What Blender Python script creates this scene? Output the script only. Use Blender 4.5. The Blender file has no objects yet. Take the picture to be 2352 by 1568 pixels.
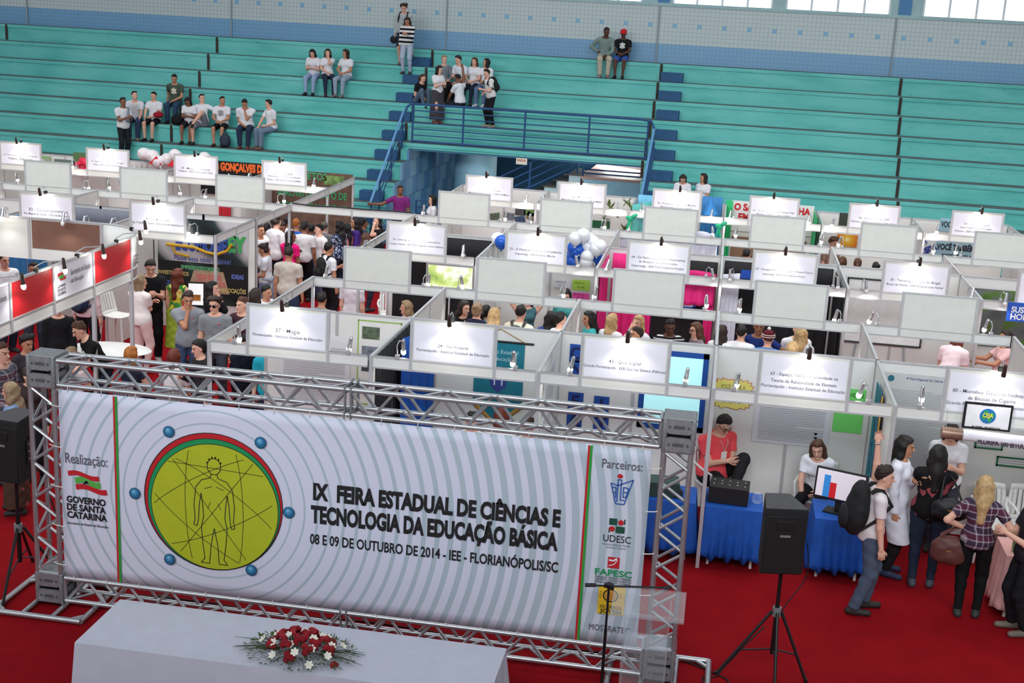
import bpy, math, random
import numpy as np
from mathutils import Vector, Matrix

S = bpy.context.scene
COL = S.collection
rnd = random.Random(7)

# ---------------------------------------------------------------- camera
F_PX, YAW, PITCH, ROLL, CAM_H = 2997.4, -0.153767, 0.252990, 0.052766, 6.29
_cy, _sy = math.cos(YAW), math.sin(YAW)
_cp, _sp = math.cos(PITCH), math.sin(PITCH)
_cr, _sr = math.cos(ROLL), math.sin(ROLL)
FW = np.array([_sy * _cp, _cy * _cp, -_sp])
_rt = np.array([_cy, -_sy, 0.0])
_up = np.cross(_rt, FW)
RT = _cr * _rt + _sr * _up
UP = -_sr * _rt + _cr * _up
CAM = np.array([0.0, 0.0, CAM_H])
cam_data = bpy.data.cameras.new('camera')
cam = bpy.data.objects.new('camera', cam_data)
COL.objects.link(cam)
cam_data.sensor_width = 36.0
cam_data.lens = F_PX / 2352.0 * 36.0
cam_data.clip_end = 300
cam.matrix_world = Matrix(((RT[0], UP[0], -FW[0], 0), (RT[1], UP[1], -FW[1], 0), (RT[2], UP[2], -FW[2], CAM_H), (0, 0, 0, 1)))
S.camera = cam

# ---------------------------------------------------------------- world, lights, exposure
S.view_settings.view_transform = 'Standard'
S.view_settings.look = 'None'
S.view_settings.gamma = 1.0
S.view_settings.exposure = 0.0
S.cycles.max_bounces = 6
S.cycles.diffuse_bounces = 3
S.cycles.glossy_bounces = 3
S.cycles.transmission_bounces = 6
S.cycles.transparent_max_bounces = 10
S.cycles.caustics_reflective = False
S.cycles.caustics_refractive = False
W = bpy.data.worlds.new('overcast_sky')
S.world = W
W.use_nodes = True
bg = W.node_tree.nodes['Background']
bg.inputs['Color'].default_value = (0.86, 0.93, 1.0, 1)
bg.inputs['Strength'].default_value = 0.46

def area_light(name, loc, target, sx, sy, power, color, spread=180):
 d = bpy.data.lights.new(name, 'AREA')
 d.shape = 'RECTANGLE'
 d.size, d.size_y, d.energy, d.color = sx, sy, power, color
 d.spread = math.radians(spread)
 o = bpy.data.objects.new(name, d)
 COL.objects.link(o)
 o.location = loc
 o.rotation_euler = (Vector(target) - Vector(loc)).to_track_quat('-Z', 'Y').to_euler()
 return o
# added fill lights with no visible source: high behind the camera, and overhead
area_light('clerestory_daylight', (-4, -2, 12), (-4, 25, 2), 38, 4, 1250, (0.93, 0.97, 1.0), 80)
area_light('roof_light_daylight', (-5, 21, 15), (-5, 24, 0), 30, 8, 1300, (1.0, 0.99, 0.96), 110)

# daylight from the small windows behind the passage landing, and an added unseen fill light
area_light('passage_window_daylight', (-3.1, 39.9, 1.95), (-5.5, 36.5, 1.2), 1.3, .5, 60, (1.0, .98, .95))
area_light('passage_ceiling_lamp', (-5.6, 36.2, 2.2), (-5.6, 36.4, 0), 3, .4, 26, (.95, .98, 1.0))

# ---------------------------------------------------------------- helpers: projection of measured picture points onto real planes
def ray(x, y):
 return FW * F_PX + RT * (x - 1176.0) - UP * (y - 784.0)
def at_z(x, y, z=0.0):
 d = ray(x, y)
 return CAM + d * ((z - CAM[2]) / d[2])
def at_y(x, y, Y):
 d = ray(x, y)
 return CAM + d * (Y / d[1])
# bleachers run a little askew to the booths
_n = math.hypot(1, .043)
E1 = np.array([1, -.043, 0]) / _n
E2 = np.array([.043, 1, 0]) / _n
B0 = np.array([0, 34.0, 0])
def bp(u, v, z):
 return B0 + E1 * u + E2 * v + np.array([0, 0, z])
def at_v(x, y, v):
 d = ray(x, y)
 t = (v - (CAM - B0) @ E2) / (d @ E2)
 return CAM + d * t
BROT = math.atan2(-.043, 1)

# ---------------------------------------------------------------- materials
def lin(c):
 return tuple((x / 12.92 if x <= .04045 else ((x + .055) / 1.055) ** 2.4) for x in c)
def rgb(r, g, b):
 return lin((r / 255., g / 255., b / 255.))
MATS = {}
def mat(name, c, rough=.6, metal=0., noise=.06, nscale=6., bump=0., bscale=40., emit=0., spec=.4, trans=0., coord='Object'):
 """principled material; c is an sRGB 0-255 triple; a little mottling from noise"""
 if name in MATS:
  return MATS[name]
 m = bpy.data.materials.new(name)
 MATS[name] = m
 m.use_nodes = True
 nt = m.node_tree
 p = nt.nodes['Principled BSDF']
 col = rgb(*c) + (1,)
 p.inputs['Base Color'].default_value = col
 p.inputs['Roughness'].default_value = rough
 p.inputs['Metallic'].default_value = metal
 p.inputs['Specular IOR Level'].default_value = spec
 if trans:
  p.inputs['Transmission Weight'].default_value = trans
 if emit:
  p.inputs['Emission Color'].default_value = col
  p.inputs['Emission Strength'].default_value = emit
 tc = nt.nodes.new('ShaderNodeTexCoord')
 if noise:
  n = nt.nodes.new('ShaderNodeTexNoise')
  n.inputs['Scale'].default_value = nscale
  n.inputs['Detail'].default_value = 3
  nt.links.new(tc.outputs[coord], n.inputs['Vector'])
  mr = nt.nodes.new('ShaderNodeMapRange')
  mr.inputs['From Min'].default_value = .3
  mr.inputs['From Max'].default_value = .7
  mr.inputs['To Min'].default_value = 1 - noise
  mr.inputs['To Max'].default_value = 1 + noise
  nt.links.new(n.outputs['Fac'], mr.inputs['Value'])
  mx = nt.nodes.new('ShaderNodeVectorMath')
  mx.operation = 'SCALE'
  mx.inputs[0].default_value = col[:3]
  nt.links.new(mr.outputs['Result'], mx.inputs['Scale'])
  nt.links.new(mx.outputs['Vector'], p.inputs['Base Color'])
 if bump:
  n2 = nt.nodes.new('ShaderNodeTexNoise')
  n2.inputs['Scale'].default_value = bscale
  n2.inputs['Detail'].default_value = 2
  nt.links.new(tc.outputs[coord], n2.inputs['Vector'])
  b = nt.nodes.new('ShaderNodeBump')
  b.inputs['Strength'].default_value = bump
  b.inputs['Distance'].default_value = .02
  nt.links.new(n2.outputs['Fac'], b.inputs['Height'])
  nt.links.new(b.outputs['Normal'], p.inputs['Normal'])
 return m
class NT:
 """tiny builder for procedural patterns"""
 def __init__(s, m):
  s.t = m.node_tree
  s.p = s.t.nodes['Principled BSDF']
  s.tc = s.t.nodes.new('ShaderNodeTexCoord')
 def link(s, a, b):
  s.t.links.new(a, b)
 def math(s, op, a, b=None, c=None):
  n = s.t.nodes.new('ShaderNodeMath')
  n.operation = op
  for i, v in enumerate((a, b, c)):
   if v is None:
    continue
   if isinstance(v, (int, float)):
    n.inputs[i].default_value = v
   else:
    s.link(v, n.inputs[i])
  return n.outputs[0]
 def xyz(s, coord='Object'):
  n = s.t.nodes.new('ShaderNodeSeparateXYZ')
  s.link(s.tc.outputs[coord], n.inputs[0])
  return n.outputs
 def mix(s, f, a, b):
  n = s.t.nodes.new('ShaderNodeMix')
  n.data_type = 'RGBA'
  for sock, v in ((n.inputs[0], f), (n.inputs[6], a), (n.inputs[7], b)):
   if isinstance(v, tuple):
    sock.default_value = rgb(*v) + (1,)
   elif isinstance(v, (int, float)):
    sock.default_value = v
   else:
    s.link(v, sock)
  return n.outputs[2]
 def noise(s, scale, detail=3, coord='Object', vec=None):
  n = s.t.nodes.new('ShaderNodeTexNoise')
  n.inputs['Scale'].default_value = scale
  n.inputs['Detail'].default_value = detail
  s.link(vec if vec is not None else s.tc.outputs[coord], n.inputs['Vector'])
  return n.outputs['Fac']
 def ramp(s, f, stops):
  n = s.t.nodes.new('ShaderNodeValToRGB')
  e = n.color_ramp.elements
  while len(e) < len(stops):
   e.new(.5)
  for i, (q, c) in enumerate(stops):
   e[i].position = q
   e[i].color = rgb(*c) + (1,)
  s.link(f, n.inputs[0])
  return n.outputs[0]

# ---------------------------------------------------------------- objects
ORG = {}
def prop(o, label=None, cat=None, group=None, kind=None):
 for k, v in (('label', label), ('category', cat), ('group', group), ('kind', kind)):
  if v:
   o[k] = v
 return o
def thing(name, loc, label, cat, group=None, rz=0.):
 o = bpy.data.objects.new(name, None)
 COL.objects.link(o)
 o.empty_display_size = .1
 o.location = loc
 o.rotation_euler = (0, 0, rz)
 ORG[o.name] = (np.array(loc, float), rz)
 return prop(o, label, cat, group)
def frame(z):
 """orthonormal frame with third axis z"""
 z = np.array(z, float)
 z = z / (np.linalg.norm(z) + 1e-12)
 a = np.array([0, 0, 1.]) if abs(z[2]) < .9 else np.array([1., 0, 0])
 x = np.cross(a, z)
 x /= np.linalg.norm(x)
 return x, np.cross(z, x), z
def rotz(a):
 c, s = math.cos(a), math.sin(a)
 return np.array([[c, -s, 0], [s, c, 0], [0, 0, 1.]])
def rotx(a):
 c, s = math.cos(a), math.sin(a)
 return np.array([[1., 0, 0], [0, c, -s], [0, s, c]])
def roty(a):
 c, s = math.cos(a), math.sin(a)
 return np.array([[c, 0, s], [0, 1., 0], [-s, 0, c]])
class MB:
 """collects shapes; build() links them as one mesh object"""
 def __init__(s):
  s.v, s.f, s.mi, s.cur = [], [], [], 0
 def add(s, vs, fs):
  o = len(s.v)
  s.v.extend([tuple(map(float, q)) for q in vs])
  s.f.extend([tuple(i + o for i in f) for f in fs])
  s.mi.extend([s.cur] * len(fs))
  return s
 def box(s, c, sz, R=None):
  h = np.array(sz) / 2.
  vs = [np.array([x, y, z]) * h for z in (-1, 1) for y in (-1, 1) for x in (-1, 1)]
  if R is not None:
   vs = [R @ q for q in vs]
  vs = [q + np.array(c) for q in vs]
  return s.add(vs, [(0, 2, 3, 1), (4, 5, 7, 6), (0, 1, 5, 4), (2, 6, 7, 3), (0, 4, 6, 2), (1, 3, 7, 5)])
 def box2(s, a, b):
  a, b = np.minimum(a, b), np.maximum(a, b)
  return s.box((a + b) / 2, b - a)
 def cyl(s, a, b, r, r2=None, n=10, cap=True):
  a, b = np.array(a, float), np.array(b, float)
  r2 = r if r2 is None else r2
  x, y, z = frame(b - a)
  vs, fs = [], []
  for q, rr in ((a, r), (b, r2)):
   for i in range(n):
    t = 2 * math.pi * i / n
    vs.append(q + (x * math.cos(t) + y * math.sin(t)) * rr)
  for i in range(n):
   j = (i + 1) % n
   fs.append((i, j, n + j, n + i))
  if cap:
   fs += [tuple(range(n - 1, -1, -1)), tuple(range(n, 2 * n))]
  return s.add(vs, fs)
 def tube(s, pts, r, n=8, closed=False):
  P = [np.array(q, float) for q in pts]
  m = len(P)
  rs = r if isinstance(r, (list, tuple)) else [r] * m
  vs, fs = [], []
  px = None
  for i in range(m):
   a = P[i - 1] if (i > 0 or closed) else P[i]
   b = P[(i + 1) % m] if (i < m - 1 or closed) else P[i]
   x, y, z = frame(b - a)
   if px is not None:
    x = px - z * (px @ z)
    if np.linalg.norm(x) < 1e-6:
     x = frame(z)[0]
    x /= np.linalg.norm(x)
    y = np.cross(z, x)
   px = x
   for k in range(n):
    t = 2 * math.pi * k / n
    vs.append(P[i] + (x * math.cos(t) + y * math.sin(t)) * rs[i])
  for i in range(m if closed else m - 1):
   o, q = i * n, ((i + 1) % m) * n
   for k in range(n):
    l = (k + 1) % n
    fs.append((o + k, o + l, q + l, q + k))
  if not closed:
   fs += [tuple(range(n - 1, -1, -1)), tuple(range((m - 1) * n, m * n))]
  return s.add(vs, fs)
 def lathe(s, prof, c=(0, 0, 0), n=16, R=None):
  vs, fs = [], []
  for r, z in prof:
   for k in range(n):
    t = 2 * math.pi * k / n
    q = np.array([r * math.cos(t), r * math.sin(t), z])
    vs.append((R @ q if R is not None else q) + np.array(c))
  for i in range(len(prof) - 1):
   for k in range(n):
    l = (k + 1) % n
    fs.append((i * n + k, i * n + l, (i + 1) * n + l, (i + 1) * n + k))
  fs += [tuple(range(n - 1, -1, -1)), tuple(range((len(prof) - 1) * n, len(prof) * n))]
  return s.add(vs, fs)
 def ell(s, c, r, R=None, nu=12, nv=8):
  prof = [(math.sin(math.pi * (i + .02) / (nv + .04)), -math.cos(math.pi * (i + .02) / (nv + .04))) for i in range(nv + 1)]
  vs, fs = [], []
  r = np.array(r) * np.ones(3)
  for a, z in prof:
   for k in range(nu):
    t = 2 * math.pi * k / nu
    q = np.array([a * math.cos(t), a * math.sin(t), z]) * r
    vs.append((R @ q if R is not None else q) + np.array(c))
  for i in range(nv):
   for k in range(nu):
    l = (k + 1) % nu
    fs.append((i * nu + k, i * nu + l, (i + 1) * nu + l, (i + 1) * nu + k))
  fs += [tuple(range(nu - 1, -1, -1)), tuple(range(nv * nu, (nv + 1) * nu))]
  return s.add(vs, fs)
 def quad(s, *q):
  return s.add(q, [tuple(range(len(q)))])
 def prism(s, poly, d):
  """polygon (3-D points) swept by vector d"""
  n = len(poly)
  d = np.array(d, float)
  vs = [np.array(q, float) for q in poly] + [np.array(q, float) + d for q in poly]
  fs = [tuple(range(n - 1, -1, -1)), tuple(range(n, 2 * n))] + [(i, (i + 1) % n, n + (i + 1) % n, n + i) for i in range(n)]
  return s.add(vs, fs)
 def sheet(s, fn, nu, nv):
  vs = [fn(i / nu, j / nv) for j in range(nv + 1) for i in range(nu + 1)]
  fs = [(j * (nu + 1) + i, j * (nu + 1) + i + 1, (j + 1) * (nu + 1) + i + 1, (j + 1) * (nu + 1) + i) for j in range(nv) for i in range(nu)]
  return s.add(vs, fs)
 def build(s, name, m, parent=None, local=False, smooth=True, bevel=0., solid=0., label=None, cat=None, group=None, kind=None, angle=40):
  me = bpy.data.meshes.new(name)
  V = np.array(s.v)
  o = bpy.data.objects.new(name, me)
  COL.objects.link(o)
  if parent is not None:
   og, rz = ORG[parent.name]
   if not local:
    V = V - og
    if rz:
     V = V @ rotz(rz)
   o.parent = parent
   ORG[o.name] = (og, rz)
  elif not local:
   og = np.array([(V[:, 0].min() + V[:, 0].max()) / 2, (V[:, 1].min() + V[:, 1].max()) / 2, V[:, 2].min()])
   V = V - og
   o.location = og
   ORG[o.name] = (og, 0.)
  me.from_pydata([tuple(q) for q in V], [], s.f)
  for q in (m if isinstance(m, (list, tuple)) else [m]):
   me.materials.append(q)
  if any(s.mi):
   me.polygons.foreach_set('material_index', s.mi)
  if smooth:
   me.polygons.foreach_set('use_smooth', [True] * len(s.f))
   me.set_sharp_from_angle(angle=math.radians(angle))
  me.update()
  if bevel:
   b = o.modifiers.new('bevel', 'BEVEL')
   b.width, b.segments, b.limit_method = bevel, 2, 'ANGLE'
  if solid:
   b = o.modifiers.new('solid', 'SOLIDIFY')
   b.thickness, b.offset = solid, 0
  return prop(o, label, cat, group, kind)
def copy_tree(o, parent=None):
 c = o.copy()
 COL.objects.link(c)
 if parent is not None:
  c.parent = parent
 ORG[c.name] = ORG.get(o.name, (np.zeros(3), 0.))
 for ch in [q for q in o.children]:
  copy_tree(ch, c)
 return c
def text_mesh(s, bold=0., spacing=1., align='CENTER', line=1.1):
 cu = bpy.data.curves.new('lettering', 'FONT')
 cu.body = s
 cu.align_x = align
 cu.offset = bold
 cu.space_character = spacing
 cu.space_line = line
 cu.resolution_u = 3
 o = bpy.data.objects.new('lettering', cu)
 me = bpy.data.meshes.new_from_object(o)
 bpy.data.objects.remove(o)
 bpy.data.curves.remove(cu)
 n = len(me.vertices)
 V = np.empty(n * 3)
 me.vertices.foreach_get('co', V)
 V = V.reshape(-1, 3)
 fs = [tuple(p.vertices) for p in me.polygons]
 bpy.data.meshes.remove(me)
 return V, fs
CAPREF = {}
def lettering(mb, s, o, rx, up, width=None, height=None, nrm=None, eps=.003, bold=0., align='CENTER', spacing=1., line=1.1, va='mid', cap=None):
 """adds text to an MB on the plane through o spanned by unit vectors rx, up; scaled to width and/or height"""
 V, fs = text_mesh(s, bold, spacing, align, line)
 if not len(V):
  return mb
 rx, up = np.array(rx, float), np.array(up, float)
 nn = np.cross(rx, up) if nrm is None else np.array(nrm, float)
 mn, mx = V.min(0), V.max(0)
 sx = sy = None
 if width:
  sx = width / (mx[0] - mn[0])
 if height:
  sy = height / (mx[1] - mn[1])
 if cap:
  if 'H' not in CAPREF:
   v = text_mesh('H')[0]
   CAPREF['H'] = v[:, 1].max() - v[:, 1].min()
  sy = cap / CAPREF['H']
 sx = sx or sy
 sy = sy or sx
 cx = {'CENTER': (mn[0] + mx[0]) / 2, 'LEFT': mn[0], 'RIGHT': mx[0]}[align]
 cyy = {'mid': (mn[1] + mx[1]) / 2, 'bot': mn[1], 'top': mx[1], 'base': 0.}[va]
 P = [np.array(o) + rx * ((q[0] - cx) * sx) + up * ((q[1] - cyy) * sy) + nn * eps for q in V]
 return mb.add(P, fs)
X_, Y_, Z_ = np.eye(3)
# ================================================================ SETTING
m_carpet = mat('red_carpet', (136, 9, 20), .95, noise=.10, nscale=2.5, bump=.25, bscale=160, spec=.1)
m_floor = mat('hall_floor', (120, 112, 100), .6)
MB().box2((-30, -2, -.06), (16, 42, -.012)).build('floor', m_floor, kind='structure')
MB().box2((-24, 6, -.012), (10, 33.2, 0)).build('carpet', m_carpet, label='wide red carpet laid over the hall floor under the booths and the stage area', cat='carpet')

def teal_mat():
 m = mat('teal_paint', (60, 166, 160), .55, noise=0)
 t = NT(m)
 x, y, z = t.xyz()
 s = t.t.nodes.new('ShaderNodeMapping')
 s.inputs['Scale'].default_value = (.35, 1, 1.6)
 t.link(t.tc.outputs['Object'], s.inputs[0])
 f = t.noise(2.2, 4, vec=s.outputs[0])
 g = t.noise(14, 4, vec=s.outputs[0])
 c = t.ramp(f, [(.3, (84, 182, 176)), (.5, (100, 196, 190)), (.72, (116, 204, 198))])
 c = t.mix(t.math('MULTIPLY', t.math('GREATER_THAN', g, .68), .35), c, (54, 96, 92))
 t.link(c, t.p.inputs['Base Color'])
 return m
m_teal = teal_mat()
m_tread = mat('worn_tread', (92, 104, 104), .8, noise=.25, nscale=9)
m_joint = mat('joint_strip', (62, 52, 46), .9)
m_stepblue = mat('step_blue', (36, 84, 128), .6, noise=.12)
m_railblue = mat('rail_blue', (36, 78, 128), .45, noise=.1)
m_pale = mat('rail_pale_blue', (104, 158, 205), .4)

def row_z(k):
 return .54 + .48 * (k + 3)
DV = .62
UL, UR = -28.0, 17.0
OL, OR = -8.62, -2.12            # sides of the passage under the stand
def tier(k, u0, u1, deep=None, thin=None):
 """one concrete tier: overhanging seat slab over a slightly recessed riser, worn grey tread"""
 z = row_z(k)
 z0 = 0 if k == -3 else z - (thin or .50)
 v0, v1 = DV * k, DV * k + (deep or DV + .03)
 b = MB()
 pts = [(v0 + .025, z0), (v0 + .025, z - .10), (v0, z - .09), (v0, z - .012), (v0 + .012, z), (v1, z), (v1, z0)]
 poly = [bp(u0, v, q) for v, q in pts]
 n = len(poly)
 poly2 = [bp(u1, v, q) for v, q in pts]
 b.add(poly + poly2, [tuple(range(n - 1, -1, -1)), tuple(range(n, 2 * n))])
 for i in range(n):
  b.cur = 1 if i == 4 else 0
  b.add([poly[i], poly[(i + 1) % n], poly2[(i + 1) % n], poly2[i]], [(0, 3, 2, 1)])
 b.build('bleacher_tier', (m_teal, m_tread), kind='structure', smooth=False)
for k in range(-3, 7):
 deep = .95 if k == 6 else None
 if k <= 0:
  tier(k, UL, OL - (.0 if k > -2 else 0))
  tier(k, OR, UR)
 elif k == 1:
  tier(k, UL, OL)
  tier(k, OL, OR, thin=.15)
  tier(k, OR, UR)
 else:
  tier(k, UL, UR, deep)
# dark expansion joints up the risers
for uj in (-22.65, -15.61, -8.87, -2.17, 4.38, 8.9):
 b = MB()
 for k in range(-3, 7):
  if k <= 0 and OL - .3 < uj < OR + .02:
   continue
  b.box(bp(uj, DV * k - .002, row_z(k) - .235), (.075, .012, .46), rotz(BROT))
 b.build('bleacher_joint', m_joint, kind='structure', smooth=False)
# half-height blue steps in the two stair aisles
for u0, tag_ in ((-9.18, 'left'), (-1.73, 'right')):
 for k in range(-3, 7):
  zb = row_z(k - 1) if k > -3 else 0
  b = MB().box(bp(u0 + (0 if tag_ == 'left' else -.06 * (k - 3) * .6), DV * k - .13, zb + .13), (.62, .29, .26), rotz(BROT))
  b.build('aisle_step', m_stepblue, kind='structure', bevel=.008)

# ---- deck over the passage: thin teal fascia, walls below
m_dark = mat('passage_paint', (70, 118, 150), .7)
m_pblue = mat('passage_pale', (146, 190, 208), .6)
m_ptile = mat('passage_tile', (104, 150, 190), .45, noise=0)
_t = NT(m_ptile)
_x, _y, _z = _t.xyz()
_c = _t.math('LESS_THAN', _t.math('FRACT', _t.math('MULTIPLY', _t.math('ADD', _y, _t.math('MULTIPLY', _z, .0)), .83)), .5)
_d = _t.math('LESS_THAN', _t.math('FRACT', _t.math('MULTIPLY', _z, .9)), .5)
_t.link(_t.mix(_t.math('MULTIPLY', _c, _d), (92, 142, 186), (122, 168, 200)), _t.p.inputs['Base Color'])
PV = 6.4
def slab(name, u0, u1, v0, v1, z0, z1, m):
 b = MB().prism([bp(u0, v0, z0), bp(u1, v0, z0), bp(u1, v1, z0), bp(u0, v1, z0)], (0, 0, z1 - z0))
 return b.build(name, m, kind='structure', smooth=False)
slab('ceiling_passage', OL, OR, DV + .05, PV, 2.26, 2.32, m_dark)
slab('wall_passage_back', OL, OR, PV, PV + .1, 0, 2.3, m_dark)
slab('wall_passage_left', OL - .02, OL + .03, -1.86, PV, 0, .52, m_ptile)
for _k in range(-2, 2):
 slab('wall_passage_left', OL - .02, OL + .03, DV * _k, PV, row_z(_k - 1) - .02, min(row_z(_k), 2.28), m_ptile)
slab('wall_passage_right', OR - .05, OR + .02, -1.9, PV, 0, 1.0, m_pblue)
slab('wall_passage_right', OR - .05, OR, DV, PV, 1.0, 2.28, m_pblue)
# rounded pale wall of the stair drum
c = bp(-7.35, 3.4, 0)
MB().cyl(c, c + np.array([0, 0, 2.25]), .62, n=28).build('pillar_passage', m_pblue, kind='structure')
# landing and flight of stairs rising to the right inside the passage
m_stairw = mat('stair_white', (176, 200, 206), .6)
m_stairt = mat('stair_tread', (96, 92, 88), .8)
b = MB()
for i in range(8):
 u0 = -6.95 + i * .35
 z1 = .24 + i * .197
 b.cur = 0
 b.prism([bp(u0, 3.0, 0), bp(u0 + .35, 3.0, 0), bp(u0 + .35, 4.6, 0), bp(u0, 4.6, 0)], (0, 0, z1))
 b.cur = 1
 b.prism([bp(u0 - .02, 2.98, z1), bp(u0 + .35, 2.98, z1), bp(u0 + .35, 4.6, z1), bp(u0 - .02, 4.6, z1)], (0, 0, .03))
b.build('stairs_passage', (m_stairw, m_stairt), kind='structure', smooth=False)
m_pinkwall = mat('passage_landing', (190, 150, 140), .6)
slab('floor_landing', -4.15, OR - .05, 2.9, PV, 1.56, 1.63, m_pinkwall)
slab('wall_landing', -4.15, OR - .05, 2.92, 3.0, 0, 1.56, m_pblue)
m_winlit = mat('daylit_window', (255, 252, 244), .5, noise=0, emit=3.5)
for i in range(4):
 slab('window_%d' % (20 + i), -3.86 + i * .33, -3.60 + i * .33, PV - .03, PV, 1.65, 2.22, m_winlit)

# ---- tiled end wall with windows
m_tile = mat('wall_tile', (186, 204, 208), .35, noise=0, spec=.5)
_t = NT(m_tile)
_x, _y, _z = _t.xyz()
T = .117
_fx = _t.math('FRACT', _t.math('ADD', _t.math('DIVIDE', _x, T), 200.13))
_fz = _t.math('FRACT', _t.math('ADD', _t.math('DIVIDE', _z, T), 20.12))
_gr = _t.math('MAXIMUM', _t.math('LESS_THAN', _fx, .12), _t.math('LESS_THAN', _fz, .12))
_blue = _t.math('LESS_THAN', _z, .585)
_col = _t.mix(_blue, (192, 206, 206), (112, 164, 204))
_nx = _t.math('FLOOR', _t.math('ADD', _t.math('DIVIDE', _x, T), 200.13))
_nz = _t.math('FLOOR', _t.math('ADD', _t.math('DIVIDE', _z, T), 20.12))
_ac = _t.math('MULTIPLY', _t.math('COMPARE', _t.math('MODULO', _nx, 6), 1, .1), _t.math('COMPARE', _nz, 29, .1))
_col = _t.mix(_ac, _col, (118, 176, 212))
_n = _t.noise(.7, 3)
_col = _t.mix(_t.math('MULTIPLY', _t.math('SUBTRACT', _n, .35), .35), _col, (150, 176, 190))
_col = _t.mix(_t.math('MULTIPLY', _gr, .45), _col, (96, 130, 148))
_t.link(_col, _t.p.inputs['Base Color'])
WV = 4.50
WZ = 6.47
slab('wall_back', UL, UR + 3, WV, WV + .25, row_z(6) - .05, WZ, m_tile)
m_wallgreen = mat('wall_paint', (164, 196, 198), .6)
m_frame = mat('window_frame', (222, 228, 230), .5)
m_glass = mat('window_glass', (255, 255, 255), .02, noise=0)
_nt = m_glass.node_tree
_mx = _nt.nodes.new('ShaderNodeMixShader')
_tr = _nt.nodes.new('ShaderNodeBsdfTransparent')
_mx.inputs[0].default_value = .3
_nt.nodes['Principled BSDF'].inputs['Emission Color'].default_value = (.93, .97, 1, 1)
_nt.nodes['Principled BSDF'].inputs['Emission Strength'].default_value = 2.2  # glow added to the panes, standing in for brighter sky outside
_nt.links.new(_tr.outputs[0], _mx.inputs[1])
_nt.links.new(_nt.nodes['Principled BSDF'].outputs[0], _mx.inputs[2])
_nt.links.new(_mx.outputs[0], _nt.nodes['Material Output'].inputs[0])
wins = [(-12.45, -9.6), (-9.25, -6.42), (-5.78, -2.93), (-2.09, .74), (1.08, 3.94), (4.78, 7.62), (7.96, 10.8)]
edges = [UL] + [e for w in wins for e in w] + [UR + 3]
for i in range(0, len(edges), 2):
 slab('wall_pier', edges[i], edges[i + 1], WV, WV + .25, WZ, 8.7, m_wallgreen)
slab('wall_header', UL, UR + 3, WV, WV + .25, 8.7, 9.4, m_wallgreen)
slab('trim_sill', UL, UR + 3, WV - .04, WV + .02, WZ - .03, WZ + .06, m_wallgreen)
for i, (a, c) in enumerate(wins):
 b = MB()
 for j in range(5):
  u = a + (c - a) * j / 4
  u = min(max(u, a + .03), c - .03)
  b.prism([bp(u - .03, WV + .08, WZ), bp(u + .03, WV + .08, WZ), bp(u + .03, WV + .14, WZ), bp(u - .03, WV + .14, WZ)], (0, 0, 2.23))
 for z in (WZ, WZ + .62, WZ + 1.4, 8.65):
  b.prism([bp(a, WV + .08, z), bp(c, WV + .08, z), bp(c, WV + .14, z), bp(a, WV + .14, z)], (0, 0, .05))
 f = b.build('window_%d' % (i + 1), m_frame, kind='structure', smooth=False)
 g = MB().prism([bp(a, WV + .105, WZ), bp(c, WV + .105, WZ), bp(c, WV + .115, WZ), bp(a, WV + .115, WZ)], (0, 0, 2.23))
 g.build('pane', m_glass, f, smooth=False)
m_pilblue = mat('pilaster_blue', (70, 130, 180), .5)
for u in (-2.32, 4.31):
 slab('pillar_wall', u - .17, u + .17, WV - .03, WV + .02, WZ, 8.7, m_pilblue)
m_pipe = mat('conduit_grey', (150, 164, 172), .5)
for u in (-22.38, -15.48, -8.68, -2.42, 4.12):
 MB().cyl(bp(u, WV - .03, row_z(6)), bp(u, WV - .03, WZ - .02), .025).build('wall_conduit', m_pipe, label=None, kind='structure')

# ---- guard railing of the deck and the two stair handrails
t = thing('guard_railing', bp(-5.3, .66, row_z(1)), 'dark blue tubular guard railing along the deck over the passage', 'railing')
v = .66
zt = row_z(1) + 1.06
us = [-8.52, -7.1, -5.4, -3.66, -1.98 - .12]
for u in us:
 MB().cyl(bp(u, v, row_z(1) - .1), bp(u, v, zt), .026).build('post', m_railblue, t)
for i in range(6):
 z = row_z(1) + .06 + i * .165
 MB().cyl(bp(us[0], v, z), bp(us[-1], v, z), .016 if i else .03).build('rail', m_railblue, t)
MB().tube([bp(-8.70, v - .1, zt - .2), bp(-8.67, v - .05, zt - .08), bp(-8.58, v, zt - .01), bp(-8.3, v, zt), bp(-5, v, zt), bp(-2.3, v, zt), bp(-2.02, v - .03, zt - .03), bp(-1.93, v - .12, zt - .2)], .032).build('top_rail', m_railblue, t)
for u, lab in ((-8.76, 'pale blue sloping handrail down the stairs at the left end of the guard railing'), (-1.93, 'pale blue sloping handrail down the stairs at the right end of the guard railing')):
 t = thing('stair_handrail', bp(u, -.9, row_z(-2)), lab, 'handrail')
 for i, dz in enumerate((.86, .66, .5, .34)):
  MB().tube([bp(u + .02 * i, .58, row_z(1) + dz), bp(u + .02 * i, -2.2, row_z(1) + dz - 2.78 * .775)], .032 if i == 0 else .018).build('top_rail' if i == 0 else 'rail', m_pale if i == 0 else m_railblue, t)
 for vv in (.5, -.45, -1.4, -2.1):
  zz = row_z(1) - (.58 - vv) * .775
  MB().cyl(bp(u, vv, max(zz - .1, .02)), bp(u, vv, zz + .86), .026).build('post', m_railblue, t)
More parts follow.
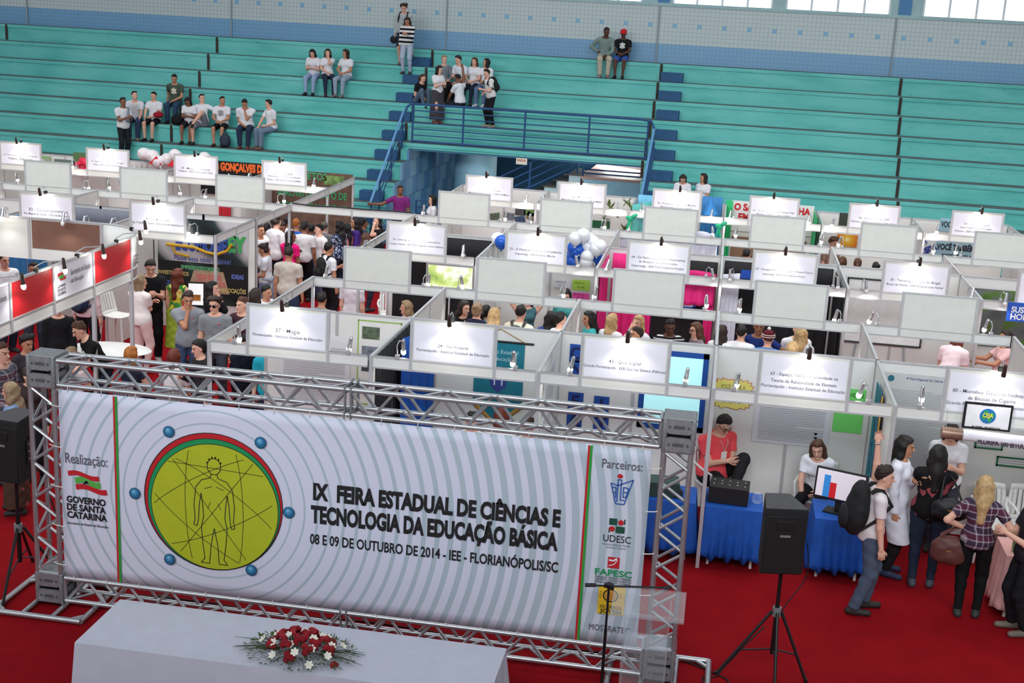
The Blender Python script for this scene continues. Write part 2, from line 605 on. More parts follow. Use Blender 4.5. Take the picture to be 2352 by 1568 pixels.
# exit sign under the deck
m_signwhite = mat('sign_cream', (226, 222, 206), .5)
m_redtxt = mat('red_text', (196, 40, 36), .5)
t = thing('exit_sign', bp(-5.42, .56, 2.2), 'small cream exit sign with red letters hanging under the deck', 'sign')
MB().box(bp(-5.42, .56, 2.2), (.30, .02, .17), rotz(BROT)).build('board', m_signwhite, t)
lettering(MB(), 'SAÍDA', bp(-5.42, .548, 2.235), E1, Z_, width=.24, height=.07, bold=.02).build('lettering', m_redtxt, t)
MB().cyl(bp(-5.52, .56, 2.28), bp(-5.52, .58, 2.36), .005).cyl(bp(-5.32, .56, 2.28), bp(-5.32, .58, 2.36), .005).build('hanger', m_railblue, t)
# inner railings of the passage
def slope_rail(lab, a, c, n=4, h=.95, posts=(0, 1)):
 a, c = np.array(a), np.array(c)
 t = thing('passage_railing', (a + c) / 2 - np.array([0, 0, .0]), lab, 'railing')
 for i in range(n):
  dz = np.array([0, 0, h * (i + 1) / n])
  MB().cyl(a + dz, c + dz, .022).build('rail', m_railblue, t)
 for q in posts:
  p = a + (c - a) * q
  MB().cyl(p, p + np.array([0, 0, h]), .028).build('post', m_railblue, t)
slope_rail('dark blue railing climbing the inner stairs under the deck', bp(-7.0, 2.9, .2), bp(-4.25, 2.9, 1.70), 4, .95, (0, .5, 1))
slope_rail('dark blue railing on the floor at the left mouth of the passage', bp(-8.1, -.2, -.01), bp(-6.4, .2, -.01), 6, 1.05, (0, .35, 1))
slope_rail('dark blue railing on the pink landing inside the passage', bp(-4.1, 2.95, 1.61), bp(-2.3, 2.95, 1.61), 2, .22, (0,))
# ================================================================ BOOTHS
m_panel = mat('booth_panel', (226, 227, 224), .5, noise=.025, nscale=2)
m_panel_in = m_panel
m_alu = mat('booth_aluminium', (196, 197, 200), .35, metal=.25, noise=.05)
m_board = mat('sign_board', (220, 222, 216), .55, noise=.03)
m_paper = mat('sign_paper', (236, 236, 248), .6, noise=0)
m_print = mat('sign_print', (96, 96, 104), .7, noise=0)
m_lampdark = mat('lamp_dark', (58, 44, 40), .4)
m_chrome = mat('lamp_chrome', (196, 198, 202), .22, metal=.85, noise=0)
m_wire = mat('lamp_wire', (188, 190, 192), .4, metal=.5)
m_black = mat('black_plastic', (22, 22, 24), .5)
m_bulb = mat('bulb_lit', (255, 250, 236), .4, noise=0, emit=30)
m_bulboff = mat('bulb_glass', (236, 236, 232), .15, noise=0)
H, FZ, SZ = 2.2, 2.05, 2.70

SPOTS = {}
def spot(parent, loc, aim, power, size=110, kind='SPOT'):
 key = (power, size, kind)
 if key not in SPOTS:
  d = bpy.data.lights.new('bulb_light', kind)
  d.energy = power
  d.color = (1.0, .97, .92)
  d.shadow_soft_size = .03
  if kind == 'SPOT':
   d.spot_size = math.radians(size)
   d.spot_blend = .6
  SPOTS[key] = d
 o = bpy.data.objects.new('bulb_light', SPOTS[key])
 COL.objects.link(o)
 og, rz = ORG[parent.name]
 o.parent = parent
 o.location = np.array(loc) - og
 o.rotation_euler = Vector(aim).to_track_quat('-Z', 'Y').to_euler()
 return o
LAMP_N = [0]
def lamp(base, out, aim, label, lit=True, dark=False, power=9., reach=.24, rise=.10, size=120, group='clip-on spotlights on the booths'):
 """clip-on spotlight: clamp on an edge, bent wire arm, cylindrical socket, bulb"""
 base = np.array(base, float)
 out = np.array(out, float)
 aim = np.array(aim, float)
 aim /= np.linalg.norm(aim)
 LAMP_N[0] += 1
 t = thing('clip_spotlight', base, label, 'spotlight', group)
 MB().box(base + [0, 0, -.012], (.05, .05, .055)).build('clamp', m_black if dark else m_wire, t, bevel=.004)
 tip = base + out * reach + np.array([0, 0, rise])
 MB().tube([base, base + np.array([0, 0, rise * .8]) - out * .01, base + out * reach * .3 + np.array([0, 0, rise + .03]), tip], .0075, 6).build('arm', m_wire, t)
 e = tip + aim * .115
 MB().cyl(tip - aim * .02, e, .021, .027, 12).cyl(tip - aim * .035, tip - aim * .02, .012, .021, 12).build('socket', m_lampdark if dark else m_chrome, t)
 MB().ell(e + aim * .02, (.031, .031, .044), np.stack(frame(aim), 1)).build('bulb', m_bulb if lit else m_bulboff, t)
 if power:
  spot(t, e + aim * .062, aim, power, size)
 return t

def sign(xc, Y, lines, label, face=-1, group='raised booth signs', w=1.02, sizes=None, lampl=None, z_text=2.36):
 """raised board over the fascia; printed side towards -Y when face is -1"""
 t = thing('booth_sign', (xc, Y, FZ), label, 'sign', group)
 MB().box((xc, Y, (FZ + SZ) / 2), (w - .05, .016, SZ - FZ - .02)).build('board', m_board, t, smooth=False)
 f = MB()
 for s in (-1, 1):
  f.box((xc + s * (w / 2 - .012), Y, (FZ + SZ) / 2), (.035, .036, SZ - FZ))
 f.box((xc, Y, SZ - .012), (w, .03, .022)).box((xc, Y, FZ + .012), (w, .03, .022)).box((xc, Y, H - .02), (w, .022, .016))
 f.build('frame', m_alu, t, smooth=False)
 if lines:
  MB().box((xc, Y - .011, 2.42), (w - .09, .004, .44)).build('paper', m_paper, t, smooth=False)
  b = MB()
  n = len(lines)
  for i, (s_, wd) in enumerate(lines):
   lettering(b, s_, (xc, Y - .0135, z_text + (n - 1) * .036 - i * .072), X_, Z_, width=wd, height=None, eps=.002, bold=.004)
  b.build('lettering', m_print, t, smooth=False)
 return t

XB = [-5.93, -3.92, -1.92, .085, 2.09, 4.13, 6.16]
XL = [-16.75, -14.65, -12.55, -10.5, -8.47]
def wall_x(b, x, y0, y1, z0=.0, z1=H):
 b.box(((x), (y0 + y1) / 2, (z0 + z1) / 2), (.02, y1 - y0 - .04, z1 - z0))
def booth(x0, x1, yf, yb, label, back=True, left='wall', right=None, sign_c=True):
 """shell-scheme booth: back wall, side walls, posts and a fascia broken by the raised sign; yf is the open side"""
 xc = (x0 + x1) / 2
 if not back:
  yb += .035 if yf > yb else -.035
 x0 += .0225
 x1 -= .0
 t = thing('exhibition_booth', (xc, (yf + yb) / 2, 0), label, 'booth', 'white shell-scheme booths')
 ym = (yf + yb) / 2
 sg = 1 if yb > yf else -1
 if back:
  b = MB()
  b.box2((x0 + .02, yb - .01, .0), (x1 - .002, yb + .01, H - .02))
  b.build('back_wall', m_panel, t, smooth=False)
  b = MB()
  for q in (0, .5):
   b.box((x0 + (x1 - x0) * q, yb, H / 2), (.04, .04, H))
  b.box2((x0 - .02, yb - .017, H - .028), (x1 - .002, yb + .017, H))
  b.build('back_profile', m_alu, t, smooth=False)
 for side, x in ((left, x0), (right, x1 + .0225)):
  if side is None:
   continue
  b = MB()
  z0 = 0 if side == 'wall' else FZ
  b.box((x, ym, (z0 + H) / 2), (.02, abs(yb - yf) - .05, H - z0 - .02))
  b.build('side_wall' if side == 'wall' else 'side_fascia', m_panel, t, smooth=False)
  b = MB()
  b.box((x, ym, H - .014), (.034, abs(yb - yf) - .04, .028))
  b.box((x, ym, (z0 + H) / 2), (.04, .04, H - z0 - .03))
  b.build('side_profile', m_alu, t, smooth=False)
 for x in ([x0] + ([x1 + .0225] if right else [])):
  MB().box((x, yf, H / 2), (.042, .042, H)).build('post', m_alu, t, smooth=False)
 for a, c in ((x0 + .021, xc - .51), (xc + .51, x1 - .021)):
  b = MB().box(((a + c) / 2, yf, (FZ + H) / 2), (c - a, .016, H - FZ))
  f = b.build('fascia', m_panel, t, smooth=False)
  MB().box(((a + c) / 2, yf, H - .01), (c - a, .032, .02)).box(((a + c) / 2, yf, FZ + .01), (c - a, .032, .02)).build('fascia_rail', m_alu, f, smooth=False)
 return t

IEE = 'Florianópolis - Instituto Estadual de Educação'
A_SIGNS = [('37', [('37 - Magia', .30), (IEE, .86)], 'white booth sign numbered 37, at the near left corner of the booths'),
           ('24', [('24 - Na Rosário', .36), (IEE, .86)], 'white booth sign reading Rosário, between the signs numbered 37 and 43'),
           ('43', [('43 - Quiz Digital', .36), ('Grande Florianópolis - EEB Gov Ivo Silveira (Palhoça)', .94)], 'white booth sign numbered 43, over the booth with blue letter cards'),
           ('63', [('63 - Espaço, Tempo e Gravidade na', .74), ('Teoria da Relatividade de Einstein', .72), (IEE, .92)], 'white booth sign numbered 63 with three lines, above the man in coral polo'),
           ('80', [('80 - Microlixo: Descarte Inadequado', .84), ('de Bitucas de Cigarro', .50), ('Grande Florianópolis - CEJA de Florianópolis', .94)], 'white booth sign numbered 80, nearest the right edge of the picture')]
C_SIGNS = [('35', [('35 - UHE São Roque: Gerando Expectativas', .80), ('Campos Novos - EEF PREF Augusto Carlos Stefanes', .92)], 'white booth sign numbered 35, over the booth with the big screen'),
           ('55', [('55 - A Física por trás da Hidroelétrica', .86), ('Ituporanga - EEB Roberto Moritz', .66)], 'white booth sign numbered 55, beside the blue and white balloons'),
           ('64', [('64 - Da Rádio Sustentável: Alternativas', .86), ('de Bloqueio na Comunicação', .62), ('Ituporanga - EEB Pref Frederico Probst', .84)], 'white booth sign numbered 64, beside the pink drapes'),
           ('69', [('69 - Energias Renováveis para o Nosso Futuro', .90), ('Ituporanga - EEB Pref Frederico Probst', .66)], 'white booth sign numbered 69, in front of black cloth'),
           ('30', [('30 - Tecnologia no Uso do Biogás', .76), ('Braço do Norte - EEB Pe Jacob Luiz Neibel', .86)], 'white booth sign numbered 30, from Braço do Norte'),
           ('31', [('31 - Horta Sustentável', .6), ('Braço do Norte', .4)], 'white booth sign beside the blue hanging board, cut off by the right edge')]
E_SIGNS = [('70', [('70 - Tratamento com Plantas', .50), ('Mafra/São Bento do Sul - EEB Prof Maria', .88)], 'white booth sign in the far row, in front of the left half of the passage'),
           ('68', [('68 - Minha Horta', .40), ('Mafra/São Bento do Sul - EEB de Mafra', .86)], 'white booth sign in the far row, in front of the right half of the passage'),
           ('73', [('73 - Purificação da Água na Matéria', .80), ('Mafra/São Bento - EEB Jorge Zipperer', .66)], 'white booth sign in the far row, below the two girls sitting at the floor'),
           ('61', [('61 - O Sal de Cozinha em Nossa Vida', .84), ('Palmitos - EEB Dr Carlos Culmey', .70)], 'white booth sign numbered 61, covering the poster with red letters'),
           ('60', [('60 - Energia no Sec XXI', .6), ('Palmitos - EEB Prof Giovanna Dalla Costa', .88)], 'white booth sign in the far row, second from the right edge, from Palmitos'),
           ('59', [('59 - Compostagem', .5), ('Lixo Orgânico e Reciclagem', .62), ('Palmitos - EEB Felisberto De Carvalho', .84)], 'white booth sign of the far row nearest the right edge, with three lines')]
LC_SIGNS = [('82', [('82 - Cooperativismo', .66), ('São Miguel do Oeste - EEB Adolfo Silveira', .86)], 'white booth sign over the booth with grey blue cloth at the left edge'),
   ('81', [('81 - Eco Money.Com', .42), ('São Miguel do Oeste - EEB Everardo Backheuser', .94)], 'white booth sign from São Miguel do Oeste, over the dark banner about ideas')]
LE_SIGNS = [('16', [('16 - Do Lixo ao Luxo: Projeto na Escola', .80), ('Videira - EEB Santos', .6)], 'white booth sign at the far left, leftmost of the last row'),
   ('15', [('15 - Barro Preto: Cerâmica com Água', .76), ('Videira - EEB Inspetor Eurico Rauen', .70)], 'white booth sign in the last row, between the red bow and the white inflatable'),
   ('14', [('14 - Mundo Sustentável', .66), ('Videira - EEB Gonçalves Dias', .80)], 'white booth sign numbered 14, in front of the black banner with orange letters'),
   ('13', [('13 - Energias', .4), ('Aproveitamento de Recursos Naturais', .74), ('Videira - EEB Vinte E Cinco De Maio', .78)], 'white booth sign in front of the brown board with green letters')]

def sign_lamp(xc, Y, name, dark=True, off=0.):
 lamp((xc + off, Y, SZ + .03), (0, -1, 0), (0, .28, -1), 'spotlight on top of the sign %s' % name, lit=True, dark=dark, power=8.5, reach=.21, rise=.06, size=130)
def fascia_lamps(xc, Y, face, name, offs=(-.76, .76), lit=True, power=9., dark=False):
 for o in offs:
  o2 = o + rnd.uniform(-.06, .06)
  side = 'left' if o < 0 else 'right'
  lamp((xc + o2, Y, H + .02), (rnd.uniform(-.5, .5), face * rnd.uniform(.8, 1), 0), (rnd.uniform(-.25, .25), face * .15 + rnd.uniform(-.15, .15), -1),
             'spotlight just %s of %s' % (side, name), lit=lit, dark=dark, power=power, reach=rnd.uniform(.10, .2), rise=rnd.uniform(.1, .16), size=150)

YA, YAB, YB_, YC, YCD, YD, YE, YEF = 14.4, 16.38, 18.4, 20.87, 22.87, 24.78, 27.45, 29.45
blank = 'blank back of a raised sign, '
def row(signs, xs, yf, yb, face, names, back=True, sidefirst='wall', blanks=None, dark=True, lit=True, power=9., last=True, offs=None):
 n = len(xs) - 1
 for i in range(n):
  xc = (xs[i] + xs[i + 1]) / 2
  booth(xs[i], xs[i + 1], yf, yb, 'white panel booth ' + names[i][0], back=back, left=sidefirst if i == 0 else 'wall', right='wall' if (i == n - 1 and last) else None)
  if signs:
   sign(xc, yf, signs[i][1], signs[i][2])
   sign_lamp(xc, yf, signs[i][0] if False else names[i][1], dark=dark, off=rnd.uniform(-.04, .06))
  else:
   sign(xc, yf, None, blank + blanks[i])
  fascia_lamps(xc, yf, face, names[i][2], lit=lit, power=power, offs=(offs[i] if offs else (-.76, .76)))
# near block
rowA = XB
row(A_SIGNS, rowA[:6], YA, YAB, 1, [('under the sign numbered 37', 'numbered 37', 'the sign numbered 37'), ('under the sign reading Rosário', 'reading Rosário', 'the sign reading Rosário'),
 ('under the sign numbered 43', 'numbered 43', 'the sign numbered 43'), ('under the sign numbered 63', 'numbered 63', 'the sign numbered 63'), ('under the sign numbered 80', 'numbered 80', 'the sign numbered 80')],
 sidefirst='open', lit=True, power=6., offs=[(-.62, .8), (-.68, .77), (-.6, .72), (-.76, .7), (-.72, .8)])
row(None, rowA[:6], YB_, YAB, 1, [('facing away, back to back with the one numbered 37', '', 'the blank sign back behind the sign numbered 37'), ('facing away, back to back with the one reading Rosário', '', 'the blank sign back behind the sign reading Rosário'),
 ('facing away, back to back with the one numbered 43', '', 'the blank sign back behind the sign numbered 43'), ('facing away, back to back with the one numbered 63', '', 'the blank sign back behind the sign numbered 63'), ('facing away, back to back with the one numbered 80', '', 'the blank sign back behind the sign numbered 80')],
 back=False, sidefirst='open', blanks=['behind and right of the sign numbered 37', 'behind and right of the sign reading Rosário', 'behind the sign numbered 43, below the sign numbered 64', 'behind the sign numbered 63, below the sign numbered 69', 'below the sign numbered 30'], power=22.)
# middle block
row(C_SIGNS, rowA, YC, YCD, -1, [('under the sign numbered %s' % q, 'numbered %s' % q, 'the sign numbered %s' % q) for q in ('35', '55', '64', '69', '30')] + [('at the right edge with the blue hanging board', 'cut off by the right edge', 'the cut-off sign by the blue hanging board')],
 sidefirst='open', lit=False, power=6.)
row(None, rowA, YD, YCD, 1, [('facing away, back to back with the one numbered %s' % q, '', 'the blank sign back behind the sign numbered %s' % q) for q in ('35', '55', '64', '69', '30')] + [('facing away, above the blue hanging board', '', 'the blank sign back above the blue hanging board')],
 back=False, sidefirst='open', blanks=['left of the one just above the balloons', 'just above the balloons and the sign numbered 55', 'behind the sign numbered 64, in front of teal drapes', 'below the sign numbered 61', 'behind and above the sign numbered 30', 'below the three-line sign from Palmitos'], power=20.)
# far block
row(E_SIGNS, rowA, YE, YEF, -1, [('in the far row in front of the passage, left half', 'in the far row left of the passage centre', 'the far sign in front of the left half of the passage'), ('in the far row in front of the passage, right half', 'in the far row right of the passage centre', 'the far sign in front of the right half of the passage'),
 ('in the far row below the two seated girls', 'below the two seated girls', 'the far sign below the two seated girls'), ('in the far row under the sign numbered 61', 'numbered 61', 'the sign numbered 61'), ('in the far row under the second Palmitos sign', 'second from the right edge in the far row', 'the far sign second from the right edge'), ('in the far row nearest the right edge', 'nearest the right edge in the far row', 'the far sign nearest the right edge')], lit=True, power=11., dark=True)
# left blocks
row(LC_SIGNS, XL[2:], 20.9, 22.87, -1, [('with blue cloth behind the secretariat stand', 'from São Miguel do Oeste nearest the left edge', 'the sign over the blue cloth booth'), ('with the dark banner about ideas', 'from São Miguel do Oeste over the dark banner', 'the sign over the dark banner')], lit=True, power=9., last=False)
row(None, XL, 24.75, 22.87, 1, [('opening away at the far left edge', '', 'the blank sign back at the left edge'), ('opening away, second from the left edge', '', 'the blank sign back below the red bow'), ('opening away, below the white inflatable', '', 'the blank sign back below the white inflatable'), ('opening away towards the student crowd', '', 'the blank sign back nearest the crowd of students')],
 blanks=['cut off by the left edge of the picture', 'left of the red bow', 'below the white inflatable roll', 'beside the orange lettered banner'], power=22., last=False)
row(LE_SIGNS, XL, 27.4, 29.4, -1, [('in the last row at the far left', 'at the far left of the last row', 'the far left sign of the last row'), ('in the last row with the red bow', 'between red bow and inflatable', 'the sign between red bow and inflatable'), ('in the last row with the black and orange banner', 'numbered 14', 'the sign numbered 14'), ('in the last row with the brown board', 'in front of the brown board', 'the sign in front of the brown board')], lit=True, power=13., last=False)

def beam(name, a, c, label, post=None, z0=FZ, z1=H, mid=True):
 """a length of fascia between two points, with optional posts at given fractions"""
 a, c = np.array(a, float), np.array(c, float)
 t = thing(name, ((a[0] + c[0]) / 2, (a[1] + c[1]) / 2, 0), label, 'fascia beam')
 d = c - a
 L = np.linalg.norm(d)
 ang = math.atan2(d[1], d[0])
 m = (a + c) / 2
 R = rotz(ang)
 MB().box((m[0], m[1], (z0 + z1) / 2), (L - .02, .016, z1 - z0), R).build('panel', m_panel, t, smooth=False)
 MB().box((m[0], m[1], z1 - .01), (L - .01, .034, .02), R).box((m[0], m[1], z0 + .01), (L - .01, .034, .02), R).build('rail', m_alu, t, smooth=False)
 for q in (post or ()):
  p = a + d * q
  MB().box((p[0], p[1], z1 / 2), (.045, .045, z1), R).build('post', m_alu, t, smooth=False)
 n = max(1, int(round(L)))
 for i in range(1, n):
  p = a + d * i / n
  MB().box((p[0], p[1], (z0 + z1) / 2), (.036, .036, z1 - z0 + .01), R).build('joint', m_alu, t, smooth=False)
 return t
beam('aisle_beam', (-8.47, 20.95), (-8.47, 22.82), 'sloping-looking white fascia beam over the open side of the booth with the dark banner', (0.0,))
beam('aisle_beam', (-8.47, 22.92), (-8.47, 24.8), 'white fascia beam running back beside the student crowd, between two tall posts', (0.0, 1.0))
beam('aisle_beam', (-8.47, 24.9), (-8.47, 29.3), 'far white fascia beam running back towards the stair handrail', (.55, 1.0))
t = beam('aisle_beam', (-8.42, 24.82), (-5.96, 24.82), 'white fascia beam bridging the aisle above the student crowd, with black cable on top')
MB().tube([(-8.42, 24.82, H + .02), (-8.0, 24.8, H - .0), (-7.5, 24.81, H + .015), (-6.9, 24.8, H + .012), (-6.4, 24.81, H + .02), (-5.96, 24.82, H + .015)], .014, 6).build('cable', m_black, t)

# ---- the secretariat stand at the left: taller fascia along the aisle with red and white panels
m_redpanel = mat('red_panel', (206, 36, 44), .45, noise=.03)
XS = -8.48
t = thing('information_stand', (XS - 1, 15.8, 0), 'white stand with red and white fascia panels reading Secretaria de Estado da Educação', 'stand')
ys = [12.2, 13.35, 14.4, 15.45, 16.55, 17.72]
fz0, fz1 = 2.05, 2.7
for i in range(5):
 y0, y1 = ys[i], ys[i + 1]
 MB().box((XS, (y0 + y1) / 2, (fz0 + .16 + fz1) / 2), (.016, y1 - y0 - .05, fz1 - fz0 - .18)).build('red_panel' if i % 2 == 0 else 'white_panel', m_redpanel if i % 2 == 0 else m_paper, t, smooth=False)
MB().box((XS - .004, (ys[0] + ys[-1]) / 2, fz0 + .08), (.02, ys[-1] - ys[0], .16)).build('lower_fascia', m_panel, t, smooth=False)
b = MB().box((XS, (ys[0] + ys[-1]) / 2, fz1 - .012), (.036, ys[-1] - ys[0], .03)).box((XS, (ys[0] + ys[-1]) / 2, fz0 + .165), (.036, ys[-1] - ys[0], .016)).box((XS, (ys[0] + ys[-1]) / 2, fz0), (.036, ys[-1] - ys[0], .02))
for y in ys:
 b.box((XS, y, (fz0 + fz1) / 2), (.044, .044, fz1 - fz0))
b.build('fascia_frame', m_alu, t, smooth=False)
for y in (ys[-1], ys[4], ys[1]):
 MB().box((XS, y, fz0 / 2), (.05, .05, fz0)).build('post', m_alu, t, smooth=False)
# rounded corner of the fascia and its far side
cx, cy, rr = XS - .85, ys[-1], .85
b = MB().sheet(lambda a, z: (cx + rr * math.cos(a * math.pi / 2), cy + rr * math.sin(a * math.pi / 2), fz0 + z * (fz1 - fz0)), 12, 1)
b.build('curved_panel', m_panel, t, solid=.012)
for z in (fz0, fz0 + .16, fz1):
 b = MB()
 b.tube([(cx + rr * math.cos(a), cy + rr * math.sin(a), z) for a in np.linspace(0, math.pi / 2, 12)], .014, 6)
 b.build('curved_rail', m_alu, t)
MB().box2((-13.6, cy + rr - .008, fz0 + .16), (cx, cy + rr + .008, fz1)).build('far_panel', m_board, t, smooth=False)
MB().box2((-13.6, cy + rr - .01, fz0), (cx, cy + rr + .01, fz0 + .16)).build('far_fascia', m_panel, t, smooth=False)
b = MB()
for x in (-13.6, -12.6, -11.55, -10.55, cx - .02):
 b.box((x, cy + rr, (fz0 + fz1) / 2), (.044, .044, fz1 - fz0))
b.box2((-13.6, cy + rr - .018, fz1 - .02), (cx, cy + rr + .018, fz1 + .01))
b.build('far_frame', m_alu, t, smooth=False)
m_brownpanel = mat('brown_back', (128, 92, 78), .7)
MB().box2((-10.5, cy + rr + .01, fz0 + .18), (cx - .04, cy + rr + .016, fz1 - .03)).box2((-10.5, cy + rr - .016, fz0 + .18), (cx - .04, cy + rr - .01, fz1 - .03)).build('brown_panel', m_brownpanel, t, smooth=False)
m_dkprint = mat('dark_print', (70, 66, 70), .6, noise=0)
for y0, y1 in ((15.45, 16.55), (13.35, 14.4)):
 b = MB()
 w = y1 - y0
 yc = y0 + .34 * w
 lettering(b, 'Secretaria de Estado', (XS + .009, y0 + .67 * w, 2.52), Y_, Z_, width=.50 * w, height=.075)
 lettering(b, 'da Educação', (XS + .009, y0 + .42 * w + .16 * w, 2.40), Y_, Z_, width=.32 * w, height=.075)
 lettering(b, 'GOVERNO', (XS + .009, y0 + .19 * w, 2.39), Y_, Z_, width=.20 * w, height=.04, bold=.03)
 lettering(b, 'DE SANTA', (XS + .009, y0 + .19 * w, 2.34), Y_, Z_, width=.20 * w, height=.04, bold=.03)
 lettering(b, 'CATARINA', (XS + .009, y0 + .19 * w, 2.29), Y_, Z_, width=.20 * w, height=.04, bold=.03)
 b.build('lettering', m_dkprint, t, smooth=False)
 b = MB()
 for k in (0, 1):
  b.quad(*[(XS + .010, y0 + w * (.11 + .05 * k + q[0]), 2.46 + (1 - k) * .06 + q[1]) for q in ((0, 0), (.14, .0), (.14, .045), (0, .045))])
 b.cur = 1
 b.quad(*[(XS + .011, y0 + w * (.14 + q[0]), 2.485 + q[1]) for q in ((0, .0), (.11, .0), (.11, .05), (0, .05))])
 b.build('emblem', (m_redpanel, mat('emblem_green', (84, 168, 72), .6, noise=0)), t, smooth=False)
b = MB()
for i, s_ in enumerate(('GOVERNO', 'DE SANTA', 'CATARINA')):
 lettering(b, s_, (XS + .001, ys[-1] + .13, 2.40 - i * .055), Y_, Z_, width=.2, height=.04, eps=.012, bold=.03)
b.build('lettering', m_dkprint, t, smooth=False)
for i, (y, out) in enumerate(((13.0, .5), (14.0, .5), (15.03, .5), (16.12, .5), (17.28, .5), (18.3, .3))):
 lamp((XS - (.0 if i < 5 else .25), y, 2.72), (.28, .92, 0), (.12, .02, -1), 'long-armed spotlight over the red fascia, ' + ('nearest the left edge', 'second from the left', 'left of the Secretaria panel', 'right of the Secretaria panel', 'at the far end of the red panel', 'on the curved corner beside the brown panel')[i],
         lit=True, dark=True, power=12., reach=out + .0, rise=.05, size=140, group='spotlights on the secretariat stand')
for i, x in enumerate((-12.9, -11.9, -10.9, -9.9)):
 lamp((x, cy + rr, 2.72), (.1, -1, 0), (0, -.3, -1), 'clip-on spotlight inside the secretariat stand, ' + ('nearest the left edge', 'second from the left edge', 'left of the brown panel', 'over the brown panel')[i], lit=i != 3, power=8., reach=.16, rise=.1, size=150, group='spotlights on the secretariat stand')
# ================================================================ STAGE: truss frame, banner, table, sound
m_truss = mat('truss_aluminium', (186, 188, 192), .34, metal=.8, noise=.08, nscale=14)
m_cast = mat('truss_casting', (150, 152, 156), .45, metal=.6, noise=.14, nscale=20)
m_castdark = mat('truss_casting_dark', (96, 98, 102), .5, metal=.5)
TY, TX0, TX1, TZ0, TZ1 = 11.5, -6.47, -.19, .06, 2.70
TS = .25
TT = thing('truss_frame', ((TX0 + TX1) / 2, TY + TS / 2, 0), 'silver aluminium box truss frame standing on the carpet and holding the banner', 'truss frame')
def truss(name, a, c, u, v, nb):
 """box truss: four chords around the line a-c offset along u and v, zigzag lattice on the four faces"""
 a, c, u, v = (np.array(q, float) for q in (a, c, u, v))
 h = TS / 2
 p = bpy.data.objects.new(name, None)
 COL.objects.link(p)
 p.parent = TT
 ORG[p.name] = ORG[TT.name]
 cor = [(-1, -1), (1, -1), (1, 1), (-1, 1)]
 for s, t in cor:
  o = u * s * h + v * t * h
  MB().cyl(a + o, c + o, .025, n=12).build('chord', m_truss, p)
 d = c - a
 lat = MB()
 for k in range(4):
  s0, s1 = cor[k], cor[(k + 1) % 4]
  o0, o1 = u * s0[0] * h + v * s0[1] * h, u * s1[0] * h + v * s1[1] * h
  if k > 1:
   o0, o1 = o1, o0
  for i in range(nb):
   q0, q1 = a + d * (i + .06) / nb, a + d * (i + .94) / nb
   if i % 2:
    lat.cyl(q0 + o1, q1 + o0, .0155, n=7, cap=False)
   else:
    lat.cyl(q0 + o0, q1 + o1, .0155, n=7, cap=False)
  for q in (a, c):
   lat.cyl(q + o0, q + o1, .018, n=8, cap=False)
 lat.build('lattice', m_truss, p)
 return p
yc = TY + TS / 2
LX, RX = TX0 - .0, TX1
truss('top_truss', (LX + .17, yc, TZ1 - .162), (RX - .17, yc, TZ1 - .162), Y_, Z_, 26)
truss('bottom_truss', (LX + .17, yc, TZ0 + .16), (RX - .17, yc, TZ0 + .16), Y_, Z_, 26)
for x in (LX, RX):
 truss('tower', (x, yc, TZ0 + .33), (x, yc, TZ1 - .32), X_, Y_, 10)
 for z in (TZ0 + .16, TZ1 - .162):
  b = MB()
  for sx in (-1, 1):
   for sy in (-1, 1):
    b.cyl((x + sx * .13, yc + sy * .13, z - .165), (x + sx * .13, yc + sy * .13, z + .165), .026, n=10)
  for dz in (-.155, .155):
   b.box((x, yc, z + dz), (.29, .29, .022))
  blk = b.build('corner_block', m_cast, TT, bevel=.006)
  for (nx, ny) in ((0, -1), (1, 0), (-1, 0), (0, 1)):
   for dz in (-.085, .085):
    R = rotz(math.atan2(ny, nx) + math.pi / 2)
    c0 = np.array([x + nx * .14, yc + ny * .14, z + dz])
    b = MB()
    pl = [(-.12, -.05), (-.09, -.068), (.09, -.068), (.12, -.05), (.12, .05), (.09, .068), (-.09, .068), (-.12, .05)]
    b.prism([c0 + R @ np.array([q[0], .012, q[1]]) for q in pl], R @ np.array([0, -.024, 0]))
    b.cur = 1
    for bx in (-.085, .085):
     b.cyl(c0 + R @ np.array([bx, -.012, 0]), c0 + R @ np.array([bx, -.02, 0]), .012, n=8)
    if ny < 0 or nx > 0:
     b.box(c0 + R @ np.array([0, -.014, 0]), (.10, .004, .03), R)
    b.build('cover_plate', (m_cast, m_castdark), blk, smooth=False)
 # base frame with stabilising legs on the floor
 b = MB()
 for dy in (-.42, .42):
  b.cyl((x - .48, yc + dy, .035), (x + .48, yc + dy, .035), .03, n=10)
 for dx in (-.48, .48):
  b.cyl((x + dx, yc - .42, .035), (x + dx, yc + .42, .035), .03, n=10)
 for dx in (-.16, .16):
  b.cyl((x + dx, yc - .42, .035), (x + dx, yc + .42, .035), .026, n=10)
 for sx in (-1, 1):
  for sy in (-1, 1):
   b.cyl((x + sx * .48, yc + sy * .28, .035), (x + sx * .34, yc + sy * .42, .035), .02, n=8)
 b.build('base_frame', m_truss, TT)
for z in (TZ1 - .162, TZ0 + .16):
 xm = -3.33
 for dx in (-.03, .03):
  b = MB()
  for sy in (-1, 1):
   for sz in (-1, 1):
    b.box((xm + dx, yc + sy * TS / 2, z + sz * TS / 2), (.014, .07, .07))
   b.box((xm + dx, yc + sy * TS / 2, z), (.012, .05, TS))
  for sz in (-1, 1):
   b.box((xm + dx, yc, z + sz * TS / 2), (.012, TS, .05))
  b.build('joint_plate', m_cast, TT, smooth=False)

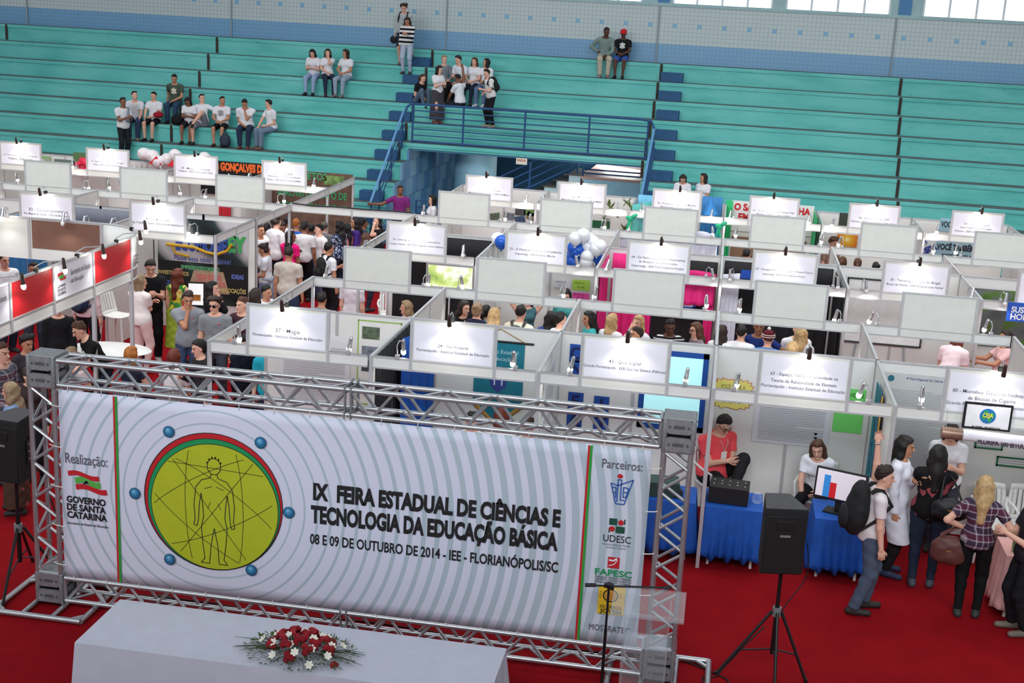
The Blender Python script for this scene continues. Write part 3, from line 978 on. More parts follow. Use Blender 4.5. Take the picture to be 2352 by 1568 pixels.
# ---- banner
BX0, BX1, BZ0, BZ1, BY = -6.29, -.415, .375, 2.375, TY - .012
RC = (-4.682, 1.372)
def banner_mat():
 m = mat('banner_print', (216, 216, 232), .55, noise=0, spec=.3)
 t = NT(m)
 x, y, z = t.xyz()
 cx, cz = RC[0] - (BX0 + BX1) / 2, RC[1] - BZ0
 dx, dz = t.math('SUBTRACT', x, cx), t.math('SUBTRACT', z, cz)
 r = t.math('SQRT', t.math('ADD', t.math('MULTIPLY', dx, dx), t.math('MULTIPLY', dz, dz)))
 q = t.math('DIVIDE', t.math('SUBTRACT', r, .80), .132)
 fr = t.math('FRACT', q)
 w = t.math('MINIMUM', .56, t.math('MAXIMUM', .14, t.math('ADD', .13, t.math('MULTIPLY', t.math('SUBTRACT', r, .8), .165))))
 on = t.math('MULTIPLY', t.math('LESS_THAN', fr, w), t.math('GREATER_THAN', q, 0))
 xx = t.math('GREATER_THAN', x, -.995 - (BX0 + BX1) / 2)
 base = t.mix(xx, (212, 213, 232), (206, 211, 225))
 t.link(t.mix(on, base, (174, 188, 200)), t.p.inputs['Base Color'])
 return m
b = MB().sheet(lambda u, v: (BX0 + u * (BX1 - BX0), BY + .004 * math.sin(u * 9) * math.sin(v * 5) - .006 * math.sin(math.pi * v) , BZ0 + v * (BZ1 - BZ0)), 40, 16)
TB = thing('event_banner', ((BX0 + BX1) / 2, BY, BZ0), 'wide white event banner with a yellow disc and black lettering, laced in the truss', 'banner')
cl = b.build('banner_cloth', banner_mat(), TB, solid=.002)
BF = BY - .014
m_pb = mat('print_black', (30, 28, 30), .6, noise=0)
m_pr = mat('print_red', (190, 30, 40), .6, noise=0)
m_pg = mat('print_green', (24, 142, 84), .6, noise=0)
m_plime = mat('print_lime', (176, 184, 36), .6, noise=.03)
m_pblue = mat('print_blue', (48, 92, 172), .6, noise=0)
m_pteal = mat('print_teal', (24, 76, 58), .6, noise=0)
m_pyel = mat('print_yellow', (226, 186, 40), .6, noise=.04)
m_pline = mat('print_line', (52, 56, 24), .6, noise=0)
m_pgrey = mat('print_grey', (92, 92, 102), .6, noise=0)
def disc(b, cx, cz, r, y, n=56, sx=1.):
 b.add([(cx + r * sx * math.cos(a), y, cz + r * math.sin(a)) for a in np.linspace(0, 2 * math.pi, n + 1)[:-1]], [tuple(range(n))])
def bline(b, pts, w, y):
 """flat printed line of width w through 2-D points"""
 for (x0, z0), (x1, z1) in zip(pts[:-1], pts[1:]):
  d = nrm([x1 - x0, z1 - z0])
  nx, nz = -d[1] * w / 2, d[0] * w / 2
  b.quad((x0 - nx, y, z0 - nz), (x1 - nx, y, z1 - nz), (x1 + nx, y, z1 + nz), (x0 + nx, y, z0 + nz))
def nrm(v):
 v = np.array(v, float)
 return v / (np.linalg.norm(v) + 1e-12)
E_ = .0012
b = MB()
disc(b, RC[0], RC[1], .722, BF)
b.cur = 1
disc(b, RC[0] + .002, RC[1] + .002, .712, BF - E_)
b.cur = 0
disc(b, RC[0] + .008, RC[1] - .027, .692, BF - 2 * E_)
b.cur = 2
disc(b, RC[0] + .008, RC[1] - .027, .686, BF - 3 * E_)
b.cur = 0
disc(b, RC[0] + .016, RC[1] - .051, .664, BF - 4 * E_)
b.cur = 3
disc(b, RC[0] + .016, RC[1] - .051, .657, BF - 5 * E_)
# plain construction lines and a simple standing outline figure
b.cur = 4
yl = BF - 6 * E_
cx, cz = RC[0] + .016, RC[1] - .051
def arc(ax, az, rot, a0=0., a1=2 * math.pi, ox=0., oz=0., n=40):
 out = []
 for a in np.linspace(a0, a1, n):
  px, pz = ax * math.cos(a), az * math.sin(a)
  q = (ox + px * math.cos(rot) - pz * math.sin(rot), oz + px * math.sin(rot) + pz * math.cos(rot))
  out.append((cx + q[0], cz + q[1]))
 return out
def clipin(pts, r=.648):
 seg = []
 for p in pts:
  if math.hypot(p[0] - cx, p[1] - cz) < r:
   seg.append(p)
  else:
   if len(seg) > 1:
    bline(b, seg, .0065, yl)
   seg = []
 if len(seg) > 1:
  bline(b, seg, .0065, yl)
for rot in (.5, -.6, 1.6):
 clipin(arc(1.0, .30, rot, ox=.05 * math.cos(rot), oz=.1 * math.sin(rot * 2), n=120))
clipin([(cx - .56, cz + .44 - i * 0.0) if i == 0 else (cx - .56 + i * .028, cz + .44 - i * .0015) for i in range(41)])
clipin([(cx - .47 + i * .02, cz + .52 - i * .026) for i in range(45)])
clipin([(cx + .40 - i * .018, cz + .50 - i * .024) for i in range(45)])
b.cur = 0
fig = [(.0, .44)]
def ol(pts, w=.008):
 bline(b, [(cx + p[0], cz + p[1]) for p in pts], w, yl - E_)
ol([(.07 * math.cos(a), .43 + .085 * math.sin(a)) for a in np.linspace(0, 2 * math.pi, 22)])
for s in (-1, 1):
 ol([(s * .03, .35), (s * .04, .31), (s * .13, .28), (s * .19, .20), (s * .21, .02), (s * .20, -.14), (s * .215, -.20), (s * .18, -.21), (s * .165, -.14), (s * .155, .02), (s * .135, .14), (s * .12, .02), (s * .11, -.10), (s * .135, -.22), (s * .12, -.40), (s * .10, -.55), (s * .14, -.60), (s * .05, -.60), (s * .035, -.40), (s * .0, -.22)])
 ol([(s * .02, .22), (s * .10, .19)], .006)
 ol([(s * .04, .05), (s * .07, -.02)], .005)
 for a in np.linspace(.4, 2.7, 6):
  ol([(.07 * math.cos(a), .43 + .085 * math.sin(a)), (.085 * math.cos(a + .1), .43 + .105 * math.sin(a + .1))], .012)
b.build('emblem', (m_pb, m_pr, m_pg, m_plime, m_pline), TB, smooth=False)
m_ball = [mat('print_ball%d' % i, c, .6, noise=0) for i, c in enumerate(((22, 70, 100), (38, 104, 146), (66, 140, 184), (120, 180, 214)))]
for q in ((-5.129, 2.062), (-4.189, 2.05), (-5.498, 1.376), (-3.897, 1.359), (-5.14, .71), (-4.281, .70)):
 b = MB()
 for i, (r, o) in enumerate(((.060, 0), (.052, .004), (.034, .012), (.016, .018))):
  b.cur = i
  disc(b, q[0] - o * .5, q[1] + o, r, BF - (7 + i) * E_, 24)
 b.build('blue_ball', m_ball, TB, smooth=False)
for x, in ((-5.69,), (-.992,)):
 b = MB().box((x - .010, BF, (BZ0 + BZ1) / 2), (.020, .002, BZ1 - BZ0 - .02))
 b.cur = 1
 b.box((x + .012, BF, (BZ0 + BZ1) / 2), (.024, .002, BZ1 - BZ0 - .02))
 b.build('stripe', (m_pr, mat('print_leaf', (44, 150, 60), .6, noise=0)), TB, smooth=False)
def btext(s, x, z, m, width=None, cap=None, bold=0., align='LEFT', name='lettering'):
 b = MB()
 lettering(b, s, (x, BF, z), X_, Z_, width=width, cap=cap, eps=.002, bold=bold, align=align, va='base')
 return b.build(name, m, TB, smooth=False)
btext('IX', -3.655, 1.529, m_pb, .155, .155, .05)
btext('FEIRA ESTADUAL DE CIÊNCIAS E', -3.415, 1.529, m_pb, 2.19, .158, .05)
btext('TECNOLOGIA DA EDUCAÇÃO BÁSICA', -3.675, 1.288, m_pb, 2.44, .163, .05)
btext('08 E 09 DE OUTUBRO DE 2014 - IEE - FLORIANÓPOLIS/SC', -3.68, 1.06, m_pb, 2.46, .10, .022)
btext('Realização:', -6.235, 1.62, m_pgrey, .45, .105, .004)
btext('Parceiros:', -.87, 2.165, m_pgrey, .375, .085, .004)
for i, (s_, w_) in enumerate((('GOVERNO', .42), ('DE SANTA', .42), ('CATARINA', .43))):
 btext(s_, -6.235, 1.20 - i * .083, m_pb, w_, .066, .035)
btext('Secretaria de Estado da Educação', -6.235, .965, m_pb, .44, .022, .02)
# wavy flag emblem
b = MB()
def ribbon(x0, z0, ln, hgt, ph):
 up_, dn = [], []
 for i in range(13):
  u = i / 12
  z = z0 + .022 * math.sin(u * 5.2 + ph)
  up_.append((x0 + ln * u, z + hgt))
  dn.append((x0 + ln * u + .01, z))
 for i in range(12):
  b.quad((dn[i][0], BF - E_ * (1 + b.cur), dn[i][1]), (dn[i + 1][0], BF - E_ * (1 + b.cur), dn[i + 1][1]), (up_[i + 1][0], BF - E_ * (1 + b.cur), up_[i + 1][1]), (up_[i][0], BF - E_ * (1 + b.cur), up_[i][1]))
ribbon(-6.215, 1.475, .33, .05, .3)
ribbon(-6.135, 1.335, .33, .055, .3)
b.cur = 1
ribbon(-6.14, 1.40, .27, .065, .2)
b.cur = 2
for i in range(5):
 disc(b, -6.02 + .018 * math.cos(i * 1.3), 1.425 + .012 * math.sin(i * 2.1), .014, BF - E_ * 4, 8)
b.build('emblem', (m_pr, mat('print_flag', (84, 168, 72), .6, noise=0), m_pgrey), TB, smooth=False)
# partners' marks
b = MB()
def L2(pts, w=.011):
 bline(b, pts, w, BF - E_)
tx, tz = -.69, 1.82
L2([(tx - .085, tz + .20), (tx - .03, tz + .0), (tx + .05, tz + .0), (tx + .12, tz + .25), (tx - .02, tz + .18), (tx - .085, tz + .20)])
L2([(tx - .02, tz + .02), (tx - .02, tz + .24), (tx + .012, tz + .24), (tx + .012, tz + .04), (tx + .05, tz + .04)])
L2([(tx - .07, tz + .16), (tx - .035, tz + .16), (tx - .035, tz + .06)])
L2([(tx - .06, tz + .11), (tx - .035, tz + .11)])
L2([(tx + .035, tz + .07), (tx + .035, tz + .17), (tx + .085, tz + .16), (tx + .06, tz + .07), (tx + .035, tz + .07)])
L2([(tx + .04, tz + .12), (tx + .07, tz + .12)])
b.cur = 1
disc(b, tx - .005, tz + .275, .022, BF - E_, 10, 1.2)
b.build('partner_mark', (m_pblue, m_pr), TB, smooth=False)
b = MB()
for (x0, z0, x1, z1, c_) in ((-.765, 1.605, -.69, 1.67, 0), (-.70, 1.53, -.615, 1.595, 0)):
 b.box(((x0 + x1) / 2, BF, (z0 + z1) / 2), (x1 - x0, .002, z1 - z0))
b.box((-.62, BF, 1.645), (.012, .002, .05)).box((-.76, BF, 1.55), (.012, .002, .05))
b.cur = 1
disc(b, -.655, 1.635, .027, BF - E_, 16)
disc(b, -.735, 1.565, .027, BF - E_, 16)
b.build('partner_mark', (m_pteal, m_pr), TB, smooth=False)
btext('UDESC', -.81, 1.435, m_pb, .26, .068)
btext('Universidade do Estado', -.81, 1.40, m_pgrey, .26, .018)
btext('de Santa Catarina', -.775, 1.37, m_pgrey, .19, .018)
b = MB().box((-.695, BF, 1.225), (.11, .002, .11))
b.cur = 1
bline(b, [(-.74, 1.25), (-.70, 1.245), (-.665, 1.27)], .016, BF - 2 * E_)
bline(b, [(-.74, 1.19), (-.69, 1.21), (-.66, 1.255)], .008, BF - 2 * E_)
b.build('partner_mark', (m_pr, mat('print_white', (232, 232, 240), .6, noise=0)), TB, smooth=False)
btext('FAPESC', -.865, 1.09, m_pg, .35, .06, .02)
for i, s_ in enumerate(('FUNDAÇÃO DE APOIO À PESQUISA', 'CIENTÍFICA E TECNOLÓGICA DO', 'ESTADO DE SANTA CATARINA')):
 btext(s_, -.86, 1.06 - i * .026, m_pb, .345, .018, .01)
b = MB().box((-.69, BF, .835), (.255, .002, .29))
b.cur = 1
for i in range(18):
 a = 2 * math.pi * i / 18
 bline(b, [(-.70 + .068 * math.cos(a), .885 + .062 * math.sin(a)), (-.70 + .068 * math.cos(a + .36), .885 + .062 * math.sin(a + .36))], .012, BF - 2 * E_)
disc(b, -.69, .965, .02, BF - 2 * E_, 12)
for a in (.3, .0, 2.8, 3.1, 3.4):
 bline(b, [(-.70 + .09 * math.cos(a), .885 + .08 * math.sin(a)), (-.70 + .108 * math.cos(a), .885 + .10 * math.sin(a))], .006, BF - 2 * E_)
b.cur = 2
disc(b, -.70, .885, .05, BF - 3 * E_, 16)
b.build('partner_mark', (m_pyel, m_pb, mat('print_orange', (206, 140, 60), .6, noise=0)), TB, smooth=False)
b = MB()
lettering(b, 'XX CIÊNCIA', (-.69, BF, .755), X_, Z_, width=.22, cap=.03, eps=.006, bold=.03, va='base')
lettering(b, 'JOVEM', (-.69, BF, .705), X_, Z_, width=.21, cap=.04, eps=.006, bold=.05, va='base')
b.build('lettering', mat('print_brown', (110, 90, 20), .6, noise=0), TB, smooth=False)
btext('MOSTRATEC', -.885, .51, m_pgrey, .39, .062)
b = MB()
for i in range(17):
 x = BX0 + .1 + i * (BX1 - BX0 - .2) / 16
 b.tube([(x, BY - .01, BZ1 - .02), (x + .01, TY - .028, BZ1 + .04), (x, TY + .02, BZ1 + .05)], .004, 5)
 b.tube([(x, BY - .01, BZ0 + .02), (x + .01, TY - .028, BZ0 - .03), (x, TY + .02, BZ0 - .04)], .004, 5)
for i in range(5):
 z = BZ0 + .12 + i * (BZ1 - BZ0 - .3) / 4
 b.tube([(BX0 + .02, BY - .008, z), (BX0 - .06, TY - .03, z + .012), (BX0 - .12, TY - .01, z + .02)], .005, 5)
 b.tube([(BX1 - .02, BY - .008, z), (BX1 + .06, TY - .03, z + .012), (BX1 + .12, TY - .01, z + .02)], .005, 5)
b.build('lacing', mat('cord_white', (224, 222, 216), .7), TB)

# ---- white table with flowers in front of the banner
m_cloth = mat('table_cloth_white', (190, 192, 206), .85, noise=.03, bump=.06, bscale=40, spec=.1)
TXa, TXb, TYa, TYb, TZ = -5.15, -1.52, 9.53, 10.40, .76
def table(x0, x1, y0, y1, z, label, m, rz=0.):
 t = thing('table', ((x0 + x1) / 2, (y0 + y1) / 2, 0), label, 'table')
 MB().box(((x0 + x1) / 2, (y0 + y1) / 2, z - .02), (x1 - x0 - .03, y1 - y0 - .03, .03)).build('tabletop', m, t, bevel=.004)
 for x in (x0 + .08, x1 - .08):
  for y in (y0 + .08, y1 - .08):
   MB().cyl((x, y, 0), (x, y, z - .035), .018, .022).build('leg', m, t)
 return t
m_plastic = mat('white_plastic', (228, 228, 226), .45)
def drape(x0, x1, y0, y1, z, hem, m, label, cat='tablecloth', flare=.06, folds=9, amp=.022, seed=0., name='tablecloth'):
 """cloth lying on a table top and hanging in folds on all four sides"""
 ring = []
 n = 26
 def side(a, c):
  return [np.array(a) + (np.array(c) - np.array(a)) * i / n for i in range(n)]
 per = side((x0, y0), (x1, y0)) + side((x1, y0), (x1, y1)) + side((x1, y1), (x0, y1)) + side((x0, y1), (x0, y0))
 cen = np.array([(x0 + x1) / 2, (y0 + y1) / 2])
 b = MB()
 rows = 8
 vs = []
 for r in range(rows + 1):
  f = r / rows
  for i, p in enumerate(per):
   k = i % n
   s = i // n
   nx = [(0, -1), (1, 0), (0, 1), (-1, 0)][s]
   cornerness = max(0, 1 - min(k, n - k) / 4.)
   ph = 2 * math.pi * folds * (k / n) * ([x1 - x0, y1 - y0][s % 2] / max(x1 - x0, y1 - y0)) + seed + s
   off = f * flare * (1 + cornerness * .4) + amp * f * math.sin(ph) * (1 - cornerness) + .004
   d = np.array(nx, float) * (1 - cornerness * .3) + nrm(p - cen) * cornerness * .35
   q = p + d * off
   zz = z + .006 - (z - hem) * f ** (1.0) - (0 if r else 0) + (.03 * f * math.sin(ph * .5 + 1) if r == rows else 0)
   vs.append((q[0], q[1], zz))
 m_ = len(per)
 fs = []
 for r in range(rows):
  for i in range(m_):
   j = (i + 1) % m_
   fs.append((r * m_ + j, r * m_ + i, (r + 1) * m_ + i, (r + 1) * m_ + j))
 fs.append(tuple(range(m_)))
 b.add(vs, fs)
 return b.build(name, m, None, label=label, cat=cat, solid=.003, angle=60)
table(TXa, TXb, TYa, TYb, TZ, 'long table hidden under the white cloth in front of the banner', m_plastic)
drape(TXa, TXb, TYa, TYb, TZ, .10, m_cloth, 'long white tablecloth on the table in front of the banner', folds=14, amp=.02, flare=.07)
FC = at_z(690, 1490, TZ + .06)
t = thing('flower_arrangement', (FC[0], FC[1], TZ + .008), 'low arrangement of dark red roses and white flowers on the white table', 'flowers')
m_rose = mat('rose_red', (142, 16, 30), .7, noise=.3, nscale=40)
m_wfl = mat('flower_white', (226, 222, 210), .7, noise=.06)
m_green = mat('foliage_green', (64, 84, 38), .75, noise=.35, nscale=30)
m_stem = mat('stem_dark', (52, 66, 40), .7)
rs = random.Random(3)
for i in range(17):
 a = i * 2.4
 r = .30 * math.sqrt((i + .5) / 17)
 c = np.array([FC[0] + r * math.cos(a) * 1.05, FC[1] + r * math.sin(a) * .72, TZ + .22 - .14 * (r / .3) ** 2 + rs.uniform(-.015, .015)])
 b = MB()
 n3 = nrm([math.cos(a) * r * 2.6, math.sin(a) * r * 2.6 - .15, .6])
 x, y, z = frame(n3)
 for k in range(11):
  th = k * 2.1
  rr = .010 + .0040 * k
  pc = c + (x * math.cos(th) + y * math.sin(th)) * rr + z * (.012 - .0012 * k)
  tn = nrm(x * math.cos(th) + y * math.sin(th) + z * .35)
  b.ell(pc, (.031, .031, .008), np.stack(frame(tn), 1), 8, 5)
 b.build('rose', m_rose, t)
for i in range(22):
 a = i * 2.4 + 1.1
 r = .37 * math.sqrt((i + .5) / 22)
 c = np.array([FC[0] + r * math.cos(a) * 1.1, FC[1] + r * math.sin(a) * .72, TZ + .20 - .14 * (r / .37) ** 2 + rs.uniform(-.02, .02)])
 b = MB()
 x, y, z = frame(nrm([math.cos(a) * r * 2, math.sin(a) * r * 2 - .2, .7]))
 for k in range(6):
  th = k * math.pi / 3 + a
  d = x * math.cos(th) + y * math.sin(th)
  b.ell(c + d * .02 + z * .004, (.014, .022, .005), np.stack([np.cross(d, z), nrm(d + z * .4), nrm(z - d * .4)], 1), 7, 5)
 b.ell(c, .007, None, 6, 4)
 b.build('white_flower', m_wfl, t)
b = MB()
for i in range(900):
 a = rs.uniform(0, 6.283)
 r = rs.uniform(.04, .44)
 c = np.array([FC[0] + r * math.cos(a) * 1.12, FC[1] + r * math.sin(a) * .74, TZ + .03 + rs.uniform(0, .15) * (1 - (r / .46) ** 2)])
 d = nrm([math.cos(a + rs.uniform(-.8, .8)), math.sin(a + rs.uniform(-.8, .8)), rs.uniform(-.1, .7)])
 sd = nrm(np.cross(d, [0, 0, 1.])) * rs.uniform(.005, .009)
 ln = rs.uniform(.03, .06)
 b.add([c, c + d * ln * .5 + sd, c + d * ln, c + d * ln * .5 - sd], [(0, 1, 2, 3)])
b.build('foliage', m_green, t, smooth=False)
for i in range(22):
 sgn = (-1, 1)[i % 2] if i < 16 else 0
 a = (math.pi if sgn < 0 else 0) + rs.uniform(-.28, .28) if sgn else -math.pi / 2 + rs.uniform(-.6, .6)
 d = np.array([math.cos(a), math.sin(a) * .8, 0])
 p = np.array([FC[0], FC[1], TZ + .05])
 L_ = rs.uniform(.5, .66) if sgn else rs.uniform(.3, .42)
 MB().tube([p + d * .18, p + d * (L_ * .7) + [0, 0, .01], p + d * L_ + [0, 0, -.012]], [.0045, .0035, .0015], 5).build('stem', m_stem, t)
b = MB()
c = at_z(768, 1527, TZ + .03)
for k in range(9):
 th = k * 2.1
 b.ell(c + np.array([math.cos(th), math.sin(th), 0]) * (.006 + .003 * k) + [0, 0, .01], (.024, .022, .008), np.stack(frame(nrm([math.cos(th), math.sin(th), .5])), 1), 8, 5)
b.build('fallen_rose', m_rose, label='single dark red rose fallen at the right edge of the flower arrangement', cat='flower')

# ---- sound: speakers on tripods, microphone stand, clear lectern
m_spk = mat('speaker_carpet', (30, 30, 32), .9, noise=.2, nscale=60, bump=.2, bscale=150)
m_spktop = mat('speaker_top', (84, 84, 86), .95, noise=.2, nscale=60)
m_grille = mat('speaker_grille', (20, 20, 22), .6, noise=.2, nscale=120)
m_stand = mat('stand_black', (20, 20, 22), .35)
def tripod(base, ztop, label, feet, zhub=.66):
 x, y = base
 t = thing('speaker_stand', (x, y, 0), label, 'speaker stand')
 MB().cyl((x, y, .22), (x, y, ztop), .019, n=12).cyl((x, y, .2), (x, y, ztop * .62), .024, n=12).build('pole', m_stand, t)
 MB().cyl((x, y, zhub - .05), (x, y, zhub + .04), .045, n=12).build('collar', mat('stand_grey', (120, 120, 124), .4), t)
 for fx, fy in feet:
  f = np.array([fx, fy, .012])
  h = np.array([x, y, zhub])
  d = nrm([fx - x, fy - y, 0]) * .05
  leg = MB().cyl(h + d, f, .016, n=10).build('leg', m_stand, t)
  MB().cyl(f - [0, 0, .012], f + [0, 0, .02], .02, n=10).build('rubber_foot', m_stand, leg)
  m = h + (f - h) * .62
  MB().cyl(np.array([x, y, .25]), m, .009, n=8).build('brace', m_stand, t)
 return t
def speaker(cx, cy, z, rz, label, w=.40, d=.36, hgt=.64):
 R = rotz(rz)
 t = thing('loudspeaker', (cx, cy, z), label, 'loudspeaker')
 c = np.array([cx, cy, z])
 def prof(f):
  return [c + R @ np.array(q) + np.array([0, 0, hgt * f]) for q in ((-w / 2, -d / 2, 0), (w / 2, -d / 2, 0), (w * .30, d / 2, 0), (-w * .30, d / 2, 0))]
 b = MB()
 b.prism(prof(0), (0, 0, hgt))
 b.build('cabinet', m_spk, t, bevel=.012, smooth=False)
 b = MB().prism([q + (q - c - [0, 0, hgt]) * -.02 + np.array([0, 0, .001]) for q in prof(1)], (0, 0, .004))
 b.build('top_cover', m_spktop, t, smooth=False)
 MB().box(c + R @ np.array([0, -d / 2 - .006, hgt * .46]), (w * .92, .014, hgt * .88), R).build('grille', m_grille, t, bevel=.006)
 MB().box(c + R @ np.array([0, -d / 2 - .016, hgt * .76]), (w * .42, .010, hgt * .14), R).build('horn', m_black if 'm_black' in globals() else m_spk, t, bevel=.004)
 MB().box(c + R @ np.array([0, -d / 2 - .018, hgt * .60]), (w * .24, .006, .022), R).build('nameplate', mat('plate_grey', (120, 120, 122), .4), t)
 sd = nrm(R @ np.array([.93, .37 * .55, 0]))
 pc = c + R @ np.array([w * .41, .02, hgt * .45])
 ax = np.stack([np.cross(sd, Z_), sd, Z_], 1)
 MB().box(pc, (.16, .012, .26), ax).build('connector_panel', m_black if 'm_black' in globals() else m_spk, t)
 b = MB()
 for i in range(6):
  b.cyl(pc + ax @ np.array([-.04 + .08 * (i % 2), 0, -.08 + .08 * (i // 2)]), pc + ax @ np.array([-.04 + .08 * (i % 2), .014, -.08 + .08 * (i // 2)]), .012, n=8)
 b.build('socket', m_cast, t)
 MB().box(c + R @ np.array([w * .43, .03, hgt * .66]), (.014, .14, .03), R @ rotz(-.2)).build('handle', m_stand, t)
 return t
tripod((.90, 12.06), 1.16, 'black tripod stand of the right loudspeaker on the open red carpet', [(.37, 11.86), (.93, 11.66), (1.24, 11.93)])
speaker(.845, 12.14, 1.10, .20, 'black trapezoid loudspeaker on the tripod in front of the blue tables', .42, .42, .67)
tripod((-7.10, 12.02), 1.24, 'black tripod stand of the left loudspeaker beside the truss tower', [(-6.88, 11.26), (-7.20, 12.45), (-6.72, 12.2)], .60)
speaker(-7.12, 12.06, 1.17, -.12, 'black loudspeaker on the tripod at the left edge, beside the truss tower', .42, .42, .68)
t = thing('microphone_stand', (-.70, 11.12, 0), 'black microphone boom stand in front of the right end of the banner', 'microphone stand')
MB().lathe([(.13, 0), (.13, .012), (.05, .03), (.02, .06), (.012, .08)], (-.70, 11.12, 0), 18).build('base', m_stand, t)
MB().cyl((-.70, 11.12, .05), (-.70, 11.12, 1.14), .011, n=8).cyl((-.70, 11.12, .05), (-.70, 11.12, .72), .015, n=8).build('pole', m_stand, t)
MB().tube([(-.90, 11.12, 1.13), (-.70, 11.10, 1.155), (-.16, 11.06, 1.225)], .010, 8).cyl((-.92, 11.12, 1.128), (-.82, 11.12, 1.14), .019, n=8).build('boom', m_stand, t)
MB().cyl((-.70, 11.08, 1.155), (-.70, 11.15, 1.155), .026, n=10).box((-.70, 11.11, 1.155), (.09, .04, .04)).build('clamp', m_stand, t, bevel=.006)
MB().cyl((-.20, 11.06, 1.22), (-.13, 11.06, 1.235), .016, n=8).build('clip', m_stand, t)
m_acr = mat('clear_acrylic', (236, 242, 246), .04, noise=0)
_nt = m_acr.node_tree
_mx = _nt.nodes.new('ShaderNodeMixShader')
_tr = _nt.nodes.new('ShaderNodeBsdfTransparent')
_tr.inputs[0].default_value = (.97, .98, .99, 1)
_lw = _nt.nodes.new('ShaderNodeLayerWeight')
_lw.inputs[0].default_value = .35
_rm = _nt.nodes.new('ShaderNodeMapRange')
_rm.inputs['To Min'].default_value = .04
_rm.inputs['To Max'].default_value = .40
_nt.links.new(_lw.outputs['Facing'], _rm.inputs['Value'])
_nt.links.new(_rm.outputs['Result'], _mx.inputs[0])
_nt.links.new(_tr.outputs[0], _mx.inputs[1])
_nt.links.new(_nt.nodes['Principled BSDF'].outputs[0], _mx.inputs[2])
_nt.links.new(_mx.outputs[0], _nt.nodes['Material Output'].inputs[0])
t = thing('lectern', (-.32, 10.95, 0), 'clear acrylic lectern in front of the right truss tower', 'lectern')
lx, ly = -.32, 10.95
MB().box((lx, ly, 1.10), (.66, .40, .014), rotx(.30)).build('reading_shelf', m_acr, t, bevel=.003)
MB().box((lx, ly - .195, 1.055), (.66, .012, .05)).build('lip', m_acr, t, bevel=.003)
for s in (-1, 1):
 MB().box((lx + s * .20, ly, .54), (.012, .34, 1.06)).build('side_panel', m_acr, t, bevel=.002)
MB().box((lx, ly - .16, .54), (.40, .010, 1.04)).build('front_panel', m_acr, t, bevel=.002)
MB().box((lx, ly, .72), (.38, .30, .010)).build('inner_shelf', m_acr, t, bevel=.002)
MB().box((lx, ly, .01), (.56, .44, .018)).build('base', m_acr, t, bevel=.003)
# cables
m_cable = mat('cable_black', (24, 22, 24), .6)
def cable(pts, label, r=.008):
 P = [np.array(q, float) for q in pts]
 out = []
 for i in range(len(P) - 1):
  p0, p1, p2, p3 = P[max(i - 1, 0)], P[i], P[i + 1], P[min(i + 2, len(P) - 1)]
  for k in range(6):
   u = k / 6
   out.append(.5 * ((2 * p1) + (-p0 + p2) * u + (2 * p0 - 5 * p1 + 4 * p2 - p3) * u * u + (-p0 + 3 * p1 - 3 * p2 + p3) * u ** 3))
 out.append(P[-1])
 MB().tube(out, r, 6).build('cable', m_cable, label=label, cat='cable')
cable([(1.13, 12.2, 1.35), (1.16, 12.22, 1.0), (1.0, 12.1, .75), (.93, 12.08, .62)], 'black cable hanging from the back of the right loudspeaker', .006)
cable([(.80, 12.02, .50), (.62, 11.95, .30), (.45, 11.90, .08), (.36, 11.80, .009), (.24, 11.74, .009), (.30, 11.60, .009), (.46, 11.60, .009), (.48, 11.76, .009), (.30, 11.90, .009), (.02, 12.05, .009)], 'black cable coiled at the left foot of the right speaker stand')
cable([(.60, 11.55, .009), (.74, 11.52, .009), (.74, 11.62, .009), (.60, 11.62, .009), (.58, 11.54, .02)], 'small black cable coil on the carpet between the legs of the right speaker stand', .010)
cable([(-6.05, 11.95, .009), (-5.0, 12.0, .009), (-4.2, 11.93, .009), (-3.2, 12.02, .009), (-2.0, 11.95, .009), (-.8, 12.0, .009)], 'black cable running along the carpet behind the bottom truss')
cable([(-6.85, 12.15, 1.1), (-6.75, 12.2, .7), (-6.62, 12.18, .35), (-6.3, 12.1, .05), (-6.1, 12.0, .009)], 'black cable hanging from the left loudspeaker behind the truss tower')
b = MB()
for i in range(4):
 b.tube([(-6.72 + .16 * math.cos(a) + .01 * i, 12.35 + .12 * math.sin(a), .012 + .02 * i) for a in np.linspace(0, 2 * math.pi, 19)[:-1]], .012, 6, closed=True)
b.build('cable_coil', m_cable, label='thick black cable coil on the carpet beside the left truss tower', cat='cable')
b = MB()
g_ = at_z(365, 1388, .03)
b.ell(g_ + [0, .12, .02], (.10, .05, .035), None, 10, 6)
b.build('black_pouch', m_cable, label='small black pouch lying behind the bottom truss, left part', cat='pouch')
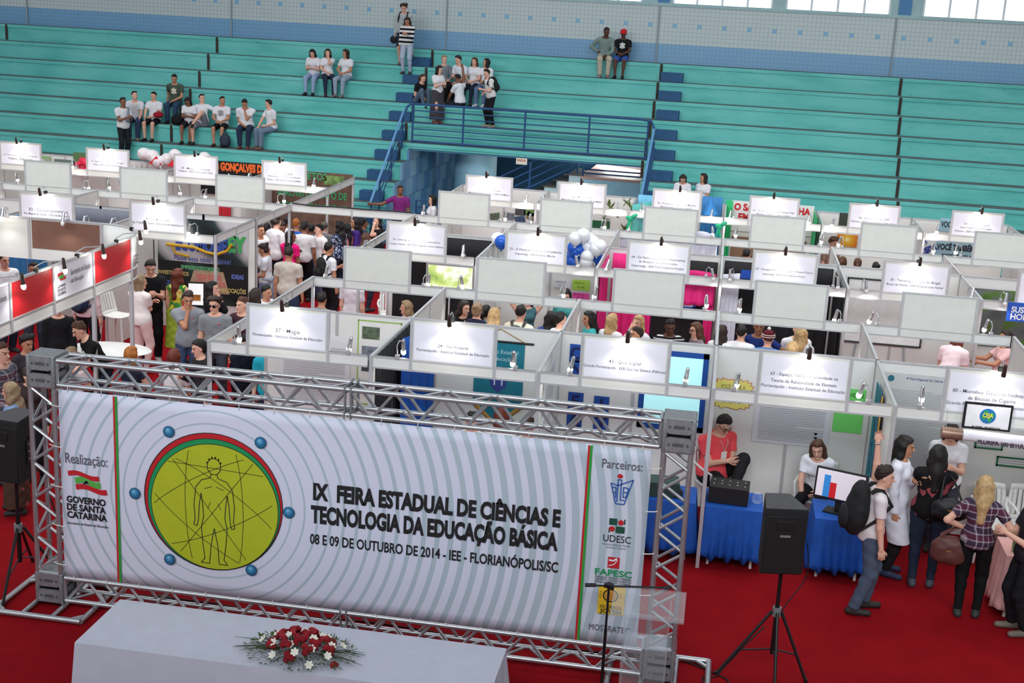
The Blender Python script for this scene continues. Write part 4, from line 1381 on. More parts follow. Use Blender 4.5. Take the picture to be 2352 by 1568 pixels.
# ================================================================ PEOPLE: each body one continuous surface grown from a signed distance field
def nrm(v):
 v = np.array(v, float)
 return v / (np.linalg.norm(v) + 1e-12)
def surface_nets(xs, ys, zs, D):
 """naive surface nets on a rectilinear grid -> vertices, quads"""
 I = D < 0
 n = D.shape
 c = I[:-1, :-1, :-1].astype(np.int8)
 tot = np.zeros_like(c)
 for a in (0, 1):
  for b in (0, 1):
   for d in (0, 1):
    tot += I[a:n[0] - 1 + a, b:n[1] - 1 + b, d:n[2] - 1 + d]
 act = (tot > 0) & (tot < 8)
 ii, jj, kk = np.nonzero(act)
 if not len(ii):
  return np.zeros((0, 3)), np.zeros((0, 4), int)
 idx = np.full(act.shape, -1, np.int64)
 idx[ii, jj, kk] = np.arange(len(ii))
 P = np.zeros((len(ii), 3))
 cnt = np.zeros(len(ii))
 ax = (xs, ys, zs)
 for axis in range(3):
  for a in (0, 1):
   for b in (0, 1):
    o0 = [0, 0, 0]
    oth = [q for q in range(3) if q != axis]
    o0[oth[0]], o0[oth[1]] = a, b
    o1 = list(o0)
    o1[axis] = 1
    d0 = D[ii + o0[0], jj + o0[1], kk + o0[2]]
    d1 = D[ii + o1[0], jj + o1[1], kk + o1[2]]
    m = (d0 < 0) != (d1 < 0)
    t = np.where(m, d0 / np.where(m, d0 - d1, 1), 0)
    for q in range(3):
     base = ax[q][(ii, jj, kk)[q] + o0[q]]
     if q == axis:
      base = base + t * (ax[q][(ii, jj, kk)[q] + 1] - ax[q][(ii, jj, kk)[q]])
     P[:, q] += np.where(m, base, 0)
    cnt += m
 P /= cnt[:, None]
 Q = []
 for axis in range(3):
  o = [q for q in range(3) if q != axis]
  s0 = [slice(None)] * 3
  s1 = [slice(None)] * 3
  s0[axis], s1[axis] = slice(0, -1), slice(1, None)
  for q in o:
   s0[q] = slice(1, -1)
   s1[q] = slice(1, -1)
  A, B = I[tuple(s0)], I[tuple(s1)]
  for flip in (0, 1):
   e = np.nonzero((A & ~B) if not flip else (~A & B))
   g = [e[q] + (0 if q == axis else 1) for q in range(3)]
   def cell(da, db):
    h = list(g)
    h[o[0]] = h[o[0]] - da
    h[o[1]] = h[o[1]] - db
    return idx[h[0], h[1], h[2]]
   q4 = np.stack([cell(1, 1), cell(0, 1), cell(0, 0), cell(1, 0)], 1)
   if (axis == 1) != bool(flip):
    q4 = q4[:, ::-1]
   Q.append(q4)
 return P, np.concatenate(Q)
class SDF:
 """list of primitives smoothly joined; meshed with a grid that is finer inside given boxes"""
 def __init__(s):
  s.pr = []
 def cone(s, a, b, ra, rb, k=.02, clip=None, sub=False):
  a, b = np.array(a, float), np.array(b, float)
  r = max(ra, rb)
  s.pr.append(('c', a, b, ra, rb, k, clip, sub, np.minimum(a, b) - r, np.maximum(a, b) + r))
 def ell(s, c, r, R=None, k=.02, clip=None, sub=False):
  c, r = np.array(c, float), np.array(r, float) * np.ones(3)
  e = np.sqrt(((R if R is not None else np.eye(3)) ** 2) @ (r ** 2))
  s.pr.append(('e', c, r, R, None, k, clip, sub, c - e, c + e))
 def mesh(s, h, fine=(), hf=None, wob=0., cuts=(), seed=0.):
  pos = [p for p in s.pr if not p[7]]
  lo = np.min([p[8] for p in pos], 0) - 2.2 * h
  hi = np.max([p[9] for p in pos], 0) + 2.2 * h
  axes = []
  for q in range(3):
   x = lo[q]
   L = [x]
   while x < hi[q]:
    st = h
    for (fl, fh) in fine:
     if fl[q] - h < x < fh[q]:
      st = hf
    x += st
    L.append(x)
   axes.append(np.array(L))
  xs, ys, zs = axes
  D = np.full((len(xs), len(ys), len(zs)), .5, np.float32)
  for (t, a, b, c, d, k, clip, sub, l, u) in s.pr:
   m = k + 2.5 * h
   sl = []
   for q in range(3):
    i0 = max(0, np.searchsorted(axes[q], l[q] - m) - 1)
    i1 = min(len(axes[q]), np.searchsorted(axes[q], u[q] + m) + 1)
    sl.append(slice(i0, i1))
   gx = xs[sl[0]][:, None, None]
   gy = ys[sl[1]][None, :, None]
   gz = zs[sl[2]][None, None, :]
   if t == 'c':
    ab = b - a
    L2 = max(ab @ ab, 1e-9)
    px, py, pz = gx - a[0], gy - a[1], gz - a[2]
    tt = np.clip((px * ab[0] + py * ab[1] + pz * ab[2]) / L2, 0, 1)
    dd = np.sqrt((px - tt * ab[0]) ** 2 + (py - tt * ab[1]) ** 2 + (pz - tt * ab[2]) ** 2) - (c + (d - c) * tt)
   else:
    px, py, pz = gx - a[0], gy - a[1], gz - a[2]
    R = c
    if R is not None:
     px, py, pz = (px * R[0, 0] + py * R[1, 0] + pz * R[2, 0], px * R[0, 1] + py * R[1, 1] + pz * R[2, 1], px * R[0, 2] + py * R[1, 2] + pz * R[2, 2])
    k0 = np.sqrt((px / b[0]) ** 2 + (py / b[1]) ** 2 + (pz / b[2]) ** 2)
    k1 = np.sqrt((px / b[0] ** 2) ** 2 + (py / b[1] ** 2) ** 2 + (pz / b[2] ** 2) ** 2)
    dd = k0 * (k0 - 1) / np.maximum(k1, 1e-6)
   if clip is not None:
    for (cp, cn) in clip:
     dd = np.maximum(dd, (gx - cp[0]) * cn[0] + (gy - cp[1]) * cn[1] + (gz - cp[2]) * cn[2])
   O = D[tuple(sl)]
   if sub:
    D[tuple(sl)] = np.maximum(O, -dd)
   else:
    hh = np.clip(.5 + .5 * (O - dd) / k, 0, 1)
    D[tuple(sl)] = O + (dd - O) * hh - k * hh * (1 - hh)
  gx, gy, gz = xs[:, None, None], ys[None, :, None], zs[None, None, :]
  if wob:
   D = D + wob * (np.sin(31 * gx + 17 * gz + seed) * np.sin(23 * gz + 9 * gy + 2 * seed) + .6 * np.sin(47 * gz + 29 * gy - 21 * gx + seed))
  for (cp, cn) in cuts:
   D = np.maximum(D, (gx - cp[0]) * cn[0] + (gy - cp[1]) * cn[1] + (gz - cp[2]) * cn[2])
  return surface_nets(xs, ys, zs, D)
def mesh_obj(name, V, Q, mats, parent, mi=None):
 me = bpy.data.meshes.new(name)
 me.vertices.add(len(V))
 me.vertices.foreach_set('co', np.asarray(V, np.float32).ravel())
 me.loops.add(len(Q) * 4)
 me.loops.foreach_set('vertex_index', np.asarray(Q, np.int32).ravel())
 me.polygons.add(len(Q))
 me.polygons.foreach_set('loop_start', np.arange(0, len(Q) * 4, 4, dtype=np.int32))
 for q in mats:
  me.materials.append(q)
 if mi is not None:
  me.polygons.foreach_set('material_index', np.asarray(mi, np.int32))
 me.polygons.foreach_set('use_smooth', np.ones(len(Q), bool))
 me.update(calc_edges=True)
 me.validate()
 o = bpy.data.objects.new(name, me)
 COL.objects.link(o)
 o.parent = parent
 ORG[o.name] = ORG[parent.name]
 return o
SKIN = {'light': (222, 172, 150), 'fair': (228, 186, 166), 'tan': (190, 136, 108), 'brown': (140, 94, 72), 'dark': (92, 60, 48)}
HAIRC = {'black': (24, 20, 20), 'dark': (44, 32, 28), 'brown': (82, 54, 38), 'auburn': (104, 46, 30), 'ginger': (166, 98, 44), 'blond': (190, 158, 112), 'ash': (150, 126, 98), 'grey': (88, 80, 76)}
def cloth(c, pat=None):
 n = 'cloth_%d_%d_%d%s' % (*c, pat or '')
 if n in MATS:
  return MATS[n]
 m = mat(n, c, .85, noise=.05, nscale=9, bump=.12, bscale=26, spec=.15)
 if pat:
  t = NT(m)
  x, y, z = t.xyz()
  if pat == 'stripes':
   f = t.math('LESS_THAN', t.math('FRACT', t.math('MULTIPLY', z, 8.5)), .5)
   t.link(t.mix(f, c, (228, 228, 228)), t.p.inputs['Base Color'])
  elif pat == 'thin':
   f = t.math('LESS_THAN', t.math('FRACT', t.math('MULTIPLY', z, 22.)), .28)
   t.link(t.mix(f, c, (226, 226, 226)), t.p.inputs['Base Color'])
  elif pat == 'plaid':
   fx = t.math('LESS_THAN', t.math('FRACT', t.math('MULTIPLY', t.math('ADD', x, y), 13.)), .2)
   fz = t.math('LESS_THAN', t.math('FRACT', t.math('MULTIPLY', z, 13.)), .2)
   f2 = t.math('LESS_THAN', t.math('FRACT', t.math('MULTIPLY', z, 6.5)), .5)
   c1 = t.mix(t.math('MULTIPLY', f2, .6), c, (96, 40, 62))
   t.link(t.mix(t.math('MULTIPLY', t.math('ADD', fx, fz), .36), c1, (206, 196, 204)), t.p.inputs['Base Color'])
  elif pat in ('floral', 'spots', 'bloom'):
   v = t.t.nodes.new('ShaderNodeTexVoronoi')
   v.inputs['Scale'].default_value = {'floral': 15, 'spots': 34, 'bloom': 11}[pat]
   t.link(t.tc.outputs['Object'], v.inputs['Vector'])
   r = t.t.nodes.new('ShaderNodeValToRGB')
   r.color_ramp.interpolation = 'CONSTANT'
   st = {'floral': [(0, (214, 196, 60)), (.25, (200, 70, 70)), (.45, (60, 130, 60)), (.7, (230, 214, 120)), (.85, (110, 160, 60))], 'spots': [(0, c), (.5, (176, 186, 204)), (.72, c), (.85, (120, 134, 160))], 'bloom': [(0, c), (.82, (150, 70, 80)), (.93, (190, 150, 120))]}[pat]
   e = r.color_ramp.elements
   while len(e) < len(st):
    e.new(.5)
   for i, (q, cc) in enumerate(st):
    e[i].position = q
    e[i].color = rgb(*cc) + (1,)
   s_ = t.t.nodes.new('ShaderNodeSeparateColor')
   t.link(v.outputs['Color'], s_.inputs[0])
   t.link(s_.outputs[0], r.inputs[0])
   t.link(r.outputs[0], t.p.inputs['Base Color'])
 return m
def ik(a, b, l1, l2, pole):
 """middle joint of a two-bone limb from a to b bending towards pole; returns joint, end (end pulled in reach)"""
 d = b - a
 L = np.linalg.norm(d)
 mx = (l1 + l2) * .998
 if L > mx:
  b = a + d / L * mx
  d = b - a
  L = mx
 u = d / (L + 1e-9)
 x = np.clip((l1 * l1 - l2 * l2 + L * L) / (2 * L + 1e-9), -l1, l1)
 hgt = math.sqrt(max(l1 * l1 - x * x, 0))
 p = np.array(pole, float)
 p = p - u * (p @ u)
 p = nrm(p)
 return a + u * x + p * hgt, b
def basis(turn, nod, roll, B=np.eye(3)):
 """columns right, forward, up"""
 return B @ rotz(turn) @ rotx(-nod) @ roty(roll)
D2R = math.pi / 180
PEOPLE = []
def person(label, loc, face=0., h=1.70, pose='stand', top=((225, 225, 228), 'short'), bottom=((40, 44, 58), 'long'), hair=('short', 'dark'), skin='light', group=None,
           lean=(0, 0), twist=0., head=(0, 0, 0), L='down', Rr='down', legs=None, seat=.46, fat=1., fem=False, shoe=(40, 38, 40), lod=1, elbow=None, knees=None, extra=(), hem=-.07, cat='person', drop=None):
 """loc: point under the pelvis on the floor (or on the seat when sitting); face 0 looks towards -Y (the camera side), 180 away, +90 towards +X"""
 s = h / 1.70
 sit = pose == 'sit'
 t = thing('person', loc, label, cat, group, rz=math.radians(180 + face))
 ph = (.115 if sit else .93 * s)
 sw = (.166 if fem else .188) * s * (1 + (fat - 1) * .4)
 Bt = basis(0, lean[0] * D2R, lean[1] * D2R)
 R_, Fw, U_ = Bt[:, 0], Bt[:, 1], Bt[:, 2]
 Bc = basis(twist * D2R, lean[0] * D2R, lean[1] * D2R)
 Rc, Fc = Bc[:, 0], Bc[:, 1]
 P = np.array([0, 0, ph])
 if pose == 'walk':
  P[2] -= .02 * s
 C_ = P + U_ * .36 * s
 N = P + U_ * .50 * s - Fw * .01 * s
 Bh = basis((twist * .5 + head[0]) * D2R, (head[1] + lean[0] * .45) * D2R, head[2] * D2R)
 hr, hf, hu = Bh[:, 0], Bh[:, 1], Bh[:, 2]
 Hc = N + (U_ * .35 + hu * .65) * .155 * s + hf * .022 * s
 sh = {q: N - U_ * .072 * s + Rc * q * sw for q in (-1, 1)}
 # ---- arms
 arms = {}
 for q, key in ((-1, L), (1, Rr)):
  a = sh[q]
  pole = -Fc * .8 + Rc * q * .5 - np.array([0, 0, .3])
  if isinstance(key, (tuple, list)):
   b = np.array(key, float) * s
   if sit:
    b = np.array(key, float) * s
  elif key == 'down':
   b = a + np.array([q * .05, .05, -.53]) * s
   pole = -Fc + Rc * q * .3
  elif key == 'back':
   b = a + np.array([q * .04, -.16, -.5]) * s
  elif key == 'front':
   b = C_ + (Fc * .30 - Rc * q * -.05 - U_ * .10) * s
  elif key == 'low':
   b = P + (Fc * .22 + Rc * q * .05 + U_ * .10) * s
  elif key == 'chin':
   b = Hc + (hf * .105 - hu * .135 + hr * q * .01) * s
   pole = -U_ + Rc * q * .25 + Fc * .2
  elif key == 'face':
   b = Hc + (hf * .13 - hu * .06 + hr * q * .04) * s
   pole = -U_ + Rc * q * .4
  elif key == 'hip':
   b = P + (Rc * q * .17 + Fc * .04 + U_ * .12) * s
   pole = Rc * q - Fc * .6
  elif key == 'cross':
   b = C_ + (Fc * .19 - Rc * q * .10 - U_ * .06) * s
   pole = -U_ + Rc * q * .7
  elif key == 'knee':
   b = P + (Fc * .36 + Rc * q * .12 + U_ * .06) * s
   pole = Rc * q * .8 - Fc * .3
  elif key == 'lap':
   b = P + (Fc * .27 + Rc * q * .04 + U_ * .09) * s
   pole = Rc * q * .9 - Fc * .5
  elif key == 'up':
   b = a + np.array([q * .08, .12, .50]) * s
   pole = Rc * q + Fc * .3
  elif key == 'headup':
   b = Hc + (hu * .08 + hr * q * .10) * s
   pole = Rc * q
  elif key == 'side':
   b = a + (Rc * q * .48 + Fc * .12 - U_ * .14) * s
   pole = -U_
  elif key == 'reach':
   b = a + (Fc * .46 - U_ * .16) * s
   pole = -U_ + Rc * q * .3
  elif key == 'prop':
   b = P + (Rc * q * .30 - Fc * .14 + U_ * -.06) * s
   pole = -Fc
  if elbow and q in elbow:
   pole = np.array(elbow[q], float)
  e, w = ik(a, b, .285 * s, .245 * s, pole)
  arms[q] = (a, e, w)
 # ---- legs
 lg = {}
 hipw = (.095 if fem else .088) * s * (1 + (fat - 1) * .5)
 for q in (-1, 1):
  hp = P + R_ * q * hipw - U_ * .02 * s
  pole = np.array([q * .12, 1, .1])
  if legs and legs.get(q) is not None:
   an = np.array(legs[q], float) * s
   if sit and drop:
    an = np.array(legs[q], float)
  elif sit:
   an = np.array([q * .11, .42, -(drop if drop else seat) + .085]) if not s == 0 else None
   pole = np.array([q * .10, .6, 1])
  elif pose == 'walk':
   an = np.array([q * .075, .20 * q, .085]) * s
  else:
   an = np.array([q * .10, -.02 + .03 * q, .085]) * s
  if sit:
   pole = np.array([q * .10, .6, 1])
  if knees and q in knees:
   pole = np.array(knees[q], float)
  kn, an = ik(hp, an, .43 * s, .42 * s, pole)
  lg[q] = (hp, kn, an)
 hv = {1: .022, 0: .011, 2: .03}[lod] if lod != 1 else .017
 hv = (.0105, .015, .021)[lod]
 hfv = (.0055, .009, .0135)[lod]
 f = fat
 # ---- body
 b = SDF()
 bx = np.stack([Rc, Fc, U_], 1)
 bp_ = np.stack([R_, Fw, U_], 1)
 wst = .112 if fem else .132
 b.ell(P + U_ * .03 * s, np.array([.158 * f, .112 * f, .125]) * s, bp_, .03)
 b.ell(P + U_ * .19 * s, np.array([wst * f, .095 * f, .16]) * s, bp_, .05)
 b.ell(C_, np.array([.150, .105 * (.5 + .5 * f), .18]) * s, bx, .05)
 b.cone(sh[-1] * .85 + sh[1] * .15, sh[1] * .85 + sh[-1] * .15, .050 * s, .050 * s, .05)
 for q in (-1, 1):
  b.cone(N - U_ * .01 * s + Rc * q * .02 * s, sh[q] + U_ * .012 * s - Rc * q * .03 * s, .042 * s, .040 * s, .03)
 if fem:
  for q in (-1, 1):
   b.ell(C_ + (Rc * q * .068 + Fc * .085 - U_ * .02) * s, np.array([.058, .05, .056]) * s, bx, .03)
 b.cone(N - U_ * .04 * s, Hc - hu * .05 * s, .056 * s, .050 * s, .03)
 b.ell(Hc + hu * .022 * s - hf * .008 * s, np.array([.074, .092, .094]) * s, Bh, .02)
 b.ell(Hc - hu * .045 * s + hf * .022 * s, np.array([.055, .066, .078]) * s, Bh, .03)
 if lod < 2:
  b.cone(Hc + (hf * .086 + hu * .012) * s, Hc + (hf * .107 - hu * .026) * s, .009 * s, .0135 * s, .012)
  b.ell(Hc + (hf * .084 - hu * .062) * s, np.array([.020, .011, .008]) * s, Bh, .008)
  b.ell(Hc + (hf * .078 - hu * .098) * s, np.array([.020, .018, .016]) * s, Bh, .02)
  b.ell(Hc + (hf * .082 + hu * .030) * s, np.array([.050, .012, .010]) * s, Bh, .015)
 for q in (-1, 1):
  b.ell(Hc + (hr * q * .076 - hf * .006 - hu * .006) * s, np.array([.010, .019, .030]) * s, Bh, .008)
 fine = [(Hc - .135 * s, Hc + .135 * s)]
 fr = .0085 if lod == 0 else .0095
 for q in (-1, 1):
  a, e, w = arms[q]
  b.cone(a, e, .050 * s * (.7 + .3 * f), .039 * s, .03)
  b.cone(e, w, .040 * s, .027 * s, .02)
  d = nrm(w - e)
  side = nrm(np.cross(d, [0, 0, 1.]) if abs(d[2]) < .95 else Rc)
  # palm faces the body / the middle
  inn = nrm(-Rc * q - d * ((-Rc * q) @ d))
  if isinstance(L if q < 0 else Rr, str) and (L if q < 0 else Rr) in ('chin', 'face'):
   inn = nrm((Hc - w) - d * ((Hc - w) @ d))
  wd = np.cross(d, inn)
  pc = w + d * .045 * s
  b.ell(pc, np.array([.041, .018, .050]) * s, np.stack([wd, inn, d], 1), .012)
  for i in range(4):
   rt = w + (d * (.083 - .004 * abs(i - 1.3)) + wd * (.030 - .020 * i)) * s
   ln = (.062, .074, .068, .052)[i] * s
   m = rt + (d * .86 + inn * .32) * ln * .55
   m2 = m + (d * .45 + inn * .85) * ln * .5
   b.cone(rt, m, fr * s, fr * s * .95, .005)
   b.cone(m, m2, fr * s * .95, fr * s * .8, .004)
  sg = 1 if wd @ Fc >= 0 else -1
  tb = w + (d * .028 + wd * sg * .030) * s
  t1 = tb + (d * .6 + wd * sg * .55 + inn * .35) * .045 * s
  t2 = t1 + (d * .85 + inn * .45) * .032 * s
  b.cone(tb, t1, .013 * s, .0105 * s, .008)
  b.cone(t1, t2, .0105 * s, .0085 * s, .004)
  if lod < 2:
   c0 = w + d * .08 * s
   fine.append((c0 - .085 * s, c0 + .085 * s))
  hp, kn, an = lg[q]
  b.cone(hp, kn, .082 * s * f, .055 * s, .03)
  b.cone(kn, an, .054 * s, .036 * s, .02)
  cf = kn + (an - kn) * .3 - nrm(np.cross(np.cross(an - kn, [0, 1., 0]), an - kn) + 1e-6) * 0
  b.ell(cf - np.array([0, .012, 0]) * s, np.array([.047, .052, .10]) * s, None, .03)
  fd = nrm(np.array([q * .12, 1, 0]))
  b.cone(an - np.array([0, 0, .03]) * s - fd * .03 * s, an - np.array([0, 0, .055]) * s + fd * .14 * s, .036 * s, .026 * s, .02)
 V, Q = b.mesh(hv, fine, hfv)
 ctr = V[Q].mean(1)
 loc_h = (ctr - Hc) @ Bh / s
 mi = np.zeros(len(Q), int)
 lh = loc_h
 ez = (.0045, .0055, .007)[lod]
 for q in (-1, 1):
  mi[(np.abs(lh[:, 0] - q * .031) < .0125) & (np.abs(lh[:, 2] - .010) < ez) & (lh[:, 1] > .045)] = 1
  mi[(np.abs(lh[:, 0] - q * .032) < .020) & (np.abs(lh[:, 2] - .032) < (.0035, .003, .0)[lod]) & (lh[:, 1] > .04)] = 2
 mi[(np.abs(lh[:, 0]) < .022) & (np.abs(lh[:, 2] + .062) < ez) & (lh[:, 1] > .05)] = 3
 sk = SKIN[skin]
 ms = mat('skin_' + skin, sk, .55, noise=.04, spec=.35)
 mesh_obj('body', V, Q, [ms, mat('eye_dark', (38, 26, 24), .25, noise=0), mat('brow_' + hair[1], tuple(int(c * .8) for c in HAIRC[hair[1]]), .8, noise=0), mat('lip_' + skin, (int(sk[0] * .84), int(sk[1] * .62), int(sk[2] * .62)), .5, noise=0)], t, mi)
 # ---- upper garment
 sd = rnd.uniform(0, 9)
 tc, sl = top[0], top[1]
 pat = top[2] if len(top) > 2 else None
 g = SDF()
 ex = .014 * s
 if sl != 'none':
  g.ell(P + U_ * .03 * s, np.array([.166 * f, .122 * f, .16]) * s + ex * 1.7, bp_, .03)
  g.ell(P + U_ * .19 * s, np.array([(wst + .008) * f, .102 * f, .17]) * s + ex, bp_, .05)
  g.ell(C_, np.array([.152, .107 * (.5 + .5 * f), .18]) * s + ex, bx, .05)
  g.cone(sh[-1] * .88 + sh[1] * .12, sh[1] * .88 + sh[-1] * .12, .050 * s + ex, .050 * s + ex, .05)
  for q in (-1, 1):
   g.cone(N - U_ * .012 * s + Rc * q * .025 * s, sh[q] + U_ * .012 * s - Rc * q * .03 * s, .043 * s + ex * .8, .042 * s + ex * .8, .03)
  if fem:
   for q in (-1, 1):
    g.ell(C_ + (Rc * q * .068 + Fc * .085 - U_ * .02) * s, np.array([.058, .05, .056]) * s + ex, bx, .04)
  frac = {'short': .62, 'long': 1., 'cap': .3, 'sleeveless': .0, 'coat': 1.}[sl]
  for q in (-1, 1):
   a, e, w = arms[q]
   if frac <= 0:
    continue
   end = a + (e - a) * frac
   dn = nrm(e - a)
   r0, r1 = .050 * s * (.7 + .3 * f) + ex * .9, .047 * s + ex * .9
   if sl in ('short', 'cap'):
    g.cone(a, a + (e - a) * 1., r0, r1 * .97, .03, clip=[(end, dn)])
   else:
    g.cone(a, e, r0, .040 * s + ex, .03)
    g.cone(e, w, .041 * s + ex, .031 * s + ex * .8, .025, clip=[(w - nrm(w - e) * .012, nrm(w - e))])
  hz = hem * s
  if sl == 'coat':
   hz = -.46 * s
   for q in (-1, 1):
    hp, kn, an = lg[q]
    g.cone(hp - np.array([0, 0, 0]), hp + (kn - hp) * 1.1 + R_ * q * .02, .118 * s * f, .125 * s, .06)
  cuts = [(P + U_ * hz, -U_)]
  if sit and sl != 'coat':
   cuts = [(P + U_ * -.03 * s, -U_)]
  nk = N + U_ * .016 * s
  cuts.append((nk, nrm(U_ * .9 + Fw * .35)))
  V, Q = g.mesh(hv * .95, wob=.0028 if lod < 2 else .002, cuts=cuts, seed=sd)
  mesh_obj({'coat': 'lab_coat'}.get(sl, 'shirt'), V, Q, [cloth(tc, pat)], t)
 # ---- lower garment
 bc, bl = bottom[0], bottom[1]
 bpat = bottom[2] if len(bottom) > 2 else None
 g = SDF()
 ex = .010 * s
 wz = P + U_ * (.10 if sl == 'none' else .05) * s
 if bl in ('long', 'shorts', 'short'):
  g.ell(P + U_ * .02 * s, np.array([.160 * f, .116 * f, .135]) * s + ex, bp_, .03, clip=[(wz, U_)])
  for q in (-1, 1):
   hp, kn, an = lg[q]
   loose = .012 if bl != 'long' else .006
   g.cone(hp, kn, .086 * s * f + ex, .058 * s + ex + loose * s, .03, clip=None if bl == 'long' else ([(kn - nrm(kn - hp) * (.02 if bl == 'shorts' else .16) * s, nrm(kn - hp))]))
   if bl == 'long':
    slim = .0 if fem else .016
    g.ell(kn + (an - kn) * .3 - np.array([0, .012, 0]) * s, np.array([.047, .052, .10]) * s + ex, None, .03)
    g.cone(kn, an, .060 * s + ex * .6 + slim * .5 * s, .040 * s + ex * .7 + slim * s, .03, clip=[(an - nrm(an - kn) * .0, nrm(an - kn))])
  V, Q = g.mesh(hv * .97, wob=.003 if lod < 2 else .002, seed=sd + 2)
  mesh_obj('trousers' if bl == 'long' else 'shorts', V, Q, [cloth(bc, bpat)], t)
 elif bl in ('skirt', 'dress', 'longskirt'):
  ln = {'skirt': .42, 'dress': .62, 'longskirt': .80}[bl] * s
  g.ell(P + U_ * .02 * s, np.array([.162 * f, .118 * f, .14]) * s + ex, bp_, .03, clip=[(wz, U_)])
  if not sit:
   g.cone(P + np.array([0, 0, -.08 * s]), P + np.array([0, 0, -ln]), .12 * s, .15 * s, .08)
  for q in (-1, 1):
   hp, kn, an = lg[q]
   if sit:
    g.cone(hp, kn, .10 * s, .085 * s, .06)
    g.cone(kn, kn + (an - kn) * .75, .08 * s, .085 * s, .06)
   else:
    g.cone(hp, hp + np.array([q * .03, .0, -ln]), .105 * s, .13 * s, .10)
  cuts = []
  if not sit:
   cuts.append((P - np.array([0, 0, ln]), np.array([0, 0, -1.])))
  V, Q = g.mesh(hv, wob=.004, cuts=cuts, seed=sd + 2)
  mesh_obj('skirt', V, Q, [cloth(bc, bpat)], t)
 # ---- shoes
 for q in (-1, 1):
  hp, kn, an = lg[q]
  g = SDF()
  fd = nrm(np.array([q * .12, 1, 0]))
  lo = an - np.array([0, 0, .085]) * s
  g.cone(lo + (np.array([0, 0, .040]) - fd * .045) * s, lo + (np.array([0, 0, .032]) + fd * .16) * s, .043 * s, .036 * s, .02)
  g.cone(lo + np.array([0, 0, .045]) * s, lo + np.array([0, 0, .09]) * s, .044 * s, .044 * s, .03)
  V, Q = g.mesh(hv * .8, cuts=[(lo + np.array([0, 0, .002]), np.array([0, 0, -1.])), (lo + np.array([0, 0, .10]) * s, Z_)])
  mesh_obj('shoe', V, Q, [mat('shoe_%d_%d_%d' % shoe, shoe, .6)], t)
 # ---- hair
 st, hc = hair
 if st != 'bald':
  hm = mat('hair_' + hc, HAIRC[hc], .55, noise=.25, nscale=30, bump=.5, bscale=70, spec=.35)
  g = SDF()
  big = {'curly': 1.14, 'afro': 1.2, 'crop': .935, 'cap': .93, 'short': .965}.get(st, 1.03)
  fl = .050 if st in ('short', 'curly', 'crop', 'cap') else .044
  face_clip = [(Hc + (hf * .030) * s + hu * .060 * s, nrm(hf * .74 - hu * .68))]
  g.ell(Hc + (hu * .034 - hf * .012) * s, np.array([.086, .104, .100]) * s * big, Bh, .02, clip=face_clip)
  g.ell(Hc + (hu * .098 + hf * .012) * s, np.array([.060, .066, .030]) * s * big, Bh, .02)
  cut = []
  if st in ('short', 'crop') and lod < 2:
   for i in range(22):
    a, z = i * 2.4, .045 + .085 * ((i * 7) % 11) / 10
    rr = math.sqrt(max(0, 1 - ((z - .034) / .105) ** 2)) * big
    ft = .5 + .5 * math.sin(a)
    if ft > .62 and z < .075:
     continue
    g.ell(Hc + (hr * math.cos(a) * .078 * rr + hf * (math.sin(a) * .094 * rr - .010) + hu * z) * s, np.array([.019, .019, .014]) * s * big, Bh, .008)
  bk = N - Fw * .06 * s
  if st in ('short', 'crop', 'cap', 'afro'):
   cut = [(Hc - hu * .055 * s, -hu)]
  elif st == 'curly':
   cut = [(Hc - hu * .06 * s, -hu)]
   for i in range(16):
    a = i * 2.4
    z = .02 + .09 * (i % 5) / 4
    g.ell(Hc + (hr * math.cos(a) * .085 + hf * (math.sin(a) * .08 - .02) + hu * z) * s, .03 * s, None, .012, clip=face_clip)
  elif st == 'bob':
   for q in (-1, 1):
    g.cone(Hc + (hr * q * .070 - hf * .015 + hu * .02) * s, Hc + (hr * q * .072 - hf * .02 - hu * .125) * s, .034 * s, .030 * s, .04)
   g.cone(Hc - hf * .055 * s, Hc - (hf * .055 + hu * .12) * s, .062 * s, .055 * s, .05)
  elif st in ('long', 'wavy'):
   for q in (-1, 1):
    m = Hc + (hr * q * .072 - hf * .02 - hu * .09) * s
    g.cone(Hc + (hr * q * .068 - hf * .01 + hu * .02) * s, m, .034 * s, .036 * s, .04)
    g.cone(m, N + (Rc * q * .085 - Fw * .055 - U_ * .16) * s, .036 * s, .030 * s, .05)
   g.cone(Hc - hf * .05 * s, N - (Fw * .07 + U_ * .02) * s, .066 * s, .06 * s, .05)
   g.cone(N - (Fw * .07 + U_ * .02) * s, N - (Fw * .095 + U_ * .22) * s, .06 * s, .045 * s, .05)
  elif st == 'ponytail':
   cut = []
   g.cone(Hc - (hf * .10 - hu * .03) * s, Hc - (hf * .155 + hu * .02) * s, .028 * s, .032 * s, .02)
   g.cone(Hc - (hf * .155 + hu * .02) * s, Hc - (hf * .13 + hu * .19) * s, .034 * s, .016 * s, .02)
  elif st == 'bun':
   g.ell(Hc + (hu * .085 - hf * .105) * s, np.array([.045, .045, .042]) * s, Bh, .012)
  if st in ('ponytail', 'bun'):
   g.ell(Hc - hf * .045 * s - hu * .03 * s, np.array([.07, .06, .06]) * s, Bh, .03)
  wv = {'wavy': .007, 'curly': .005, 'afro': .005, 'short': .0042}.get(st, .003)
  V, Q = g.mesh(hfv * 1.25 if lod else .0075, cuts=cut, wob=wv, seed=sd)
  mesh_obj('hair', V, Q, [hm], t)
 PEOPLE.append((t, Hc, Bh, arms, lg, P, N, C_, s))
 info = dict(t=t, H=Hc, B=Bh, arms=arms, P=P, N=N, C=C_, s=s, R=Rc, F=Fc, U=U_, lg=lg, bx=bx)
 for e in extra:
  e(info)
 return info
def w_pt(info, p):
 """a point of the person's own frame in world coordinates"""
 og, rz = ORG[info['t'].name]
 return og + rotz(rz) @ np.array(p)
